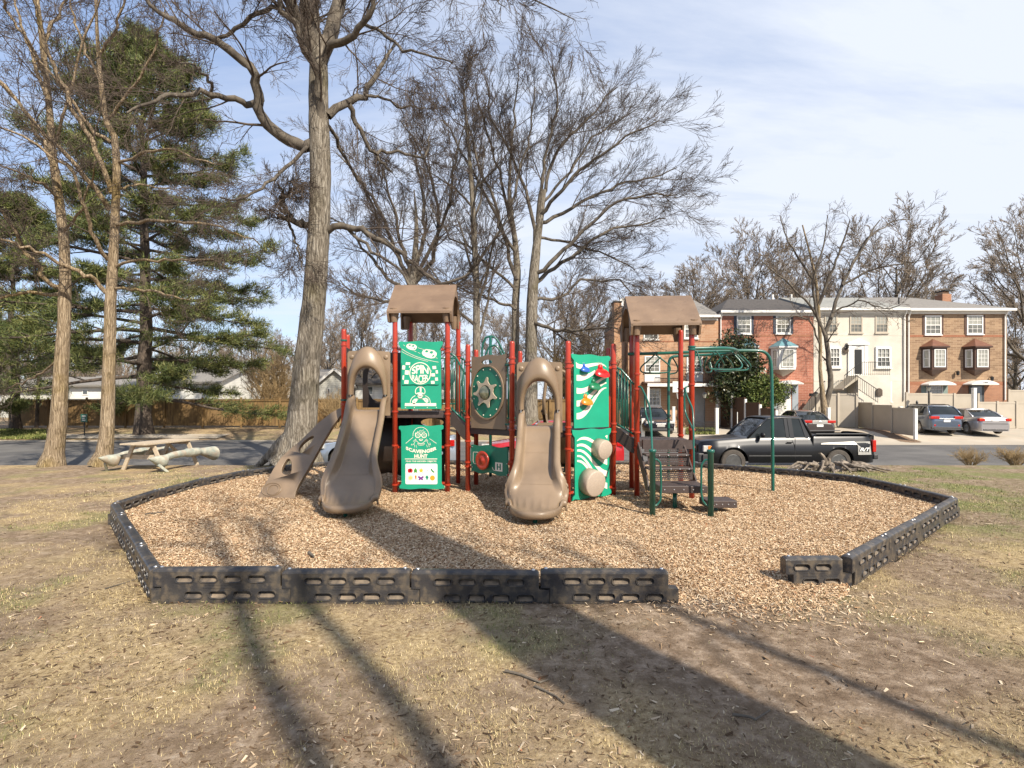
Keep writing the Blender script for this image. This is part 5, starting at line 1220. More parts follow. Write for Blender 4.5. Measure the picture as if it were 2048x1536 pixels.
# --- slides
def slide(top, bot, ztop, zbot, w0, w1, name='slide', lab=None, panel_keys=None, hood=True, zl=.14, panel=True):
    top = np.array(top, float); bot = np.array(bot, float); d = bot-top; L_ = np.linalg.norm(d); d /= L_; s = np.array([-d[1], d[0]]); s = -s  # right hand side from viewer
    if s[0] < 0 and d[1] < 0: s = -s
    rows = []; rows2 = []; K2 = 46
    prof = []
    for i in range(K2+1):
        t = i/K2
        # bed height: flat, steep, run-out
        if t < .07: z = ztop
        else:
            q = (t-.07)/.93; z = ztop+(zbot-ztop)*(1-(1-q)**1.0); z = zbot+(ztop-zbot)*(1-q)**1.28 if q < 1 else zbot
            k2 = ss(0, .2, q); z = (ztop-.0)*(1-k2)+z*k2
        ex = float(ss(.56, .90, t)); wd = (w0+(w1-w0)*ex)/2*(1-.0*t); 
        tip = float(ss(.80, 1.0, t)); wd *= 1-.10*tip
        wh = (.225*(1-.30*ex)*(1-.50*tip) if t > .05 else .28)
        ofs = L_*t
        prof.append((t, ofs, z, wd, wh, ex, tip))
    C = []
    for (t, ofs, z, wd, wh, ex, tip) in prof:
        row = []; n = 26; bw = wd*.70
        cs = [(-wd-.045,wh-.06),(-wd-.045,wh-.02),(-wd-.03,wh),(-wd,wh+.008),(-wd+.028,wh-.008),(-wd+.04,wh-.04)]
        for j in range(1, 8):
            a = j/8*PI/2; cs.append((-wd+.04+(wd-.04-bw)*(1-math.cos(a)), (wh-.04)*(1-math.sin(a))))
        for j in range(17): cs.append((-bw+2*bw*j/16, -.0*(1-(2*j/16-1)**2)))
        cs2 = [(-a, b) for a, b in cs[:13]][::-1]; cs = cs+cs2
        for j, (a, b) in enumerate(cs):
            g_ = 0
            if t > .80 and 13 <= j <= 29:   # moulded grooves fanning at the exit
                g_ = -.020*(1 if j % 3 == 1 else 0)*float(ss(.80, .87, t))*(1-float(ss(.94,.985,t)))
            lip = .03*tip*(1) 
            cu = min(1.0, abs(a)/wd)**2.6*float(ss(.62, 1, t)); p = top+d*(ofs-.46*cu)+s*a; row.append((p[0], p[1], z+b+g_+.0))
        C.append(row)
    m = MB(); m.grid(C)
    # rounded front lip
    last = C[-1]; lip = []
    for q, (fw, dz) in enumerate(((0,0),(.02,.012),(.05,.010),(.068,-.012),(.066,-.045),(.045,-.075),(0,-.085))):
        lip.append([(p[0]+d[0]*fw, p[1]+d[1]*fw, p[2]+dz) for p in last])
    m.grid(lip)
    o = m.build(name, M['tan'], PS, smooth=True, solid=.022)
    if lab: o['label'] = lab
    for t_ in (.36, .68):
        i_ = int(t_*K2); pr_ = [C[i_][j] for j in range(len(C[0]))]; sm_ = MB(); sm_.grid([[(p[0]-d[0]*.006, p[1]-d[1]*.006, p[2]+.0125) for p in pr_], [(p[0]+d[0]*.006, p[1]+d[1]*.006, p[2]+.0118) for p in pr_]]); sm_.build('seam', M['tanroof'], o, smooth=True)
    # leg
    lp = top+d*(L_-.18); mm = MB(); zg = float(mz(lp[0], lp[1])); mm.cyl(lp[0], lp[1], zg-.05, zbot+.0, .032); mm.build('leg', M['green'], o, smooth=True)
    if panel:
        # entry panel with arched opening
        u = np.array([s[0], s[1], 0]); fp = frame((top[0]+d[0]*.02, top[1]+d[1]*.02, ztop), u, (0,0,1)) if np.cross(u, (0,0,1))[1] < 0 else frame((top[0]+d[0]*.02, top[1]+d[1]*.02, ztop), -u, (0,0,1))
        hw = .39; ow = .295
        outer = [(-hw,-.10),(-hw,1.06)]+[(-hw+.03,1.10)]+wavy(-hw+.08,hw-.08,1.10,.006,10)+[(hw-.03,1.10),(hw,1.06),(hw,-.10),(ow,-.10)]
        arch = [(ow,.36)]+[(ow*math.cos(a), .36+.42*math.sin(a)**.9) for a in np.linspace(0, PI, 15)[1:-1]]+[(-ow,.42),(-ow,-.10)]
        m = MB(); m.poly(outer+arch, fp, -.02, .02)
        pnl = m.build('entry_panel', M['tan'], PS, bevel=.008)
        for sx in (-1, 1): MB().ball(fp(sx*.31, .99, .02), (.045,.02,.045), 12, 8).build('boss', M['tan'], pnl, smooth=True)
        if hood:
            rows = []; n = 28
            def A(t, r, h, y0, f_): # arch point
                a = PI*t; x_ = -r*math.cos(a); zz = y0+h*math.sin(a)**.80
                return x_, zz
            for (r, h, y0, cfw, lw) in ((.27,.52,.29,.02,0),(.30,.70,.29,.04,.01),(.335,.84,.29,.06,.02),(.352,.875,.29,.11,.06),(.358,.88,.29,.17,.10),(.352,.84,.29,.225,.14),(.338,.74,.29,.275,.17),(.318,.62,.29,.31,.185),(.296,.55,.29,.315,.18),(.276,.51,.29,.295,.16),(.266,.495,.29,.24,.12),(.262,.49,.29,.10,.06)):
                row = []
                for i in range(n+1):
                    t = i/n; x_, zz = A(t, r, h, y0, 0); k3 = math.sin(PI*t)**1.2; row.append(fp(x_, zz, lw+(cfw-lw)*k3+.02*k3))
                rows.append(row)
            m = MB(); m.grid(rows, closed_u=True)
            m.add([r[0] for r in rows], [tuple(range(len(rows)))]); m.add([r[-1] for r in rows], [tuple(range(len(rows)))])
            hd = m.build('hood', M['tan'], o, smooth=True)
            for sx in (-1, 1): MB().lathe(fp(sx*.312,.22,.10), (0,0,1), [(.012,0),(.012,.09)], 10).build('bolt', M['bolt'], hd)
    return o
slide((-2.665,9.80), (-2.46,7.62), 1.69, .33, .60, .87, lab='tan slide under the higher deck')
slide((.475,9.02), (.31,7.25), 1.43, .33, .60, .88, lab='tan slide beside the green climbing wall')
o = slide((.95,10.85), (1.30,12.7), 1.40, .35, .60, .80, lab='tan slide on the street side', hood=False, panel=False)
# rear hood posts of the street-side slide
m = MB()
m.grid([[(x_, 10.80+dy, 1.40+z_) for x_, z_ in [(.66,.18),(.66,.5),(.70,.85),(.80,1.05),(.95,1.12),(1.10,1.05),(1.20,.85),(1.24,.5),(1.24,.18)]] for dy in (0, .18)])
m.build('hood', M['tan'], o, smooth=True, solid=.06)
m = MB(); m.box(.52, 1.40, 10.70, 10.74, 1.25, 1.42); m.build('sill', M['tan'], o)

# --- curved climber beside the higher deck
def cmap(px, py, c=0.0):
    # plane: Y = 9.25 + .62*(z-.13);  z = CAMZ-(py-HY)*Y/F
    q = (py-HY)/F; Yv = (9.25+.62*(CAMZ-.13))/(1+.62*q); z = CAMZ-q*Yv; x = (px-1024)*Yv/F
    nn = np.array([.12, -1, .62]); nn = nn/np.linalg.norm(nn); return np.array([x, Yv, z])+nn*c
def sm(p, n=3):
    p = [np.array(q, float) for q in p]
    for _ in range(n): p = [q for i in range(len(p)) for q in (p[i]*.75+p[(i+1) % len(p)]*.25, p[i]*.25+p[(i+1) % len(p)]*.75)]
    return [tuple(q) for q in p]
out = [(513,1000),(588,1003),(591,985),(597,970),(616,938),(630,913),(650,877),(667,849),(682,830),(690,826),(690,812),(680,816),(664,824),(637,845),(602,880),(578,900),(562,915),(547,937),(533,962),(520,985)]
h1 = sm([(566,948),(562,942),(566,930),(575,916),(581,919),(584,930),(582,948),(574,950)], 2)
h2 = sm([(596,902),(600,890),(615,876),(628,870),(627,878),(618,890),(606,905),(599,906)], 2)
m = MB(); m.poly(out, cmap, -.10, 0, [h1, h2]); cb = m.build('curved_climber', M['tan'], PS, bevel=.035)
cb.modifiers['b'].segments = 4
cb.data.polygons.foreach_set('use_smooth', [True]*len(cb.data.polygons))
for (cx_, cy_, rx, ry) in ((543,979,19,13),(546,980,11,10)):
    m = MB(); m.grid([[cmap(cx_+rx*s*math.cos(t)+.25*ry*s*math.sin(t), cy_-ry*s*math.sin(t), c) for t in np.linspace(0, 2*PI, 37)[:-1]] for s, c in ((1.1,-.004),(1.04,.018),(.96,.018),(.90,-.004))], closed_v=True); m.build('moulded_ring', M['tan'], cb, smooth=True)
# --- dark parts under and behind the higher deck
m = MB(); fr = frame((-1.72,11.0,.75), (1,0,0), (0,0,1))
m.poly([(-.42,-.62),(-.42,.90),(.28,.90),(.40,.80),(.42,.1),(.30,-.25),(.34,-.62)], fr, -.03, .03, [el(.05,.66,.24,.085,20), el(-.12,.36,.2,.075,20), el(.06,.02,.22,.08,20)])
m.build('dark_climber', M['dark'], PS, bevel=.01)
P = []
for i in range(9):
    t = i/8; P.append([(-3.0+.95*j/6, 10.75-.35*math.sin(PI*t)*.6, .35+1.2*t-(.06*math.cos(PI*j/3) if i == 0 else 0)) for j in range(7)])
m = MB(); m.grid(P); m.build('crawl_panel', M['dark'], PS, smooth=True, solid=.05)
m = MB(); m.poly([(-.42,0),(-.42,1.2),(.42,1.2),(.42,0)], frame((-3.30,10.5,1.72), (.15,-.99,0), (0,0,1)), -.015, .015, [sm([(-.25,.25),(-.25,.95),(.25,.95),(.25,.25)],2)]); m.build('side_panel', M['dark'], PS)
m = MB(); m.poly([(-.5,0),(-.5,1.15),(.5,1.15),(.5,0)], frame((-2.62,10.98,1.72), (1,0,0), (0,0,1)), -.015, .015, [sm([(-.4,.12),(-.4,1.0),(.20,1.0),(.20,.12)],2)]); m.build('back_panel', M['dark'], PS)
# arch hand rails of the climber behind the middle deck
m = MB()
for px in ([(964,735),(964,700),(966,686),(972,675),(982,672),(992,676),(999,688),(1008,708),(1014,730)],):
    m.tube(resample([W(a, b, 11.9) for a, b in px], 24), .024, 8)
m.build('arch_rail', M['green'], PS, smooth=True)
m = MB(); m.tube([W(981,672,11.9), W(981,960,11.9)], .034, 10); m.build('post', M['green'], PS, smooth=True)
m = MB(); m.tube(resample([W(a, b, 11.6) for a, b in [(970,712),(978,694),(990,690),(1000,700),(1006,720)]], 16), .02, 8); m.build('arch_rail', M['green'], PS, smooth=True)
m = MB()
for i in range(5): m.tube([W(966+i*1.5, 740+i*42, 11.85-.0*i), W(996+i*1.5, 740+i*42, 11.85)], .018, 8)
m.build('rung', M['green'], PS, smooth=True)

# --- sloped walkways with rails
def walkway(a0, a1, b0, b1, za, zb, kr=True):
    "a0,a1 near/far start; b0,b1 near/far end"
    a0, a1, b0, b1 = [np.array(p, float) for p in (a0, a1, b0, b1)]
    m = MB(); m.add([(*a0,za),(*b0,zb),(*b1,zb),(*a1,za),(*a0,za-.05),(*b0,zb-.05),(*b1,zb-.05),(*a1,za-.05)], [(0,1,2,3),(7,6,5,4),(0,4,5,1),(1,5,6,2),(2,6,7,3),(3,7,4,0)])
    w = m.build('walkway', M['deck'], PS)
    for (p, q) in ((a0, b0), (a1, b1)):
        m = MB(); k2 = 10; rows = []
        for i in range(k2+1):
            t = i/k2; x_ = p+(q-p)*t; z = za+(zb-za)*(t*t*(3-2*t)); rows.append([(x_[0],x_[1],z+.03),(x_[0],x_[1],z-.24)])
        m.grid(rows); m.build('kerb', M['dark'], w, solid=.03)
        m = MB(); top = [(p[0],p[1],za+1.12),(p[0]+(q-p)[0]*.3,p[1]+(q-p)[1]*.3,za+1.08),(q[0],q[1],zb+1.0)]; m.tube(resample(top, 10), .019, 8)
        m.tube([(p[0],p[1],za+.10),(q[0],q[1],zb+.10)], .019, 8)
        for i in range(1, 6):
            t = i/6; x_ = p+(q-p)*t; zt_ = np.interp(t, [0,.3,1], [za+1.12,za+1.08,zb+1.0]); m.tube([(x_[0],x_[1],za+(zb-za)*t+.10),(x_[0],x_[1],zt_)], .012, 6)
        m.build('railing', M['green'], w, smooth=True)
walkway(xy('A3')+(.05,.02), xy('A4')+(.03,0), xy('M1')+(-.04,.0), xy('M5')+(-.04,0), 1.64, 1.36)
walkway(xy('M4')+(.04,.03), xy('M7')+(.04,0), xy('B1')+(-.04,.04), xy('B3')+(-.04,0), 1.36, 1.16)
# rail behind the second slide and between rear posts
def barrier(a, b, z0, z1, n=5):
    a = np.array(a, float); b = np.array(b, float); m = MB()
    for z in (z0, z1): m.tube([(*a, z), (*b, z)], .018, 8)
    for i in range(1, n): p = a+(b-a)*i/n; m.tube([(*p, z0), (*p, z1)], .012, 6)
    m.build('railing', M['green'], PS, smooth=True)
barrier(xy('M5'), xy('M6')-(.1,0), 1.5, 2.4, 6); barrier(xy('M2')+(-.12,.06), xy('M2')+(-.02,.0), 1.45, 2.5, 2); barrier(xy('M7'), (1.45,10.6), 1.5, 2.4, 4)
barrier(xy('A4'), xy('A5'), 1.8, 2.75, 7)

# --- steps up to the second tower
def tread(name, x0, x1, y0, y1, z, th=.07, face=True):
    m = MB(); m.box(x0, x1, y0, y1, z-th, z); o = m.build(name, M['deck'], st2, bevel=.008)
    for i in range(5): MB().lathe((x0+(x1-x0)*(i+.5)/5, y0-.001, z-th*.5), (0,-1,0), [(.012,0),(.010,.006),(.001,.008)], 8).build('bolt', M['bolt'], o)
    return o
st2 = MB().box(2.30,3.18,9.22,9.30,1.02,1.18).build('stairs', M['deck'], PS)
tread('step', 2.28, 3.02, 8.10, 8.66, .555, .11)
tread('step', 2.24, 2.98, 8.62, 8.90, .765, .035); tread('step', 2.26, 3.02, 8.86, 9.12, .965, .035)
tread('step', 3.00, 3.46, 8.06, 8.42, .335, .11)
# perforated risers
for (y_, z0, z1, xa, xb) in ((8.66,.57,.74,2.28,2.98),(8.90,.78,.94,2.30,3.0),(9.12,.98,1.04,2.30,3.0)):
    holes = []; nxh = 22; nzh = max(1, int((z1-z0)/.032))
    for i in range(nxh):
        for j in range(nzh):
            hx = xa+.04+(xb-xa-.08)*(i+.5+(.25 if j % 2 else -.25))/nxh; hz = z0+(z1-z0)*(j+.5)/nzh; holes.append([(hx+.0095*math.cos(q), hz+.0095*math.sin(q)) for q in np.linspace(0, 2*PI, 7)[:-1]])
    m = MB(); m.poly([(xa,z0),(xb,z0),(xb,z1),(xa,z1)], lambda a, b, c: np.array([a, y_+c, b]), -.004, .004, holes); m.build('riser', M['deck'], st2)
for x_ in (2.235, 3.03):
    m = MB(); m.poly([(8.55,.40),(8.62,.56),(9.28,1.14),(9.34,1.04),(9.34,.92),(8.75,.40)], lambda a, b, c: np.array([x_+c, a, b]), -.012, .012); m.build('stringer', M['deck'], st2)
m = MB(); m.cyl(2.62, 8.45, .08, .45, .036); m.build('leg', M['green'], st2, smooth=True)
m = MB(); m.cyl(3.20, 8.26, .08, .24, .036); m.build('leg', M['green'], st2, smooth=True)
for (x_, y_, sx) in ((2.125,7.94,1),(2.99,7.90,-1)):
    m = MB(); z0 = float(mz(x_, y_))-.06; m.lathe((x_, y_, z0), (0,0,1), [(.044,0),(.044,1.14-.05-z0),(.056,1.14-.045-z0),(.056,1.14-.01-z0),(.045,1.14-z0),(.001,1.142-z0)], 18); p = m.build('post', M['green'], st2, smooth=True)
    m = MB(); q = [(x_,y_,.98),(x_+sx*.07,y_+.02,.985),(x_+sx*.13,y_+.03,.93),(x_+sx*.14,y_+.04,.6),(x_+sx*.13,y_+.03,.36),(x_+sx*.07,y_+.02,.29),(x_,y_,.28)] if sx > 0 else [(x_,y_,.98),(x_-.08,y_+.02,.985),(x_-.13,y_+.03,.90),(x_-.13,y_+.04,.5),(x_-.11,y_+.03,.36),(x_-.06,y_+.02,.30),(x_,y_,.28)]
    m.tube(resample(q, 26), .016, 8); m.build('hand_loop', M['green'], p, smooth=True)
def pipe(name, pts, r, par=None, k=24):
    m = MB(); P = bsm(pts); m.tube(P, r, 9); return m.build(name, M['green'], par or PS, smooth=True)
def bsm(pts, n=2):
    p = [np.array(q, float) for q in pts]
    for _ in range(n):
        q = [p[0]]
        for i in range(len(p)-1): q += [p[i]*.75+p[i+1]*.25, p[i]*.25+p[i+1]*.75]
        p = q+[p[-1]]
    return p
pipe('handrail', [W(1277,773,9.42), W(1283,774,9.38), W(1290,790,9.3), W(1298,808,9.1), W(1302,832,8.8), W(1304,900,8.35), W(1306,925,8.15)], .017, st2)
pipe('handrail', [W(1289,790,9.3), W(1290,815,9.28), W(1292,830,9.2), W(1300,852,9.0), W(1302,865,8.8)], .015, st2)
pipe('handrail', [W(1380,772,9.3), W(1370,774,9.3), W(1372,788,9.2), W(1381,808,9.1), W(1386,820,9.0), W(1387,860,8.85), W(1388,955,8.75)], .017, st2)
pipe('handrail', [W(1369,775,9.3), W(1369,812,9.3), W(1371,828,9.25), W(1381,848,9.1), W(1386,860,8.9)], .015, st2)

# --- overhead loop ladder
oh = MB(); oh.lathe((3.18,9.29,2.76), (0,0,1), [(.05,0),(.068,.004),(.068,.028),(.058,.032),(.058,.048),(.068,.052),(.068,.076),(.05,.08)], 20)
oh = oh.build('overhead_ladder', M['green'], PS)
pipe('rail', [W(1383,697,9.29), W(1440,696,9.35), W(1464,697,9.5), W(1478,702,10.0), W(1464,706,10.6), W(1430,709,10.8), W(1360,712,10.9), W(1345,713,10.9), W(1338,720,10.9), W(1337,745,10.9), W(1337,960,10.9)], .030, oh)
pipe('rail', [W(1256,708,10.3), W(1310,707,10.25), W(1361,705,10.18), W(1440,702,10.1), W(1505,701,10.05), W(1528,702,10.05), W(1540,715,10.05), W(1543,735,10.05), W(1544,780,10.05), W(1546,992,10.05)], .031, oh)
def loop(px, Y0, Y1, r=.0145):
    n = len(px); P = [W(a, b, Y0+(Y1-Y0)*abs(2*i/(n-1)-1)*0+(Y1-Y0)*i/(n-1)) for i, (a, b) in enumerate(px)]
    m = MB(); m.tube(bsm(P), r, 8); m.build('rung', M['green'], oh, smooth=True)
loop([(1309,710),(1296,722),(1281,734),(1281,743),(1290,746),(1333,746),(1341,741),(1340,732),(1326,720),(1312,710)], 10.25, 10.2)
loop([(1322,714),(1305,730),(1298,738),(1300,744)], 10.4, 10.6)
loop([(1345,715),(1352,726),(1357,738),(1353,746),(1340,748)], 10.3, 10.5)
loop([(1391,701),(1389,720),(1387,735),(1390,740),(1399,740),(1402,733),(1399,718),(1393,701)], 9.6, 9.8)
loop([(1414,713),(1409,725),(1409,738),(1412,745),(1422,745),(1424,738),(1420,724)], 10.3, 10.6)
loop([(1428,705),(1418,725),(1417,735),(1424,739),(1470,739),(1483,737),(1485,727),(1464,704)], 9.5, 10.0)
loop([(1432,702),(1446,722),(1448,731),(1444,738),(1437,738),(1438,728)], 9.6, 10.2)
loop([(1446,711),(1432,727),(1429,736),(1436,739),(1480,741),(1496,740),(1497,732),(1474,709)], 10.0, 10.3)
loop([(1452,713),(1464,726),(1467,737),(1458,741)], 10.3, 10.7)
loop([(1477,706),(1500,727),(1502,737),(1494,740),(1450,743),(1432,743),(1430,741)], 10.1, 10.5)
# diverter ring plates / panel brackets
def bracket(key, z, tox):
    p = PP[key]; m = MB(); d = np.array([tox[0]-p[0], tox[1]-p[1]]); d /= np.linalg.norm(d); a = np.array([p[0], p[1]])+d*.05; b = a+d*.07
    m.bar((a[0], a[1], z), (b[0], b[1], z), .02, .045); o = m.build('bracket', M['red'], PS, bevel=.004)
    bb = MB(); bb.ball((b[0], b[1]-.014, z), .010, 8, 5); bb.build('bolt', M['bolt'], o)
for kk_, z, to in (('A2',2.84,'A3'),('A3',2.84,'A2'),('A2',.99,'A3'),('A3',.99,'A2'),('A2',.31,'A3'),('A3',.31,'A2'),('M3',2.47,'M4'),('M4',2.47,'M3'),('M3',1.02,'M4'),('M4',1.05,'M3'),('M3',.30,'M4'),('M4',.30,'M3'),('M1',2.5,'M2'),('M2',2.5,'M1'),('M1',1.0,'M2'),('M2',.75,'M1'),('M1',.62,'M2'),('M2',.55,'M1')):
    bracket(kk_, z, xy(to))
# ------------------------------------------------------------------ townhouses (front plane at Y = 37)
HYP = 37.0
M['glassmid'] = mat('window glass with dim room', (.16,.155,.125), (.07,.07,.06), 1.8, .08, coat=.8, spec=.8)
M['brickbrown'] = brickmat('brown brick', (.31,.205,.125), (.19,.115,.068), (.40,.30,.20), dark=(.05,.03,.02), bw=.42, bh=.125)
M['brickred'] = brickmat('red brick', (.37,.145,.095), (.27,.095,.06), (.46,.30,.22), bw=.40, bh=.12)
M['bricktan'] = brickmat('tan brick', (.44,.265,.165), (.40,.21,.115), (.50,.37,.26), bw=.40, bh=.12)
M['brickcream'] = brickmat('cream painted brick', (.60,.56,.485), (.57,.53,.455), (.50,.46,.40))
M['bricklow'] = brickmat('lower brick', (.36,.16,.085), (.28,.12,.065), (.36,.27,.20))
def roofmat(n, a, b): return mat(n, a, b, 5, .95, bump=.4, bscale=9, detail=9, stretch=(1,1,3.5), contrast=(.3,.7))
M['roofdark'] = roofmat('dark shingles', (.045,.040,.038), (.085,.075,.068)); M['roofpale'] = roofmat('pale shingles', (.27,.27,.25), (.20,.20,.185)); M['roofgrey'] = roofmat('grey shingles', (.22,.205,.185), (.15,.14,.13))
M['soldier'] = mat('soldier course', (.30,.13,.07), (.24,.10,.055), 12, .9)
M['tealroof'] = mat('teal metal', (.13,.27,.30), (.10,.22,.26), 4, .45, bump=.1); M['brownroof'] = mat('brown metal', (.17,.075,.045), (.13,.055,.035), 4, .45)
M['brownwood'] = mat('brown painted wood', (.075,.035,.022), (.055,.025,.018), 4, .5); M['navy'] = mat('navy shutter', (.025,.035,.06), None, rough=.6)
M['bluegrey'] = mat('blue grey shutter', (.30,.34,.38), (.27,.31,.35), 4, .6); M['sage'] = mat('sage shutter', (.20,.26,.24), (.18,.235,.21), 4, .6); M['doorgrey'] = mat('grey door', (.35,.34,.33), (.3,.29,.28), 4, .6)
M['doordark'] = mat('dark door', (.05,.05,.048), (.04,.04,.04), 4, .4)
def hx(px, Y=HYP): return (px-1024)*Y/F
def hz(py, Y=HYP): return CAMZ-(py-HY)*Y/F
def window(par, p0, p1, q0, q1, Y=HYP, nx_=3, nz_=4, fm='trimw', gm='curtain', shutters=None, depth=.05, fw=.09, name='window', sill=True, sash=True):
    x0, x1, z1, z0 = hx(p0, Y), hx(p1, Y), hz(q0, Y), hz(q1, Y); y = Y-depth
    m = MB(); m.box(x0, x0+fw, y, Y-.002, z0, z1); m.box(x1-fw, x1, y, Y-.002, z0, z1); m.box(x0+fw, x1-fw, y, Y-.002, z1-fw, z1); m.box(x0+fw, x1-fw, y, Y-.002, z0, z0+fw)
    o = m.build(name, M[fm], par)
    zm_ = (z0+z1)/2; MB().box(x0+fw, x1-fw, Y-.018, Y-.004, zm_, z1-fw).build('pane', M[gm], o); MB().box(x0+fw, x1-fw, Y-.016, Y-.004, z0+fw, zm_-.002).build('pane', M['glassmid' if sash else gm], o)
    m = MB(); zi0, zi1, xi0, xi1 = z0+fw, z1-fw, x0+fw, x1-fw
    if sash: m.box(xi0, xi1, y+.008, Y-.019, (zi0+zi1)/2-.03, (zi0+zi1)/2+.03)
    for i in range(1, nx_): xx = xi0+(xi1-xi0)*i/nx_; m.box(xx-.012, xx+.012, y+.018, Y-.0195, zi0, zi1)
    for i in range(1, nz_):
        if sash and i*2 == nz_: continue
        zz = zi0+(zi1-zi0)*i/nz_; m.box(xi0, xi1, y+.022, Y-.020, zz-.012, zz+.012)
    m.build('muntin', M[fm], o)
    if sill: MB().box(x0-.05, x1+.05, y-.05, Y-.003, z0-.07, z0-.003).build('sill', M[fm], o)
    if shutters:
        w = shutters[1]
        for a in (x0-w-.01, x1+.01): MB().box(a, a+w, Y-.03, Y-.003, z0, z1).build('shutter', M[shutters[0]], par)
    return o
def townhouse(name, label, p0, p1, eave, wm, rm, Y=HYP, ridge=597, gap=.012, hipr=False, hipl=False, deep=9.5, base=-.3):
    x0, x1, zt = hx(p0, Y)+gap, hx(p1, Y)-gap, hz(eave, Y); t = thing(name, label, 'house', ((x0+x1)/2, Y, base))
    MB().box(x0, x1, Y, Y+deep, base, zt).build('wall', M[wm], t)
    Yr = Y+deep/2; zr = CAMZ-(ridge-HY)*Yr/F; o = .32; ze = zt+.10; th = .10
    hl = 2.6 if hipl else 0; hr = 3.6 if hipr else 0; ex = .32 if hipr else .0; el_ = .0
    m = MB(); a = (x0-el_, Y-o, ze); b = (x1+ex, Y-o, ze); c = (x1+ex, Y+deep+o, ze); d = (x0-el_, Y+deep+o, ze); r0 = (x0-el_+hl, Yr, zr); r1 = (x1+ex-hr, Yr, zr)
    lo = [(p[0], p[1], p[2]-th) for p in (a, b, c, d)]
    m.add([a, b, c, d, r0, r1]+lo, [(0,1,5,4),(2,3,4,5),(1,2,5),(3,0,4),(6,7,1,0),(7,8,2,1),(8,9,3,2),(9,6,0,3),(9,8,7,6)])
    m.build('roof', M[rm], t)
    g = MB(); g.box(x0+.01, x1-.01+ex, Y-o-.12, Y-o-.004, ze-.17, ze-.005); g.build('gutter', M['trimw'], t)
    MB().box(x0+.02, x1-.02, Y-.035, Y-.003, zt-.24, zt-.02).build('frieze', M['trimw'], t)
    MB().box(x0+.02, x1-.02, Y-o+.01, Y-.036, zt-.06, zt-.03).build('soffit', M['trimw'], t)
    return t, x0, x1, zt
def downspout(t, px, q0, q1, Y=HYP, w=.10):
    x = hx(px, Y); m = MB(); m.tube([(x, Y-.38, hz(q0, Y)+.12), (x, Y-.30, hz(q0, Y)-.05), (x, Y-.09, hz(q0, Y)-.42), (x, Y-.08, hz(q1, Y))], w/2, 8); m.build('downspout', M['trimw'], t)
def belt(t, x0, x1, py, m_, h=.12, Y=HYP): MB().box(x0+.02, x1-.02, Y-.012, Y-.001, hz(py, Y)-h/2, hz(py, Y)+h/2).build('belt_course', M[m_], t)
def baywin(t, pc, half, qroof, qtop, qbot, qtip, body, roofm, tri=False, Y=HYP):
    xc = hx(pc, Y); w = half*Y/F; d = .62; f = w*.66; zt_, zb = hz(qtop, Y), hz(qbot, Y); off = 0; tri = False
    ring = [(xc-w, Y-.002), (xc-f+off, Y-d), (xc+f+off, Y-d), (xc+w, Y-.002)] if not tri else [(xc-w, Y-.002), (xc+off, Y-d), (xc+w, Y-.002)]
    m = MB(); m.poly([(a, b) for a, b in ring], lambda a, b, c: np.array([a, b, c]), zb, zt_); o = m.build('bay_window', M[body], t)
    # windows on each face
    for i in range(len(ring)-1):
        a = np.array(ring[i]); b = np.array(ring[i+1]); L_ = np.linalg.norm(b-a); u = np.array([*(b-a)/L_, 0]); fr = frame((a[0], a[1], zb), u, (0,0,1)); hh = zt_-zb; mg = .13 if L_ > .6 else .08
        fr2 = (lambda F_: (lambda A, B, C=0.0: F_(A, B, C)))(fr)
        outer = [(mg, .16), (L_-mg, .16), (L_-mg, hh-.10), (mg, hh-.10)]; iw = .07; inner = [(mg+iw, .16+iw), (L_-mg-iw, .16+iw), (L_-mg-iw, hh-.10-iw), (mg+iw, hh-.10-iw)]
        mm = MB(); mm.poly(outer, fr2, .004, .045, [inner]); wn = mm.build('window', M['trimw'], o)
        mm = MB(); mm.poly(inner, fr2, .004, .014); mm.build('pane', M['curtain'], wn)
        mm = MB(); nx_ = 3 if L_ > .7 else 1; x0_, x1_, z0_, z1_ = mg+iw, L_-mg-iw, .16+iw, hh-.10-iw
        for j in range(1, nx_): xx = x0_+(x1_-x0_)*j/nx_; mm.poly([(xx-.012,z0_),(xx+.012,z0_),(xx+.012,z1_),(xx-.012,z1_)], fr2, .0145, .030)
        for j in range(1, 4 if nx_ > 1 else 2): zz = z0_+(z1_-z0_)*j/(4 if nx_ > 1 else 2); mm.poly([(x0_,zz-.014),(x1_,zz-.014),(x1_,zz+.014),(x0_,zz+.014)], fr2, .0146, .028)
        mm.build('muntin', M['trimw'], wn)
    big = [(xc+(a-xc)*1.16, Y-.002-(Y-b)*1.25 if b < Y-.01 else Y-.002) for a, b in ring]; apex = (xc, Y-.02, hz(qroof, Y)); ze = zt_+.10
    v = [(a, b, ze) for a, b in big]+[apex]+[(a, b, zt_+.0) for a, b in big]; n = len(big)
    m = MB(); m.add(v[:n+1], [(i, i+1, n) for i in range(n-1)]+[(n-1, 0, n)]); m.build('bay_roof', M[roofm], o, solid=.02)
    m = MB(); m.poly(big, lambda a, b, c: np.array([a, b, c]), zt_, ze-.004); m.build('cornice', M[body], o)
    tip = (xc, Y-.01, hz(qtip, Y)); v = [(a, b, zb-.003) for a, b in ring]+[tip]; n = len(ring)
    m = MB(); m.add(v, [(i, i+1, n) for i in range(n-1)]+[(n-1, 0, n), tuple(range(n))]); m.build('base', M['vinyl'] if body == 'trimw' else M[body], o)
    return o
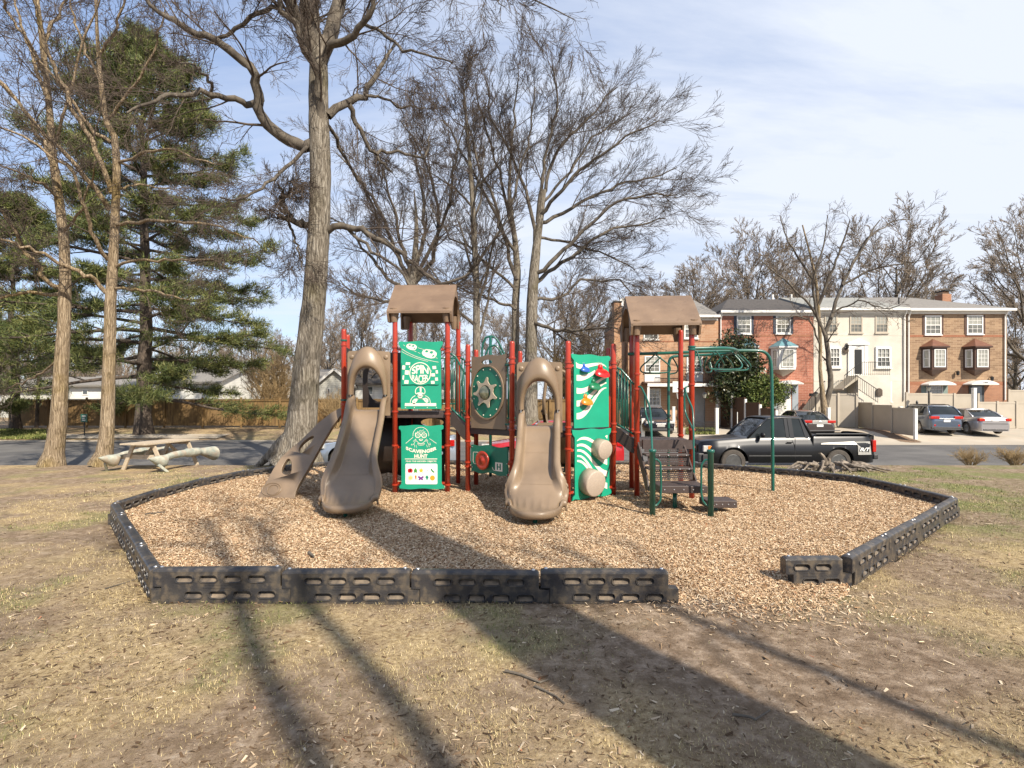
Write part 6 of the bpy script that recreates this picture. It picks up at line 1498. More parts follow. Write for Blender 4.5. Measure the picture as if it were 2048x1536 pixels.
def arch_canopy(t, p0, p1, q0, q1, Y=HYP, d=.75):
    x0, x1, za, zb = hx(p0, Y), hx(p1, Y), hz(q0, Y), hz(q1, Y); n = 12
    rows = [[(x0+(x1-x0)*i/n, y, zb+(za-zb)*math.sin(PI*i/n)**.8) for i in range(n+1)] for y in (Y-d, Y-.003)]
    m = MB(); m.grid(rows); m.add([(x0, Y-d, zb-.02)]+rows[0]+[(x1, Y-d, zb-.02)], [tuple(range(n+3))]); m.box(x0, x1, Y-d+.01, Y-.004, zb-.06, zb-.01); return m.build('door_canopy', M['trimw'], t)
def railing_pts(name, par, a, b, h=.9, n=8, m_='black'):
    a = np.array(a, float); b = np.array(b, float); m = MB(); up = np.array([0,0,h]); m.bar(a+up, b+up, .035, .035); m.bar(a+[0,0,.08], b+[0,0,.08], .025, .025)
    for i in range(n+1): p = a+(b-a)*i/n; m.bar(p, p+up, .018, .018)
    return m.build(name, M[m_], par)

# brown house
t, x0, x1, zt = townhouse('brown_brick_house', 'brown brick townhouse at the end of the row with two brown bay windows', 1812, 2014, 621, 'brickbrown', 'roofgrey', hipr=True, ridge=595)
window(t, 1849,1882,631,669.5, shutters=('brownwood',.14)); window(t, 1933,1965.5,630,668.5, shutters=('brownwood',.14))
belt(t, x0, x1, 672, 'soldier', .16); belt(t, x0, x1, 766.5, 'soldier', .22)
MB().box(x0+.02, x1-.02, HYP-.008, HYP-.0005, -.3, hz(770)).build('lower_wall', M['bricklow'], t)
baywin(t, 1865, 22.5, 678, 697, 740, 753, 'brownwood', 'brownroof'); baywin(t, 1949, 22.5, 677, 697, 740, 752, 'brownwood', 'brownroof')
arch_canopy(t, 1841,1895,762,769); arch_canopy(t, 1925,1979,761,768.5)
window(t, 1852,1885,769.5,802, nx_=4, nz_=4, sash=False, sill=False, shutters=('sage',.34))
m = MB(); m.box(hx(1937), hx(1967), HYP-.06, HYP-.009, -.1, hz(769.5)); dr = m.build('door', M['doordark'], t); MB().box(hx(1942), hx(1962), HYP-.075, HYP-.0605, .1, hz(773)).build('pane', M['glass'], dr)
mt_ = MB(); put_text(mt_, '6409', lambda u, v: np.array([hx(1952+4.5*u), HYP-.76, hz(767.2-2.6*v)]), .02); mt_.build('house_number', M['black'], t)
downspout(t, 2008, 622, 800); downspout(t, 1815.5, 622, 800)
def walllamp(t, px, py, Y=HYP):
    m = MB(); x, z = hx(px, Y), hz(py, Y); m.bar((x, Y, z+.1), (x, Y-.18, z+.12), .03, .03); m.lathe((x, Y-.2, z-.18), (0,0,1), [(.03,0),(.09,.05),(.10,.22),(.12,.25),(.02,.33),(.001,.36)], 10); m.build('wall_lamp', M['black'], t)
walllamp(t, 1911, 746); walllamp(t, 1979, 757)
c = MB(); c.box(hx(1885,44), hx(1903,44), 44, 44.8, 9, CAMZ-(588-HY)*44/F); ch = c.build('chimney', M['bricklow'], t); MB().box(hx(1887.5,44), hx(1900,44), 44.1, 44.7, CAMZ-(588-HY)*44/F, CAMZ-(583-HY)*44/F+.0).build('flue', M['bricktan'], ch); MB().box(hx(1888,44), hx(1904,44), 43.9, 44.9, CAMZ-(582-HY)*44/F, CAMZ-(580-HY)*44/F).build('cap', M['black'], ch)
MB().cyl(hx(1829), 38.5, 8.6, 9.35, .05).build('vent_pipe', M['black'], t)
# cream house
t, x0, x1, zt = townhouse('cream_brick_house', 'cream painted brick townhouse with a raised white front door', 1627, 1812, 620, 'brickcream', 'roofpale', ridge=595.5)
for a, b in ((1648.5,1674),(1699,1724.5),(1750,1775.5)): window(t, a, b, 631, 666, fm='vinyl', nx_=3)
belt(t, x0, x1, 669.5, 'brickcream', .14); belt(t, x0, x1, 761, 'brickcream', .10)
for a, b, c_, d_ in ((1656,1681,694,735.5),(1750,1781,694,736)): window(t, a, b, c_, d_, depth=.10, fw=.14)
window(t, 1762,1782,763,803, depth=.10, fw=.12)
m = MB(); X0, X1 = hx(1695), hx(1734); m.box(X0, X0+.24, HYP-.10, HYP-.003, hz(752), hz(690)); m.box(X1-.24, X1, HYP-.10, HYP-.003, hz(752), hz(690)); m.box(X0-.08, X1+.08, HYP-.16, HYP-.004, hz(690), hz(686.5))
m.poly([(X0-.12, hz(686.4)), (X1+.12, hz(686.4)), ((X0+X1)/2, hz(677.5))], lambda a, b, c: np.array([a, HYP-.16+c, b]), 0, .15)
ds = m.build('door_surround', M['trimw'], t); m = MB(); m.box(X0+.24, X1-.24, HYP-.07, HYP-.003, hz(751.5), hz(690.2)); dd = m.build('door', M['trimw'], ds); MB().box(X0+.45, X1-.42, HYP-.09, HYP-.071, hz(748), hz(699)).build('pane', M['black'], dd)
mt_ = MB(); put_text(mt_, '6407', lambda u, v: np.array([hx(1715+5*u), HYP-.165, hz(695.2-2.6*v)]), .02); mt_.build('house_number', M['black'], t)
m = MB(); m.box(hx(1694), hx(1757), HYP-1.2, HYP-.003, -.3, hz(752)); m.build('landing', M['brickcream'], t)
zL = hz(752)
railing_pts('railing', t, (hx(1703), HYP-1.15, zL), (hx(1756), HYP-1.15, zL), .9, 14); railing_pts('railing', t, (hx(1700), HYP-1.15, zL), (hx(1668), HYP-1.15, hz(778)), .9, 9)
m = MB(); m.add([(hx(1694)-.01,HYP-1.2,zL-.02),(hx(1664),HYP-1.2,hz(778)),(hx(1664),HYP-1.2,hz(781)),(hx(1694)-.01,HYP-1.2,zL-.28),(hx(1694)-.01,HYP-.1,zL-.02),(hx(1664),HYP-.1,hz(778)),(hx(1664),HYP-.1,hz(781)),(hx(1694)-.01,HYP-.1,zL-.28)], [(0,1,2,3),(7,6,5,4),(0,4,5,1),(3,2,6,7),(0,3,7,4),(1,5,6,2)]); m.build('stair_flight', M['concrete'], t)
railing_pts('railing', t, (hx(1676), HYP-1.9, hz(778)), (hx(1718), HYP-1.9, hz(806)), .9, 10)
m = MB(); m.poly([(hx(1727.5),hz(792)),(hx(1739),hz(792)),(hx(1739),hz(781)),(hx(1736.5),hz(778)),(hx(1733),hz(777)),(hx(1730),hz(778)),(hx(1727.5),hz(781))], lambda a, b, c: np.array([a, HYP-1.30+c, b]), 0, .09); m.build('wall_box', M['pinebark'], t)
downspout(t, 1807, 622, 800); walllamp(t, 1691, 693)
m = MB(); m.lathe((hx(1690), HYP-.06, hz(701.5)), (0,-1,0), [(.12,0),(.20,.02),(.20,.06),(.12,.08)], 14); m.build('wreath', M['pinebark'], t)
# red house
t, x0, x1, zt = townhouse('red_brick_house', 'red brick townhouse with pale blue bay window roofs and a white door', 1437, 1627, 625, 'brickred', 'roofdark', ridge=598.5, hipl=True)
window(t, 1473,1502,631,668, shutters=('navy',.17)); window(t, 1551.5,1581,630,667.5, shutters=('navy',.17))
belt(t, x0, x1, 671.5, 'soldier', .10); belt(t, x0, x1, 766, 'soldier', .10)
baywin(t, 1566, 24.5, 676, 697, 740, 754, 'trimw', 'tealroof'); baywin(t, 1490, 24.5, 676, 697, 740, 754, 'trimw', 'tealroof')
arch_canopy(t, 1545,1596,761,767.5)
m = MB(); m.box(hx(1556), hx(1581), HYP-.06, HYP-.004, -.2, hz(768)); dr = m.build('door', M['trimw'], t)
MB().box(hx(1560), hx(1577), HYP-.072, HYP-.0605, hz(798), hz(772)).build('pane', M['glass'], dr)
m = MB(); m.box(hx(1560), hx(1577), HYP-.085, HYP-.073, hz(785.5), hz(783.5)); m.box(hx(1568), hx(1569), HYP-.084, HYP-.0735, hz(783), hz(772)); m.box(hx(1560), hx(1577), HYP-.083, HYP-.074, hz(778), hz(777.3)); m.build('muntin', M['trimw'], dr)
for a, b in ((1546,1554.5),(1584,1596)): MB().box(hx(a), hx(b), HYP-.04, HYP-.003, 0, hz(768)).build('shutter', M['bluegrey'], t)
railing_pts('railing', t, (hx(1626), HYP-1.4, hz(790)), (hx(1590), HYP-1.6, hz(829)), .95, 10); railing_pts('railing', t, (hx(1585), HYP-1.7, hz(826)), (hx(1574), HYP-1.7, hz(826)), .9, 3)
m = MB(); m.bar((hx(1622),HYP-1.0,hz(792)), (hx(1592),HYP-1.2,hz(829)), 1.0, .25); m.build('stair_flight', M['concrete'], t)
downspout(t, 1440.5, 627, 760); MB().box(hx(1598), hx(1609), HYP-1.5, HYP-1.25, hz(793), hz(787)).build('mailbox', M['black'], t)
for px_ in (1545, 1582): MB().cyl(hx(px_,42.5), 42.5, 9.2, CAMZ-(589-HY)*42.5/F, .10).build('vent_pipe', M['postw'], t)
# tan house
t, x0, x1, zt = townhouse('tan_brick_house', 'tan brick townhouse with porch and chimney partly behind the second play tower', 1256, 1437, 634, 'bricktan', 'roofgrey', ridge=601)
window(t, 1287,1317,641,679, fm='trimw'); window(t, 1368,1396,640,677)
window(t, 1289,1320,712,745, shutters=None); window(t, 1373,1405,712,745)
for a, b in ((1289,1320),(1373,1405)): MB().box(hx(a), hx(b), HYP-.05, HYP-.003, hz(764), hz(748.5)).build('panel', M['trimw'], t)
belt(t, x0, x1, 683, 'soldier', .08)
window(t, 1295,1321,777,812, depth=.08)
m = MB(); m.add([(hx(1284),HYP-1.5,hz(768)),(hx(1421),HYP-1.5,hz(768)),(hx(1421),HYP-.01,hz(763)),(hx(1284),HYP-.01,hz(763)),(hx(1284),HYP-1.5,hz(769)),(hx(1421),HYP-1.5,hz(769)),(hx(1421),HYP-.01,hz(769)),(hx(1284),HYP-.01,hz(769))], [(0,1,2,3),(7,6,5,4),(0,4,5,1),(1,5,6,2),(2,6,7,3),(3,7,4,0)]); pr = m.build('porch_roof', M['brownwood'], t)
MB().box(hx(1284), hx(1421), HYP-1.53, HYP-1.505, hz(774), hz(768)).build('fascia', M['trimw'], pr)
for px_ in (1286, 1418.5): MB().box(hx(px_)-.07, hx(px_)+.07, HYP-1.48, HYP-1.34, -.1, hz(774)).build('post', M['trimw'], pr)
m = MB(); m.box(hx(1384), hx(1409), HYP-.06, HYP-.004, -.1, hz(776)); m.build('door', M['doorgrey'], t)
railing_pts('railing', t, (hx(1318), HYP-.5, hz(763)), (hx(1372), HYP-.5, hz(763)), .75, 22); railing_pts('railing', t, (hx(1406), HYP-.5, hz(763)), (hx(1432), HYP-.5, hz(763)), .75, 10)
c = MB(); c.box(hx(1231), hx(1246), HYP+.5, HYP+1.3, -.2, hz(602)); ch = c.build('chimney', M['bricktan'], t); MB().box(hx(1230)-.03, hx(1246)+.05, HYP+.45, HYP+1.35, hz(602)+.003, hz(599.5)).build('cap', M['black'], ch)
m = MB(); m.lathe((hx(1261), HYP+2.2, hz(592)), (-.5,-1,.4), [(.001,-.08),(.2,-.06),(.34,0),(.35,.01),(.33,.01),(.2,-.04),(.001,-.06)], 20); m.build('satellite_dish', M['trimw'], t); 

# ------------------------------------------------------------------ houses beyond the stained fence
M['sidewhite'] = brickmat('white siding', (.66,.66,.63), (.66,.66,.63), (.42,.42,.40), bw=40, bh=.16)
M['sidegrey'] = brickmat('grey clapboard', (.50,.50,.46), (.48,.48,.44), (.22,.22,.20), bw=40, bh=.18)
def gable_house(name, label, x0, x1, y0, dep, z_e, z_r, wm, rm, gable_front=False, wins=(), sh=None):
    t = thing(name, label, 'house', ((x0+x1)/2, y0, 0)); m = MB()
    if gable_front:
        m.poly([(x0,-.3),(x1,-.3),(x1,z_e),((x0+x1)/2,z_r-.12),(x0,z_e)], lambda a, b, c: np.array([a, y0+c, b]), 0, dep)
        m.build('wall', M[wm], t); xm = (x0+x1)/2; m = MB()
        for s, xa in ((-1, x0), (1, x1)):
            e = .35; dx = (xa-xm); k = (z_r-z_e)/abs(dx); xe = xa+s*e; ze = z_e-k*e
            m.add([(xm,y0-.3,z_r),(xe,y0-.3,ze),(xe,y0+dep+.3,ze),(xm,y0+dep+.3,z_r),(xm,y0-.3,z_r-.12),(xe,y0-.3,ze-.12),(xe,y0+dep+.3,ze-.12),(xm,y0+dep+.3,z_r-.12)], [(0,1,2,3),(7,6,5,4),(0,4,5,1),(1,5,6,2),(2,6,7,3)])
        m.build('roof', M[rm], t)
        m = MB()
        for s, xa in ((-1, x0), (1, x1)): m.bar((xm, y0-.33, z_r-.06), (xa+s*.33, y0-.33, z_e-.28), .03, .20)
        m.build('bargeboard', M['trimw'], t)
    else:
        m.poly([(y0,-.3),(y0+dep,-.3),(y0+dep,z_e),(y0+dep/2,z_r-.12),(y0,z_e)], lambda a, b, c: np.array([c, a, b]), x0, x1); m.build('wall', M[wm], t); ym = y0+dep/2; m = MB()
        m.add([(x0-.3,y0-.4,z_e-.1),(x1+.3,y0-.4,z_e-.1),(x1+.3,ym,z_r),(x0-.3,ym,z_r),(x1+.3,y0+dep+.4,z_e-.1),(x0-.3,y0+dep+.4,z_e-.1)]+[(x0-.3,y0-.4,z_e-.25),(x1+.3,y0-.4,z_e-.25)], [(0,1,2,3),(3,2,4,5),(6,7,1,0)]); m.build('roof', M[rm], t, solid=.08)
    for (a, b, c, d) in wins:
        o = MB().box(a, b, y0-.05, y0-.003, c, d).build('window', M['trimw'], t); MB().box(a+.08, b-.08, y0-.06, y0-.051, c+.08, d-.08).build('pane', M['glass'], o)
        if sh:
            for e in (a-.38, b+.04): MB().box(e, e+.34, y0-.04, y0-.003, c, d).build('shutter', M[sh], t)
    return t
def q(px, Y): return (px-1024)*Y/F
def qz(py, Y): return CAMZ-(py-HY)*Y/F
Y_ = 46
gable_house('grey_house', 'grey clapboard house with gable facing the playground beyond the fence', q(637,Y_), q(704,Y_), Y_, 6, qz(766,Y_), qz(737,Y_), 'sidegrey', 'roofgrey', True, [(q(655,Y_),q(661,Y_),qz(790,Y_),qz(776,Y_))])
gable_house('white_house', 'long white house with dark roof seen through the first slide hood', q(705,Y_)+.1, q(900,Y_), Y_+.5, 8, qz(764,Y_), qz(736,Y_), 'sidewhite', 'roofdark', False, [(q(x_,Y_),q(x_+14,Y_),qz(790,Y_),qz(772,Y_)) for x_ in (730, 770, 840, 870)])
gable_house('garage', 'low building with grey roof beside the grey clapboard house', q(575,Y_+3), q(634,Y_+3), Y_+3, 7, qz(758,Y_+3), qz(735,Y_+3), 'sidewhite', 'roofgrey', False)
M['maroon'] = mat('maroon shutter', (.12,.02,.025), None, rough=.6)
Y_ = 52
gable_house('white_house', 'white house with maroon shutters glimpsed beside the oak trunk', q(530,Y_), q(602,Y_), Y_, 8, qz(768,Y_), qz(738,Y_), 'sidewhite', 'roofgrey', True, [(q(557,Y_),q(562,Y_),qz(777,Y_),qz(765,Y_)),(q(572,Y_),q(577,Y_),qz(777,Y_),qz(765,Y_)),(q(540,Y_),q(547,Y_),qz(794,Y_),qz(785,Y_))], 'maroon')
Y_ = 48
gable_house('white_house', 'white house behind the fence to the side of the pine trunk', q(312,Y_), q(440,Y_), Y_, 8, qz(762,Y_), qz(734,Y_), 'sidewhite', 'roofgrey', False, [(q(330,Y_),q(345,Y_),qz(788,Y_),qz(777,Y_)),(q(385,Y_),q(400,Y_),qz(788,Y_),qz(777,Y_))])
gable_house('white_house', 'small white house with grey roof seen between the pale tree trunks', q(140,Y_), q(280,Y_), Y_, 8, qz(768,Y_), qz(748,Y_), 'sidewhite', 'roofgrey', False, [(q(x_,Y_),q(x_+12,Y_),qz(790,Y_),qz(779,Y_)) for x_ in (165, 235, 262)])
gable_house('grey_house', 'low house with grey roof beside the furthest pale trunk', q(-20,Y_), q(98,Y_), Y_+1, 8, qz(775,Y_), qz(750,Y_), 'sidegrey', 'roofgrey', False, [(q(80,Y_),q(90,Y_),qz(792,Y_),qz(782,Y_))])

# ------------------------------------------------------------------ fences
def fence_stained():
    Y = 33.0; z0 = .16; t = thing('wood_fence', 'long stained wood privacy fence with cap rail beyond the street', 'fence', (-14, Y, z0)); x = -31.5; n = 0
    while x < 6.6:
        L_ = 2.42; xe = min(x+L_, 6.7); m = MB(); nb_ = 17; rq = np.random.RandomState(n)
        for i in range(nb_):
            a = x+(xe-x)*i/nb_; w = (xe-x)/nb_-.005; m.box(a, a+w, Y+.004*rq.rand(), Y+.02+.004*rq.rand(), z0+.10, z0+1.70+.0*rq.rand())
        m.build('board_panel', M['fence'], t)
        for a in ((x, xe, Y-.05, Y-.006, z0+1.60, z0+1.69), (x, xe, Y-.09, Y+.07, z0+1.705, z0+1.745), (x, xe, Y-.035, Y-.004, z0+.06, z0+.24)): MB().box(*a).build('rail', M['fence'], t)
        m = MB(); m.box(x-.055, x+.055, Y-.11, Y-.052, z0-.1, z0+1.84); m.build('post', M['fence'], t); x += L_; n += 1
fence_stained()
def vinyl(label, a, b, ztop_a, ztop_b, n, h=None, m_='vinyl', name='vinyl_fence', post=.13, pm='vinyl', endpost=False):
    a = np.array(a, float); b = np.array(b, float); t = thing(name, label, 'fence', (a[0], a[1], float(gz(a[0], a[1]))))
    for i in range(n):
        p = a+(b-a)*i/n; q_ = a+(b-a)*(i+1)/n; zt_ = ztop_a+(ztop_b-ztop_a)*(i+.5)/n; g0 = float(gz(p[0], p[1])); g1 = float(gz(q_[0], q_[1])); zg = max(g0, g1)
        d = (q_-p)/np.linalg.norm(q_-p); fr = frame((*p, 0), (*d, 0), (0,0,1)); L_ = np.linalg.norm(q_-p)
        m = MB(); m.poly([(.06,zg+.05),(L_-.06,zg+.05),(L_-.06,zt_-.1),(.06,zt_-.1)], fr, -.012, .012); m.build('infill', M[m_], t)
        for za_, zb_ in ((zt_-.12, zt_), (zg+.02, zg+.16)): MB().poly([(.06,za_),(L_-.06,za_),(L_-.06,zb_),(.06,zb_)], fr, -.03, .03).build('rail', M[m_], t)
    for i in range(n+1):
        p = a+(b-a)*i/n; zt_ = ztop_a+(ztop_b-ztop_a)*min(i+.0, n-.5)/n+.05; MB().box(p[0]-post/2, p[0]+post/2, p[1]-post/2, p[1]+post/2, -.3, zt_).build('post', M['postw' if (endpost and i == 0) else pm], t)
    return t
def P2(px, Y): return ((px-1024)*Y/F, Y)
vinyl('beige vinyl fence stepping down toward the street next to the blue wagon', P2(1831,28.6), P2(1712,36.2), .98+.35, 1.75, 3, post=.14, endpost=True)
vinyl('tall beige vinyl fence in front of the cream townhouse stairs', P2(1640,36.0), P2(1713,35.4), 2.25, 2.28, 2)
vinyl('beige vinyl fence behind the blue wagon, below the brown bay windows', P2(1813,35.8), P2(1956,35.6), 2.32, 2.22, 3)
vinyl('lower beige vinyl fence behind the silver sedan', P2(1956,34.6), P2(2110,34.4), 1.72, 1.70, 4)
vinyl('beige vinyl fence past the end wall of the brown townhouse', P2(2017,37.5), P2(2140,37.5), 2.55, 2.55, 3)
vinyl('dark brown wood fence with pale posts between the tan and red townhouses', P2(1553,29.8), P2(1440,36.3), 1.2, 2.5, 4, m_='fencebrown', name='wood_fence', post=.13, pm='postw')
GB = 'pale marker posts around the parking pads'
def wpost(px, Y, q0, label, w=.17):
    x = (px-1024)*Y/F; z0 = float(gz(x, Y)); zt_ = CAMZ-(q0-HY)*Y/F; t = thing('marker_post', label, 'post', (x, Y, z0), 0, GB)
    MB().box(x-w/2, x+w/2, Y-w/2, Y+w/2, z0-.05, zt_-.04).build('shaft', M['postw'], t, bevel=.01); MB().box(x-w/2-.012, x+w/2+.012, Y-w/2-.012, Y+w/2+.012, zt_-.04, zt_).build('cap', M['postw'], t, bevel=.01)
wpost(1433.5, 31.0, 816, 'pale marker post standing alone on the pad between black sedan and brown fence')
wpost(1347, 33.5, 813, 'pale marker post just behind the black sedan'); wpost(1286, 29.3, 837, 'pale marker post in front of the black sedan, next to the red play tower post')
wpost(1265, 30.5, 834, 'pale marker post seen between the red posts of the second tower'); wpost(1657, 32.5, 815, 'pale marker post at the foot of the tree before the cream townhouse')
wpost(1801, 30.8, 813, 'pale marker post rising behind the beige vinyl fence panels'); wpost(1948, 34.2, 776, 'tall pale post in front of the dark open door of the brown townhouse', .2)
m = thing('driveway_marker', 'thin grey driveway marker rod beside the pickup hood', 'marker', (*P2(1474.7, 28.2), float(gz(12,28.2)))); MB().tube([(P2(1474.7,28.2)[0], 28.2, -.35), (P2(1474.7,28.2)[0], 28.2, CAMZ-(824-HY)*28.2/F)], .022, 6).build('rod', M['postw'], m)
def lamp(px, Y, q0, q1, label, r=.17):
    x = (px-1024)*Y/F; zt_ = CAMZ-(q0-HY)*Y/F; z0 = float(gz(x, Y)); t = thing('lamp_post', label, 'lamp', (x, Y, z0)); MB().lathe((x, Y, z0-.02), (0,0,1), [(.08,0),(.08,.12),(.035,.16),(.032,zt_-z0-.38),(.06,zt_-z0-.34)], 12).build('pole', M['black'], t)
    h = MB(); h.lathe((x, Y, zt_-.36), (0,0,1), [(.07,0),(.13,.24)], 6); hd = h.build('lantern', M['curtain'], t); MB().lathe((x, Y, zt_-.118), (0,0,1), [(.16,0),(.15,.03),(.05,.10),(.02,.13),(.001,.15)], 6).build('cap', M['black'], hd)
lamp(1409, 31.5, 784, 846, 'black lantern post on the small lawn before the tan townhouse'); lamp(1631.5, 33.5, 783, 830, 'black lantern post between the red and cream townhouses'); lamp(1857, 34.8, 771, 820, 'black lantern post behind the blue wagon')
t = thing('basketball_hoop', 'basketball hoop with pale backboard behind the second play tower', 'basketball hoop', (*P2(1357,31.2), 0)); X_, Y_ = P2(1357, 31.2); zb = lambda p: CAMZ-(p-HY)*31.2/F
MB().box(X_-.06, X_+.06, Y_-.06, Y_+.06, -.15, zb(775)).build('pole', M['pinebark'], t); MB().box(X_-.50, X_+.45, Y_-.5, Y_-.46, zb(785), zb(763.5)).build('backboard', M['trimw'], t, bevel=.01)
MB().bar((X_, Y_, zb(778)), (X_, Y_-.47, zb(776)), .05, .05).build('arm', M['black'], t); m = MB(); m.tube([(X_-.15+.22*math.cos(a), Y_-.76+.22*math.sin(a), zb(785)) for a in np.linspace(0, 2*PI, 18)], .012, 6); rm = m.build('rim', M['red'], t)
m = MB()
for i in range(12):
    a = 2*PI*i/12; b = a+PI/12; m.tube([(X_-.15+.22*math.cos(a), Y_-.76+.22*math.sin(a), zb(785)), (X_-.15+.13*math.cos(b), Y_-.76+.13*math.sin(b), zb(785)-.4)], .008, 4)
m.build('net', M['postw'], rm)
t = thing('lawn_sign', 'small green and white sign on a stake near the stained fence', 'sign', (*P2(168, 29.2), .0)); X_, Y_ = P2(168, 29.2); zz = lambda p: CAMZ-(p-HY)*29.2/F
MB().box(X_-.18, X_+.18, Y_-.015, Y_+.015, zz(844), zz(828)).build('board', M['green'], t); MB().box(X_-.02, X_+.02, Y_+.017, Y_+.05, -.1, zz(830)).build('stake', M['black'], t)
m = MB(); m.box(X_-.10, X_+.10, Y_-.022, Y_-.016, zz(833), zz(831.4)); m.box(X_-.10, X_+.05, Y_-.022, Y_-.016, zz(837), zz(835.6)); m.box(X_-.10, X_+.09, Y_-.022, Y_-.016, zz(841), zz(839.6)); m.build('marking', M['white'], [o for o in scene.objects if o.name == 'board' and o.parent == t][0])
t = thing('utility_pole', 'thin dark pole beyond the fence between the pale trunks and the view edge', 'pole', (*P2(73, 32.4), .15)); MB().tube([(*P2(73,32.4), 0.1), (*P2(80,32.4), 4.6)], [.10,.08], 10).build('shaft', M['pinebark'], t)
# chain-link style low fence on the tan house lawn
t = thing('wire_fence', 'low black wire fence on the lawn of the tan townhouse', 'fence', (*P2(1400,31.0), 0)); railing_pts('panel', t, (*P2(1385,31), 0), (*P2(1428,31), 0), .55, 22)
def patch(name, label, px0, px1, Y0, Y1, kind='stuff'):
    n = 5000; rq = np.random.RandomState(7); y = Y0+(Y1-Y0)*rq.rand(n); x = (px0+(px1-px0)*rq.rand(n)-1024)*y/F; z = gz(x, y); a = rq.rand(n)*2*PI; s = np.stack([np.cos(a)*.03, np.sin(a)*.03, 0*a], -1); c = np.stack([x, y, z+.02], -1)
    V = np.stack([c-s, c+s, c+np.stack([rq.randn(n)*.04, rq.randn(n)*.04, .06+.1*rq.rand(n)], -1)], 1).reshape(-1, 3); o = fastmesh(name, V, np.arange(n*3).reshape(n, 3), M['greeng'], attr={'rnd': np.repeat(rq.rand(n), 3)}); tag(o, label, kind=kind)
patch('yard_grass', 'green grass of the small lawn before the tan townhouse', 1372, 1430, 30.6, 33.2)
patch('verge_grass', 'green grass strip beyond the street between gutter and fence', -30, 92, 28, 31)

# ------------------------------------------------------------------ picnic table with painted log benches
t = thing('picnic_table', 'weathered wooden picnic table with sculpted painted benches near the pale trunks', 'picnic table', (-9.95, 15.0, -.05))
ux = np.array([.14, .99, 0]); ux /= np.linalg.norm(ux); vx = np.array([ux[1], -ux[0], 0]); C0 = np.array([-9.98, 14.95, -.05]); TP = lambda a, b, c=0.0: C0+ux*a+vx*b+np.array([0, 0, c])
m = MB()
for i in range(5): b = -.33+.165*i; m.bar(TP(-.95, b, .735), TP(.95, b, .735), .150, .038)
m.build('tabletop', M['wood'], t)
for a in (-.62, .62):
    for s_ in (-1, 1): MB().bar(TP(a, s_*.30, .70), TP(a, s_*.62, 0), .045, .10).build('leg', M['wood'], t)
    MB().bar(TP(a+.045, -.78, .36), TP(a+.045, .78, .36), .04, .12).build('cross_beam', M['wood'], t); MB().bar(TP(a+.045, -.33, .67), TP(a+.045, .33, .67), .04, .09).build('cross_beam', M['wood'], t)
    m = MB(); m.bar(TP(a*.95, 0, .38), TP(a*.3, 0, .70), .04, .07); m.build('brace', M['wood'], t)
for sd in (-1, 1):
    prof = [(-1.25,.01,.40,0),(-.92,.17,.32,0),(-.82,.19,.30,.0),(-.76,.18,.31,0),(-.66,.10,.38,0),(-.45,.105,.42,0),(-.2,.11,.43,0),(0,.11,.44,0),(.08,.14,.44,0),(.35,.145,.43,0),(.50,.135,.43,0),(.55,.10,.42,0),(.60,.11,.42,0),(1.15,.245,.33,0),(1.155,.245,.33,0),(1.155,.235,.33,0),(1.14,.01,.33,0)]
    m = MB(); rows = []
    for (a, r, z, _) in prof:
        row = []
        for j in range(20):
            th = 2*PI*j/20; rr_ = r*(1+.05*mnoise.noise(Vector((a*6, th*1.3, sd*7.))))
            row.append(TP(a, sd*.74+rr_*math.cos(th)*.85, z+rr_*math.sin(th)*(.75 if math.sin(th) > 0 else 1.0)))
        rows.append(row)
    m.grid(rows, closed_v=True); bn = m.build('bench', M['logbench'], t, smooth=True); bn.data.set_sharp_from_angle(angle=math.radians(40))
    m = MB(); m.bar(TP(-1.0, sd*.80, .22), TP(-.82, sd*.92, .0), .05, .06); m.build('foot', M['logbench'], bn)

# ------------------------------------------------------------------ old root plate at the street edge
M['drift'] = mat('weathered dead wood', (.30,.25,.20), (.13,.105,.08), 9, .95, bump=1.0, bscale=22, c3=(.07,.055,.042), scale3=7)
t = thing('tree_stump', 'grey weathered root plate of a felled tree in the grass in front of the pickup', 'tree stump', (W(1672,925,14.3)[0], 14.3, -.04))
cx0 = W(1672, 925, 14.3)[0]; rows = []; rq = np.random.RandomState(5)
for i in range(60):
    s = -1+2*i/59; row = []
    for j in range(22):
        a = PI*j/21; r = (1-abs(s)**3.0)**.6; n_ = mnoise.fractal(Vector((s*4.5, a*1.6, 3.1)), 1, 2, 5); n2 = mnoise.noise(Vector((s*14, a*4, 8.)))
        row.append((cx0+s*1.2, 14.45-math.cos(a)*(.46*r+.16*n_*r+.05*n2), -.08+r*max(0,math.sin(a))**.7*(.17+.15*n_+.07*n2)+.02))
    rows.append(row)
m = MB(); m.grid(rows); m.build('root_plate', M['drift'], t, smooth=False)
lst = []
for (a, ln, h0) in [(-2.9,.8,.12),(-2.5,.7,.12),(-1.9,.75,.10),(-1.2,.6,.12),(-.8,.8,.1),(-.3,.9,.12),(.1,.8,.15),(-2.2,.5,.2),(-1.55,.55,.15)]:
    b = np.array([cx0+math.cos(a)*.75, 14.4+math.sin(a)*.30, h0]); e = b+np.array([math.cos(a)*ln, math.sin(a)*ln*.8, -h0-.06]); P = resample([b-np.array([math.cos(a), math.sin(a), 0])*.25, b, (b+e)/2+rq.randn(3)*.05+[0,0,.03], e], 10); lst.append(tubes(P[None], np.linspace(.055, .015, 10)[None], 7, .5, rq))
b = np.array([cx0-.28, 14.3, .1]); lst.append(tubes(resample([b, b+[-.02,0,.16], b+[-.10,0,.27], b+[-.16,0,.33]], 8)[None], np.linspace(.075,.03,8)[None], 8, .3, rq)); lst.append(tubes(resample([b+[.02,0,0], b+[.10,0,.12], b+[.08,0,.2]], 6)[None], np.linspace(.06,.035,6)[None], 8, .3, rq))
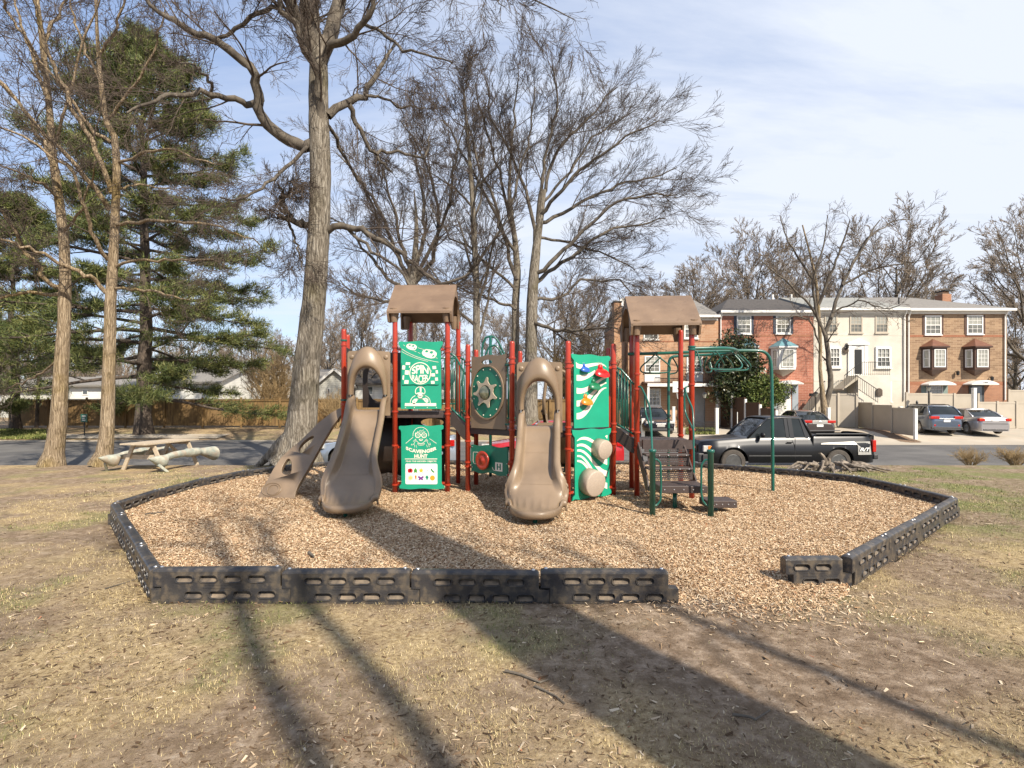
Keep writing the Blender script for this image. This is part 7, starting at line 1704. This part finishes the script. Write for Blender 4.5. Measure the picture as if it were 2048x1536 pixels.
V, Q = join(lst); fastmesh('root', V, Q, M['drift'], t)
# fallen sticks on the near lawn
GS = 'dead sticks lying on the lawn and mulch'
for i, (pts, r, lab) in enumerate([([(1010,1345),(1040,1352),(1080,1368),(1100,1362)],.010,'thin dead stick inside the wide tree shadow'), ([(1465,1435),(1500,1440),(1510,1446),(1540,1425)],.009,'forked dead stick lying on bare soil'),
    ([(290,1030),(330,1026)],.014,'short dead twig on the mulch near the side timbers'), ([(618,1108),(628,1116)],.02,'stubby dark wood piece on the mulch'), ([(210,1180),(250,1168),(280,1160)],.006,'pale straw twig outside the front corner timber'), ([(1070,1375),(1110,1395),(1130,1410)],.008,'curved dead stick on the shaded lawn')]):
    P = []
    for a, b in pts:
        Yq = CAMZ*F/(b-HY); xq = (a-1024)*Yq/F; zz_ = float(gnear(xq, Yq))
        if inpoly(np.array([xq]), np.array([Yq]), BOX)[0]: Yq = (CAMZ-.14)*F/(b-HY); xq = (a-1024)*Yq/F; zz_ = float(mz(xq, Yq))
        P.append((xq, Yq, zz_+r*1.6))
    t = thing('stick', lab, 'stick', P[0], 0, GS); MB().tube(resample(P, 10), np.linspace(r, r*.5, 10), 7).build('wood', M['limb'], t)
# ------------------------------------------------------------------ vehicles (local x forward -> front at x=0, rear at x=L)
M['tyre'] = mat('tyre rubber', (.055,.048,.042), (.075,.063,.053), 9, .85, bump=.3, bscale=40)
M['alloy'] = mat('alloy rim', (.55,.55,.55), (.45,.45,.45), 8, .3, metal=.9); M['steelrim'] = mat('steel rim', (.17,.17,.17), (.12,.12,.12), 8, .4, metal=.7)
M['cglass'] = mat('car glass', (.010,.013,.015), (.022,.027,.028), 1.2, .04, spec=.5)
M['plastic'] = mat('dark trim plastic', (.028,.028,.030), (.04,.04,.042), 12, .55)
M['lens'] = mat('clear lamp lens', (.55,.55,.53), (.40,.40,.40), 30, .08, coat=1); M['tail'] = mat('red lamp lens', (.50,.010,.008), (.36,.006,.006), 20, .12, coat=1); M['amber'] = mat('amber lamp lens', (.70,.22,.02), (.6,.18,.02), 20, .12, coat=1)
def paint(n, c, metal=.35): M[n] = mat(n, c, tuple(v*.93 for v in c), 3, .28, metal=metal, coat=1.0); return M[n]
def vehicle(name, label, cat, loc, rot, L_, Wd, top, base, wheels, rw, green, pm, rim='alloy', lower=None, wb=.93, end=.16, mirror=True, lights=None, plate=True, rails=False, tail=None, bpill=(), cpaint=None, doors=(), nosez=None, tumble=.80, roofcrown=.03, bed=None):
    t = thing(name, label, cat, loc, rot); t['org'] = [0.0, 0.0, 0.0]; nx_ = 90; hw = Wd/2
    xs = np.linspace(0, L_, nx_)
    extra = []
    for wx in wheels: extra += list(np.linspace(wx-rw*1.22, wx+rw*1.22, 30))
    xs = np.unique(np.round(np.sort(np.r_[xs, extra]), 4)); tx = [p[0] for p in top]; tz = [p[1] for p in top]
    rows = []
    for x in xs:
        zt = float(np.interp(x, tx, tz)); e = max(0, 1-x/(end*L_))**2.4*.30+max(0, 1-(L_-x)/(end*L_*.8))**2.6*.22; w = hw*(1-e)
        arch = base
        for wx in wheels:
            d = abs(x-wx)/(rw*1.20)
            if d < 1: arch = max(arch, rw+rw*1.22*math.sqrt(1-d*d))
        side = []
        for v in np.linspace(0, 1, 10):
            z = base+(zt-.05-base)*v; z = max(z, arch) if arch < zt-.1 else max(z, zt-.12)
            y = w*(.945+.055*math.sin(PI*min(1, v*1.15+.05))**.7)-(.05*(v-.75)/.25 if v > .75 else 0); side.append((y, z))
        topr = [(side[-1][0]-.03, zt-.015), (side[-1][0]-.10, zt), (side[-1][0]*.55, zt+roofcrown*.5), (0, zt+roofcrown*.7)]
        full = side+topr; row = [(x, -y, z) for y, z in full]+[(x, y, z) for y, z in full[:-1][::-1]]; rows.append(row)
    m = MB(); m.grid(rows); k = len(rows[0])
    for r_, fl_ in ((rows[0], 1), (rows[-1], 0)): m.add(r_, [tuple(range(k))])
    if bed:   # drop the faces over the open bed
        b0, b1, zf = bed; V = np.concatenate(m.V); keep = []
        for f in m.Fc:
            c = V[list(f)].mean(0)
            if b0 < c[0] < b1 and abs(c[1]) < hw*.86 and c[2] > base+.5 and len(f) == 4 and abs(V[list(f)][:, 2].max()-V[list(f)][:, 2].min()) < .05: continue
            keep.append(f)
        m.Fc = keep
    body = m.build('body', M[pm], t, smooth=True)
    try: body.data.set_sharp_from_angle(angle=math.radians(32))
    except Exception: pass
    m = MB(); m.box(.25, L_-.25, -hw*.80, hw*.80, base+.03, base+.32); m.build('underbody', M['black'], t)
    for wx in wheels:
        m = MB(); m.box(wx-rw*1.15, wx+rw*1.15, -hw*.80, hw*.80, .22, rw*2.1); m.build('wheel_housing', M['black'], t)
    # glasshouse
    (xa, za), (xb, zb), (xc, zc), (xd, zd) = green; yb = hw*wb-.07; yt = yb*tumble
    path = [(xa, za-.03, yb), (xa*.5+xb*.5, (za+zb)/2+.03, (yb+yt)/2+.01), (xb, zb, yt), (xb*.6+xc*.4, max(zb, zc)+.015, yt), (xc, zc, yt), ((xc+xd)/2, (zc+zd)/2+.03, (yb+yt)/2+.01), (xd, zd-.03, yb)]
    m = MB(); m.grid([[(x, -y, z), (x, -y*.5, z+.02), (x, y*.5, z+.02), (x, y, z)] for x, z, y in path])
    for s in (-1, 1): m.add([(x, s*y, z) for x, z, y in path], [tuple(range(len(path)))])
    gl = m.build('window', M['cglass'], t)
    m = MB(); r_ = [(xb-.06, zb-.01), (xb+.02, zb+.022), (xb*.6+xc*.4, max(zb, zc)+.04), (xc-.02, zc+.022), (xc+.06, zc-.01)]
    m.grid([[(x, -yt-.015, z-.03), (x, -yt+.03, z+.005), (x, -yt*.5, z+.03), (x, yt*.5, z+.03), (x, yt-.03, z+.005), (x, yt+.015, z-.03)] for x, z in r_]); m.build('roof', M[pm], t, smooth=True, solid=.02)
    for s in (-1, 1):
        m = MB(); m.tube([(xa-.02, s*(yb+.005), za-.02), (path[1][0], s*((yb+yt)/2+.012), path[1][1]), (xb, s*(yt+.004), zb)], .035, 6); m.build('pillar', M[pm], t, smooth=True)
        m = MB(); m.tube([(xc, s*(yt+.004), zc), (path[5][0], s*((yb+yt)/2+.012), path[5][1]), (xd+.02, s*(yb+.005), zd-.02)], .045, 6); m.build('pillar', M[pm], t, smooth=True)
        for (b0_, b1_, wd_, mm_) in bpill:
            zt2 = max(zb, zc); m = MB(); m.add([(b0_-wd_/2, s*(yb+.012), za-.03), (b0_+wd_/2, s*(yb+.012), za-.03), (b1_+wd_/2, s*(yt+.010), zt2), (b1_-wd_/2, s*(yt+.010), zt2)], [(0,1,2,3)]); m.build('pillar', M[mm_], t, solid=.012)
        if cpaint:
            m = MB(); pz = [(x, s*((yb+.010) if z < za+.12 else (yt+(yb-yt)*max(0,(zb-z))/(zb-za)+.011)), z) for x, z in cpaint]; m.add(pz, [tuple(range(len(pz)))]); m.build('quarter_panel', M[pm], t, solid=.012)
        if mirror:
            m = MB(); m.ball((xa+.38, s*(hw*wb+.09), za+.08), (.06,.12,.085), 12, 8); m.build('mirror', M[pm if mirror is True else mirror], t, smooth=True)
        for dx in doors:
            m = MB(); m.box(dx-.006, dx+.006, s*hw*.965-.02, s*hw*1.001, base+.14, za-.02); m.build('door_gap', M['black'], t)
            m = MB(); m.box(dx-.26, dx-.07, s*hw*.985-.01, s*hw*1.0+.022, za-.17, za-.13); m.build('door_handle', M[pm], t, bevel=.008)
    # wheels
    for wx in wheels:
        for s in (-1, 1):
            yw = s*(hw*.985-.115); m = MB(); W2 = .10
            m.lathe((wx, yw, rw), (0, s, 0), [(rw*.60,-W2),(rw*.93,-W2),(rw,-W2*.7),(rw,W2*.7),(rw*.93,W2),(rw*.66,W2*1.02),(rw*.63,W2*.8)], 32); w_ = m.build('wheel', M['tyre'], t, smooth=False)
            m = MB(); m.lathe((wx, yw, rw), (0, s, 0), [(rw*.64,W2*.85),(rw*.60,W2*.9),(rw*.56,W2*.45),(rw*.2,W2*.4),(rw*.001,W2*.4)], 28)
            if rim == 'alloy':
                for i in range(10): a = 2*PI*i/10; m.bar((wx+rw*.12*math.cos(a), yw+s*W2*.72, rw+rw*.12*math.sin(a)), (wx+rw*.6*math.cos(a), yw+s*W2*.85, rw+rw*.6*math.sin(a)), .035, .03)
                m.lathe((wx, yw, rw), (0, s, 0), [(rw*.16,W2*.4),(rw*.16,W2*.8),(.001,W2*.85)], 14)
            else:
                m.lathe((wx, yw, rw), (0, s, 0), [(rw*.40,W2*.4),(rw*.36,W2*.72),(rw*.26,W2*.72),(rw*.22,W2*.55),(rw*.12,W2*.8),(.001,W2*.82)], 20)
            m.build('rim', M['alloy' if rim == 'alloy' else 'steelrim'], w_)
    return t, hw
def box(par, name, m_, a, b, bev=.012): return MB().box(min(a[0],b[0]), max(a[0],b[0]), min(a[1],b[1]), max(a[1],b[1]), min(a[2],b[2]), max(a[2],b[2])).build(name, M[m_], par, bevel=bev)

# dark grey pickup, front toward -X, parked along the near side of the street
paint('pickup paint', (.009,.010,.013), .35); M['pickup paint'].node_tree.nodes['Principled BSDF'].inputs['Roughness'].default_value = .36; M['pickup paint'].node_tree.nodes['Principled BSDF'].inputs['Coat Weight'].default_value = .35
pz = -.47
t, hw = vehicle('pickup_truck', 'dark grey extended-cab pickup truck parked on the street beside the playground', 'pickup truck', (5.99, 17.40, pz), 0, 5.50, 1.84,
    [(0,.92),(.06,1.02),(.3,1.07),(1.1,1.13),(1.62,1.17),(3.0,1.19),(3.45,1.19),(3.50,1.24),(5.38,1.27),(5.45,1.24),(5.50,1.16)], .36, (.98,4.30), .385,
    [(1.48,1.16),(2.14,1.75),(3.24,1.75),(3.46,1.18)], 'pickup paint', rim='steel', wb=.95, end=.10, mirror='black', bpill=((2.72,2.70,.10,'pickup paint'),(2.86,2.83,.13,'pickup paint'),(3.36,3.22,.16,'pickup paint')), doors=(2.90,), tumble=.84, bed=(3.62,5.36,.7))
# bed lining and rails
box(t, 'bed_floor', 'black', (3.60,-.72,.66), (5.36,.72,.70)); box(t, 'bed_wall', 'black', (3.56,-.80,.68), (5.40,-.74,1.19), 0); box(t, 'bed_wall', 'black', (3.56,.74,.68), (5.40,.80,1.19), 0); box(t, 'bed_wall', 'black', (3.50,-.80,.68), (3.555,.80,1.19), 0); tg = box(t, 'tailgate', 'pickup paint', (5.405,-.80,.62), (5.46,.80,1.235))
box(t, 'bed_rail', 'plastic', (3.56,-.90,1.255), (5.40,-.79,1.285)); box(t, 'bed_rail', 'plastic', (3.56,.79,1.255), (5.40,.90,1.285)); box(t, 'cab_gap', 'black', (3.47,-.90,.42), (3.495,.90,1.19), 0)
m = MB(); m.tube([(3.75,-.66,.88),(3.95,-.66,1.10),(4.35,-.6,1.12),(4.6,-.55,.9)], .03, 8); m.build('tool_bar', M['postw'], t, smooth=True)
M['decal'] = mat('silver decal', (.42,.41,.38), (.36,.35,.33), 6, .35, metal=.3)
m = MB(); ys_ = -hw*1.0-.002
def pk(x, z): return (x, z)
def decf(a, b, c): 
    v = (b-.36)/(.81); y = hw*(.945+.055*math.sin(PI*min(1, v*1.15+.05))**.7)-(.05*(v-.75)/.25 if v > .75 else 0)
    e = max(0, 1-(5.5-a)/(.10*5.5*.8))**2.6*.22
    return np.array([a, -(y*(1-e)+.028+c), b])
top_ = [(3.80+1.5*i/20, .985+.05*math.sin(PI*.5*i/20)) for i in range(21)]
m.poly([(3.72,.975)]+top_+[(5.30,.62),(4.86,.62),(4.86,.90),(4.84,.935),(4.7,.94)]+[(4.6-.9*i/12, .945-.005*i/12) for i in range(13)], decf, 0, .003); dc = m.build('decal', M['decal'], t)
m = MB(); sl = lambda u, v: decf(5.08+.145*u+.05*(v-.5), .735+.11*v, .006)
put_text(m, 'R/T', sl, .03, .9); m.build('lettering', M['white'], dc); m = MB(); put_text(m, 'R/T', lambda u, v: decf(5.08+.16*u+.05*(v-.5), .727+.126*v, .0045), .07, .9); m.build('outline', M['black'], dc)
box(t, 'lower_cladding', 'plastic', (.03,-hw*.93,.36), (.42,-hw*.72,.62)); box(t, 'front_bumper', 'plastic', (-.10,-hw*.86,.36), (.10,hw*.86,.66), .04); box(t, 'rear_bumper', 'plastic', (5.47,-hw*.84,.46), (5.62,hw*.84,.62), .03)
hl = box(t, 'headlight', 'lens', (.055,-hw*.80,.70), (.34,-hw*.90,.90), .02); box(hl, 'indicator', 'amber', (.20,-hw*.895,.71), (.32,-hw*.915,.89), .01); box(t, 'headlight', 'lens', (-.01,hw*.55,.70), (.12,hw*.8,.90), .02)
box(t, 'grille', 'black', (-.025,-hw*.52,.68), (.02,hw*.52,.92)); box(t, 'tail_light', 'tail', (5.36,-hw*.965,.70), (5.475,-hw*.78,1.08), .02); box(t, 'tail_light', 'tail', (5.36,hw*.965,.70), (5.475,hw*.78,1.08), .02); box(t, 'side_moulding', 'plastic', (1.45,-hw*1.0-.006,.56), (3.42,-hw*.97,.60), .006)
m = MB(); m.tube([(1.55,.75,1.15),(1.56,.78,1.75)], .006, 5); m.build('aerial', M['black'], t)

SED = lambda L_, s=1.0: [(0,.62*s),(.05,.70*s),(.25,.76*s),(L_*.27,.92*s),(L_*.5,.93*s),(L_*.78,.96*s),(L_*.86,1.0*s),(L_*.97,1.0*s),(L_*.99,.94*s),(L_,.80*s)]
def sedan(name, label, loc, rot, L_, Wd, H_, pm, cat='car', **kw):
    return vehicle(name, label, cat, loc, rot, L_, Wd, SED(L_), .20, (L_*.195, L_*.775), .325, [(L_*.26,.93),(L_*.42,H_),(L_*.66,H_-.01),(L_*.86,1.0)], pm, bpill=((L_*.52,L_*.52,.08,'black'),), cpaint=[(L_*.70,.93),(L_*.66,H_-.02),(L_*.68,H_-.03),(L_*.86,.99),(L_*.80,.93)], doors=(L_*.53, L_*.71), **kw)
# red sedan behind the play structure
paint('red paint', (.42,.012,.018), .15)
t, hw = sedan('red_car', 'red sedan parked on the street directly behind the play structure', (-1.02, 17.55, -.33), 0, 4.62, 1.78, 1.45, 'red paint'); hl = box(t, 'headlight', 'lens', (.05,-hw*.72,.66), (.36,-hw*.93,.80)); box(hl, 'indicator', 'amber', (.02,-hw*.76,.60), (.22,-hw*.945,.72)); box(t, 'tail_light', 'tail', (4.36,-hw*.95,.72), (4.58,-hw*.6,.94)); box(t, 'side_moulding', 'black', (.55,-hw*1.0-.004,.62), (.95,-hw*.97,.66))
box(t, 'plate', 'white', (4.60,-.25,.55), (4.63,.25,.66))
# pale blue sedan behind the first slide
paint('pale blue paint', (.33,.38,.45), .5)
t, hw = sedan('pale_blue_car', 'pale blue sedan half hidden behind the first slide', (-6.35, 17.5, -.32), 0, 4.55, 1.76, 1.42, 'pale blue paint'); box(t, 'headlight', 'lens', (.05,-hw*.70,.64), (.36,-hw*.93,.78)); box(t, 'indicator', 'amber', (.04,-hw*.80,.66), (.20,-hw*.935,.76)); box(t, 'tail_light', 'tail', (4.30,-hw*.95,.72), (4.52,-hw*.6,.92))
# black sedan facing the street on the pad
paint('black paint', (.018,.015,.022), .4)
t, hw = sedan('black_car', 'black sedan facing the street on the pad of the tan townhouse', ((1322-1024)*28.6/F, 28.6, -.07), math.radians(90), 4.75, 1.80, 1.44, 'black paint')
for s in (-1, 1): box(t, 'headlight', 'lens', (.03,s*hw*.42,.62), (.22,s*hw*.88,.76), .03)
box(t, 'grille', 'alloy', (-.012,-.28,.58), (.02,.28,.62)); box(t, 'bumper', 'plastic', (-.03,-hw*.74,.24), (.06,hw*.74,.36), .02); box(t, 'plate', 'decal', (-.02,-.22,.44), (.0,.22,.55))
# grey-brown sedan seen from the rear
paint('taupe paint', (.085,.070,.068), .5)
def rearparts(t, hw, L_, zl=(.78,.93), yl=(.55,.95), plate_z=(.72,.84), tailm='tail'):
    for s in (-1, 1): box(t, 'tail_light', tailm, (L_-.20,s*hw*yl[0],zl[0]), (L_+.012,s*hw*yl[1]*.86,zl[1]), .02)
    box(t, 'number_plate', 'white', (L_-.02,-.165,plate_z[0]), (L_+.02,.165,plate_z[1]), .004); box(t, 'bumper', 'plastic', (L_-.10,-hw*.70,.24), (L_+.02,hw*.70,.32), .02)
def parked(px, Y, rot_off=0.0):  # tail at the street side
    return ((px-1024)*Y/F, Y)
a = math.radians(-90-6); px_ = parked(1640, 27.6); L_ = 4.63
loc = (px_[0]-math.cos(a)*L_, px_[1]-math.sin(a)*L_, -.22)
t, hw = sedan('grey_brown_car', 'grey-brown sedan with red tail lights parked nose-in behind the pickup', loc, a, L_, 1.80, 1.42, 'taupe paint'); rearparts(t, hw, L_, (.86,1.0), (.42,1.02), (.66,.78))
box(t, 'boot_reflection', 'decal', (L_-.005,-hw*.42,.80), (L_+.014,hw*.42,.98), .02); box(t, 'badge', 'alloy', (L_+.01,-.06,.90), (L_+.024,.06,.96), .01)  # silvery plate stands in for a bright reflection on the boot lid
# blue wagon
paint('blue grey paint', (.105,.135,.19), .5)
a = math.radians(-90-12); L_ = 4.82; px_ = parked(1894, 30.0); loc = (px_[0]-math.cos(a)*L_, px_[1]-math.sin(a)*L_, -.12)
t, hw = vehicle('station_wagon', 'blue-grey station wagon parked nose-in beside the end of the vinyl fence', 'car', loc, a, L_, 1.84, [(0,.70),(.08,.84),(.3,.92),(1.3,1.04),(2.6,1.06),(4.2,1.08),(4.62,1.12),(4.76,1.06),(4.80,.86),(4.82,.75)], .25, (.92,3.72), .345,
    [(1.22,1.05),(2.0,1.60),(4.15,1.58),(4.64,1.14)], 'blue grey paint', bpill=((2.55,2.55,.08,'black'),(3.55,3.5,.08,'black')), cpaint=[(3.95,1.06),(3.95,1.50),(4.15,1.55),(4.62,1.12),(4.5,1.06)], doors=(2.6,3.55))
rearparts(t, hw, L_, (.88,1.04), (.40,1.02), (.70,.84))
for s in (-1, 1):
    m = MB(); m.tube([(2.0,s*.56,1.61),(2.1,s*.56,1.69),(3.9,s*.56,1.68),(4.05,s*.56,1.60)], .022, 8); m.build('roof_rail', M['black'], t, smooth=True)
    box(t, 'reflector', 'tail', (L_-.06,s*hw*.70,.46), (L_+.01,s*hw*.60,.56), .01)
for x_ in (2.5, 3.5): box(t, 'crossbar', 'black', (x_-.03,-.60,1.70), (x_+.03,.60,1.73), .005)
box(t, 'rear_garnish', 'alloy', (L_-.01,-.38,.87), (L_+.016,.38,.90), .005); m = MB(); m.lathe((2.2,-.25,1.70), (0,0,1), [(.05,0),(.07,.12),(.03,.22),(.001,.24)], 10); m.build('roof_mount', M['black'], t); box(t, 'skid_plate', 'plastic', (L_-.08,-hw*.84,.30), (L_+.014,hw*.84,.42), .02)
# silver sedan
paint('silver paint', (.42,.40,.40), .55)
a = math.radians(-90-10); L_ = 4.48; px_ = parked(1991, 29.6); loc = (px_[0]-math.cos(a)*L_, px_[1]-math.sin(a)*L_, -.12)
t, hw = sedan('silver_car', 'silver sedan parked nose-in at the edge of the view beside the blue wagon', loc, a, L_, 1.76, 1.40, 'silver paint'); rearparts(t, hw, L_, (.76,.92), (.58,1.05), (.76,.88)); box(t, 'trim_strip', 'plastic', (L_-.01,-hw*.72,.60), (L_+.012,hw*.72,.63), .003)
for s in (-1, 1): box(t, 'indicator', 'amber', (L_-.16,s*hw*.74,.885), (L_+.014,s*hw*.90,.935), .01)
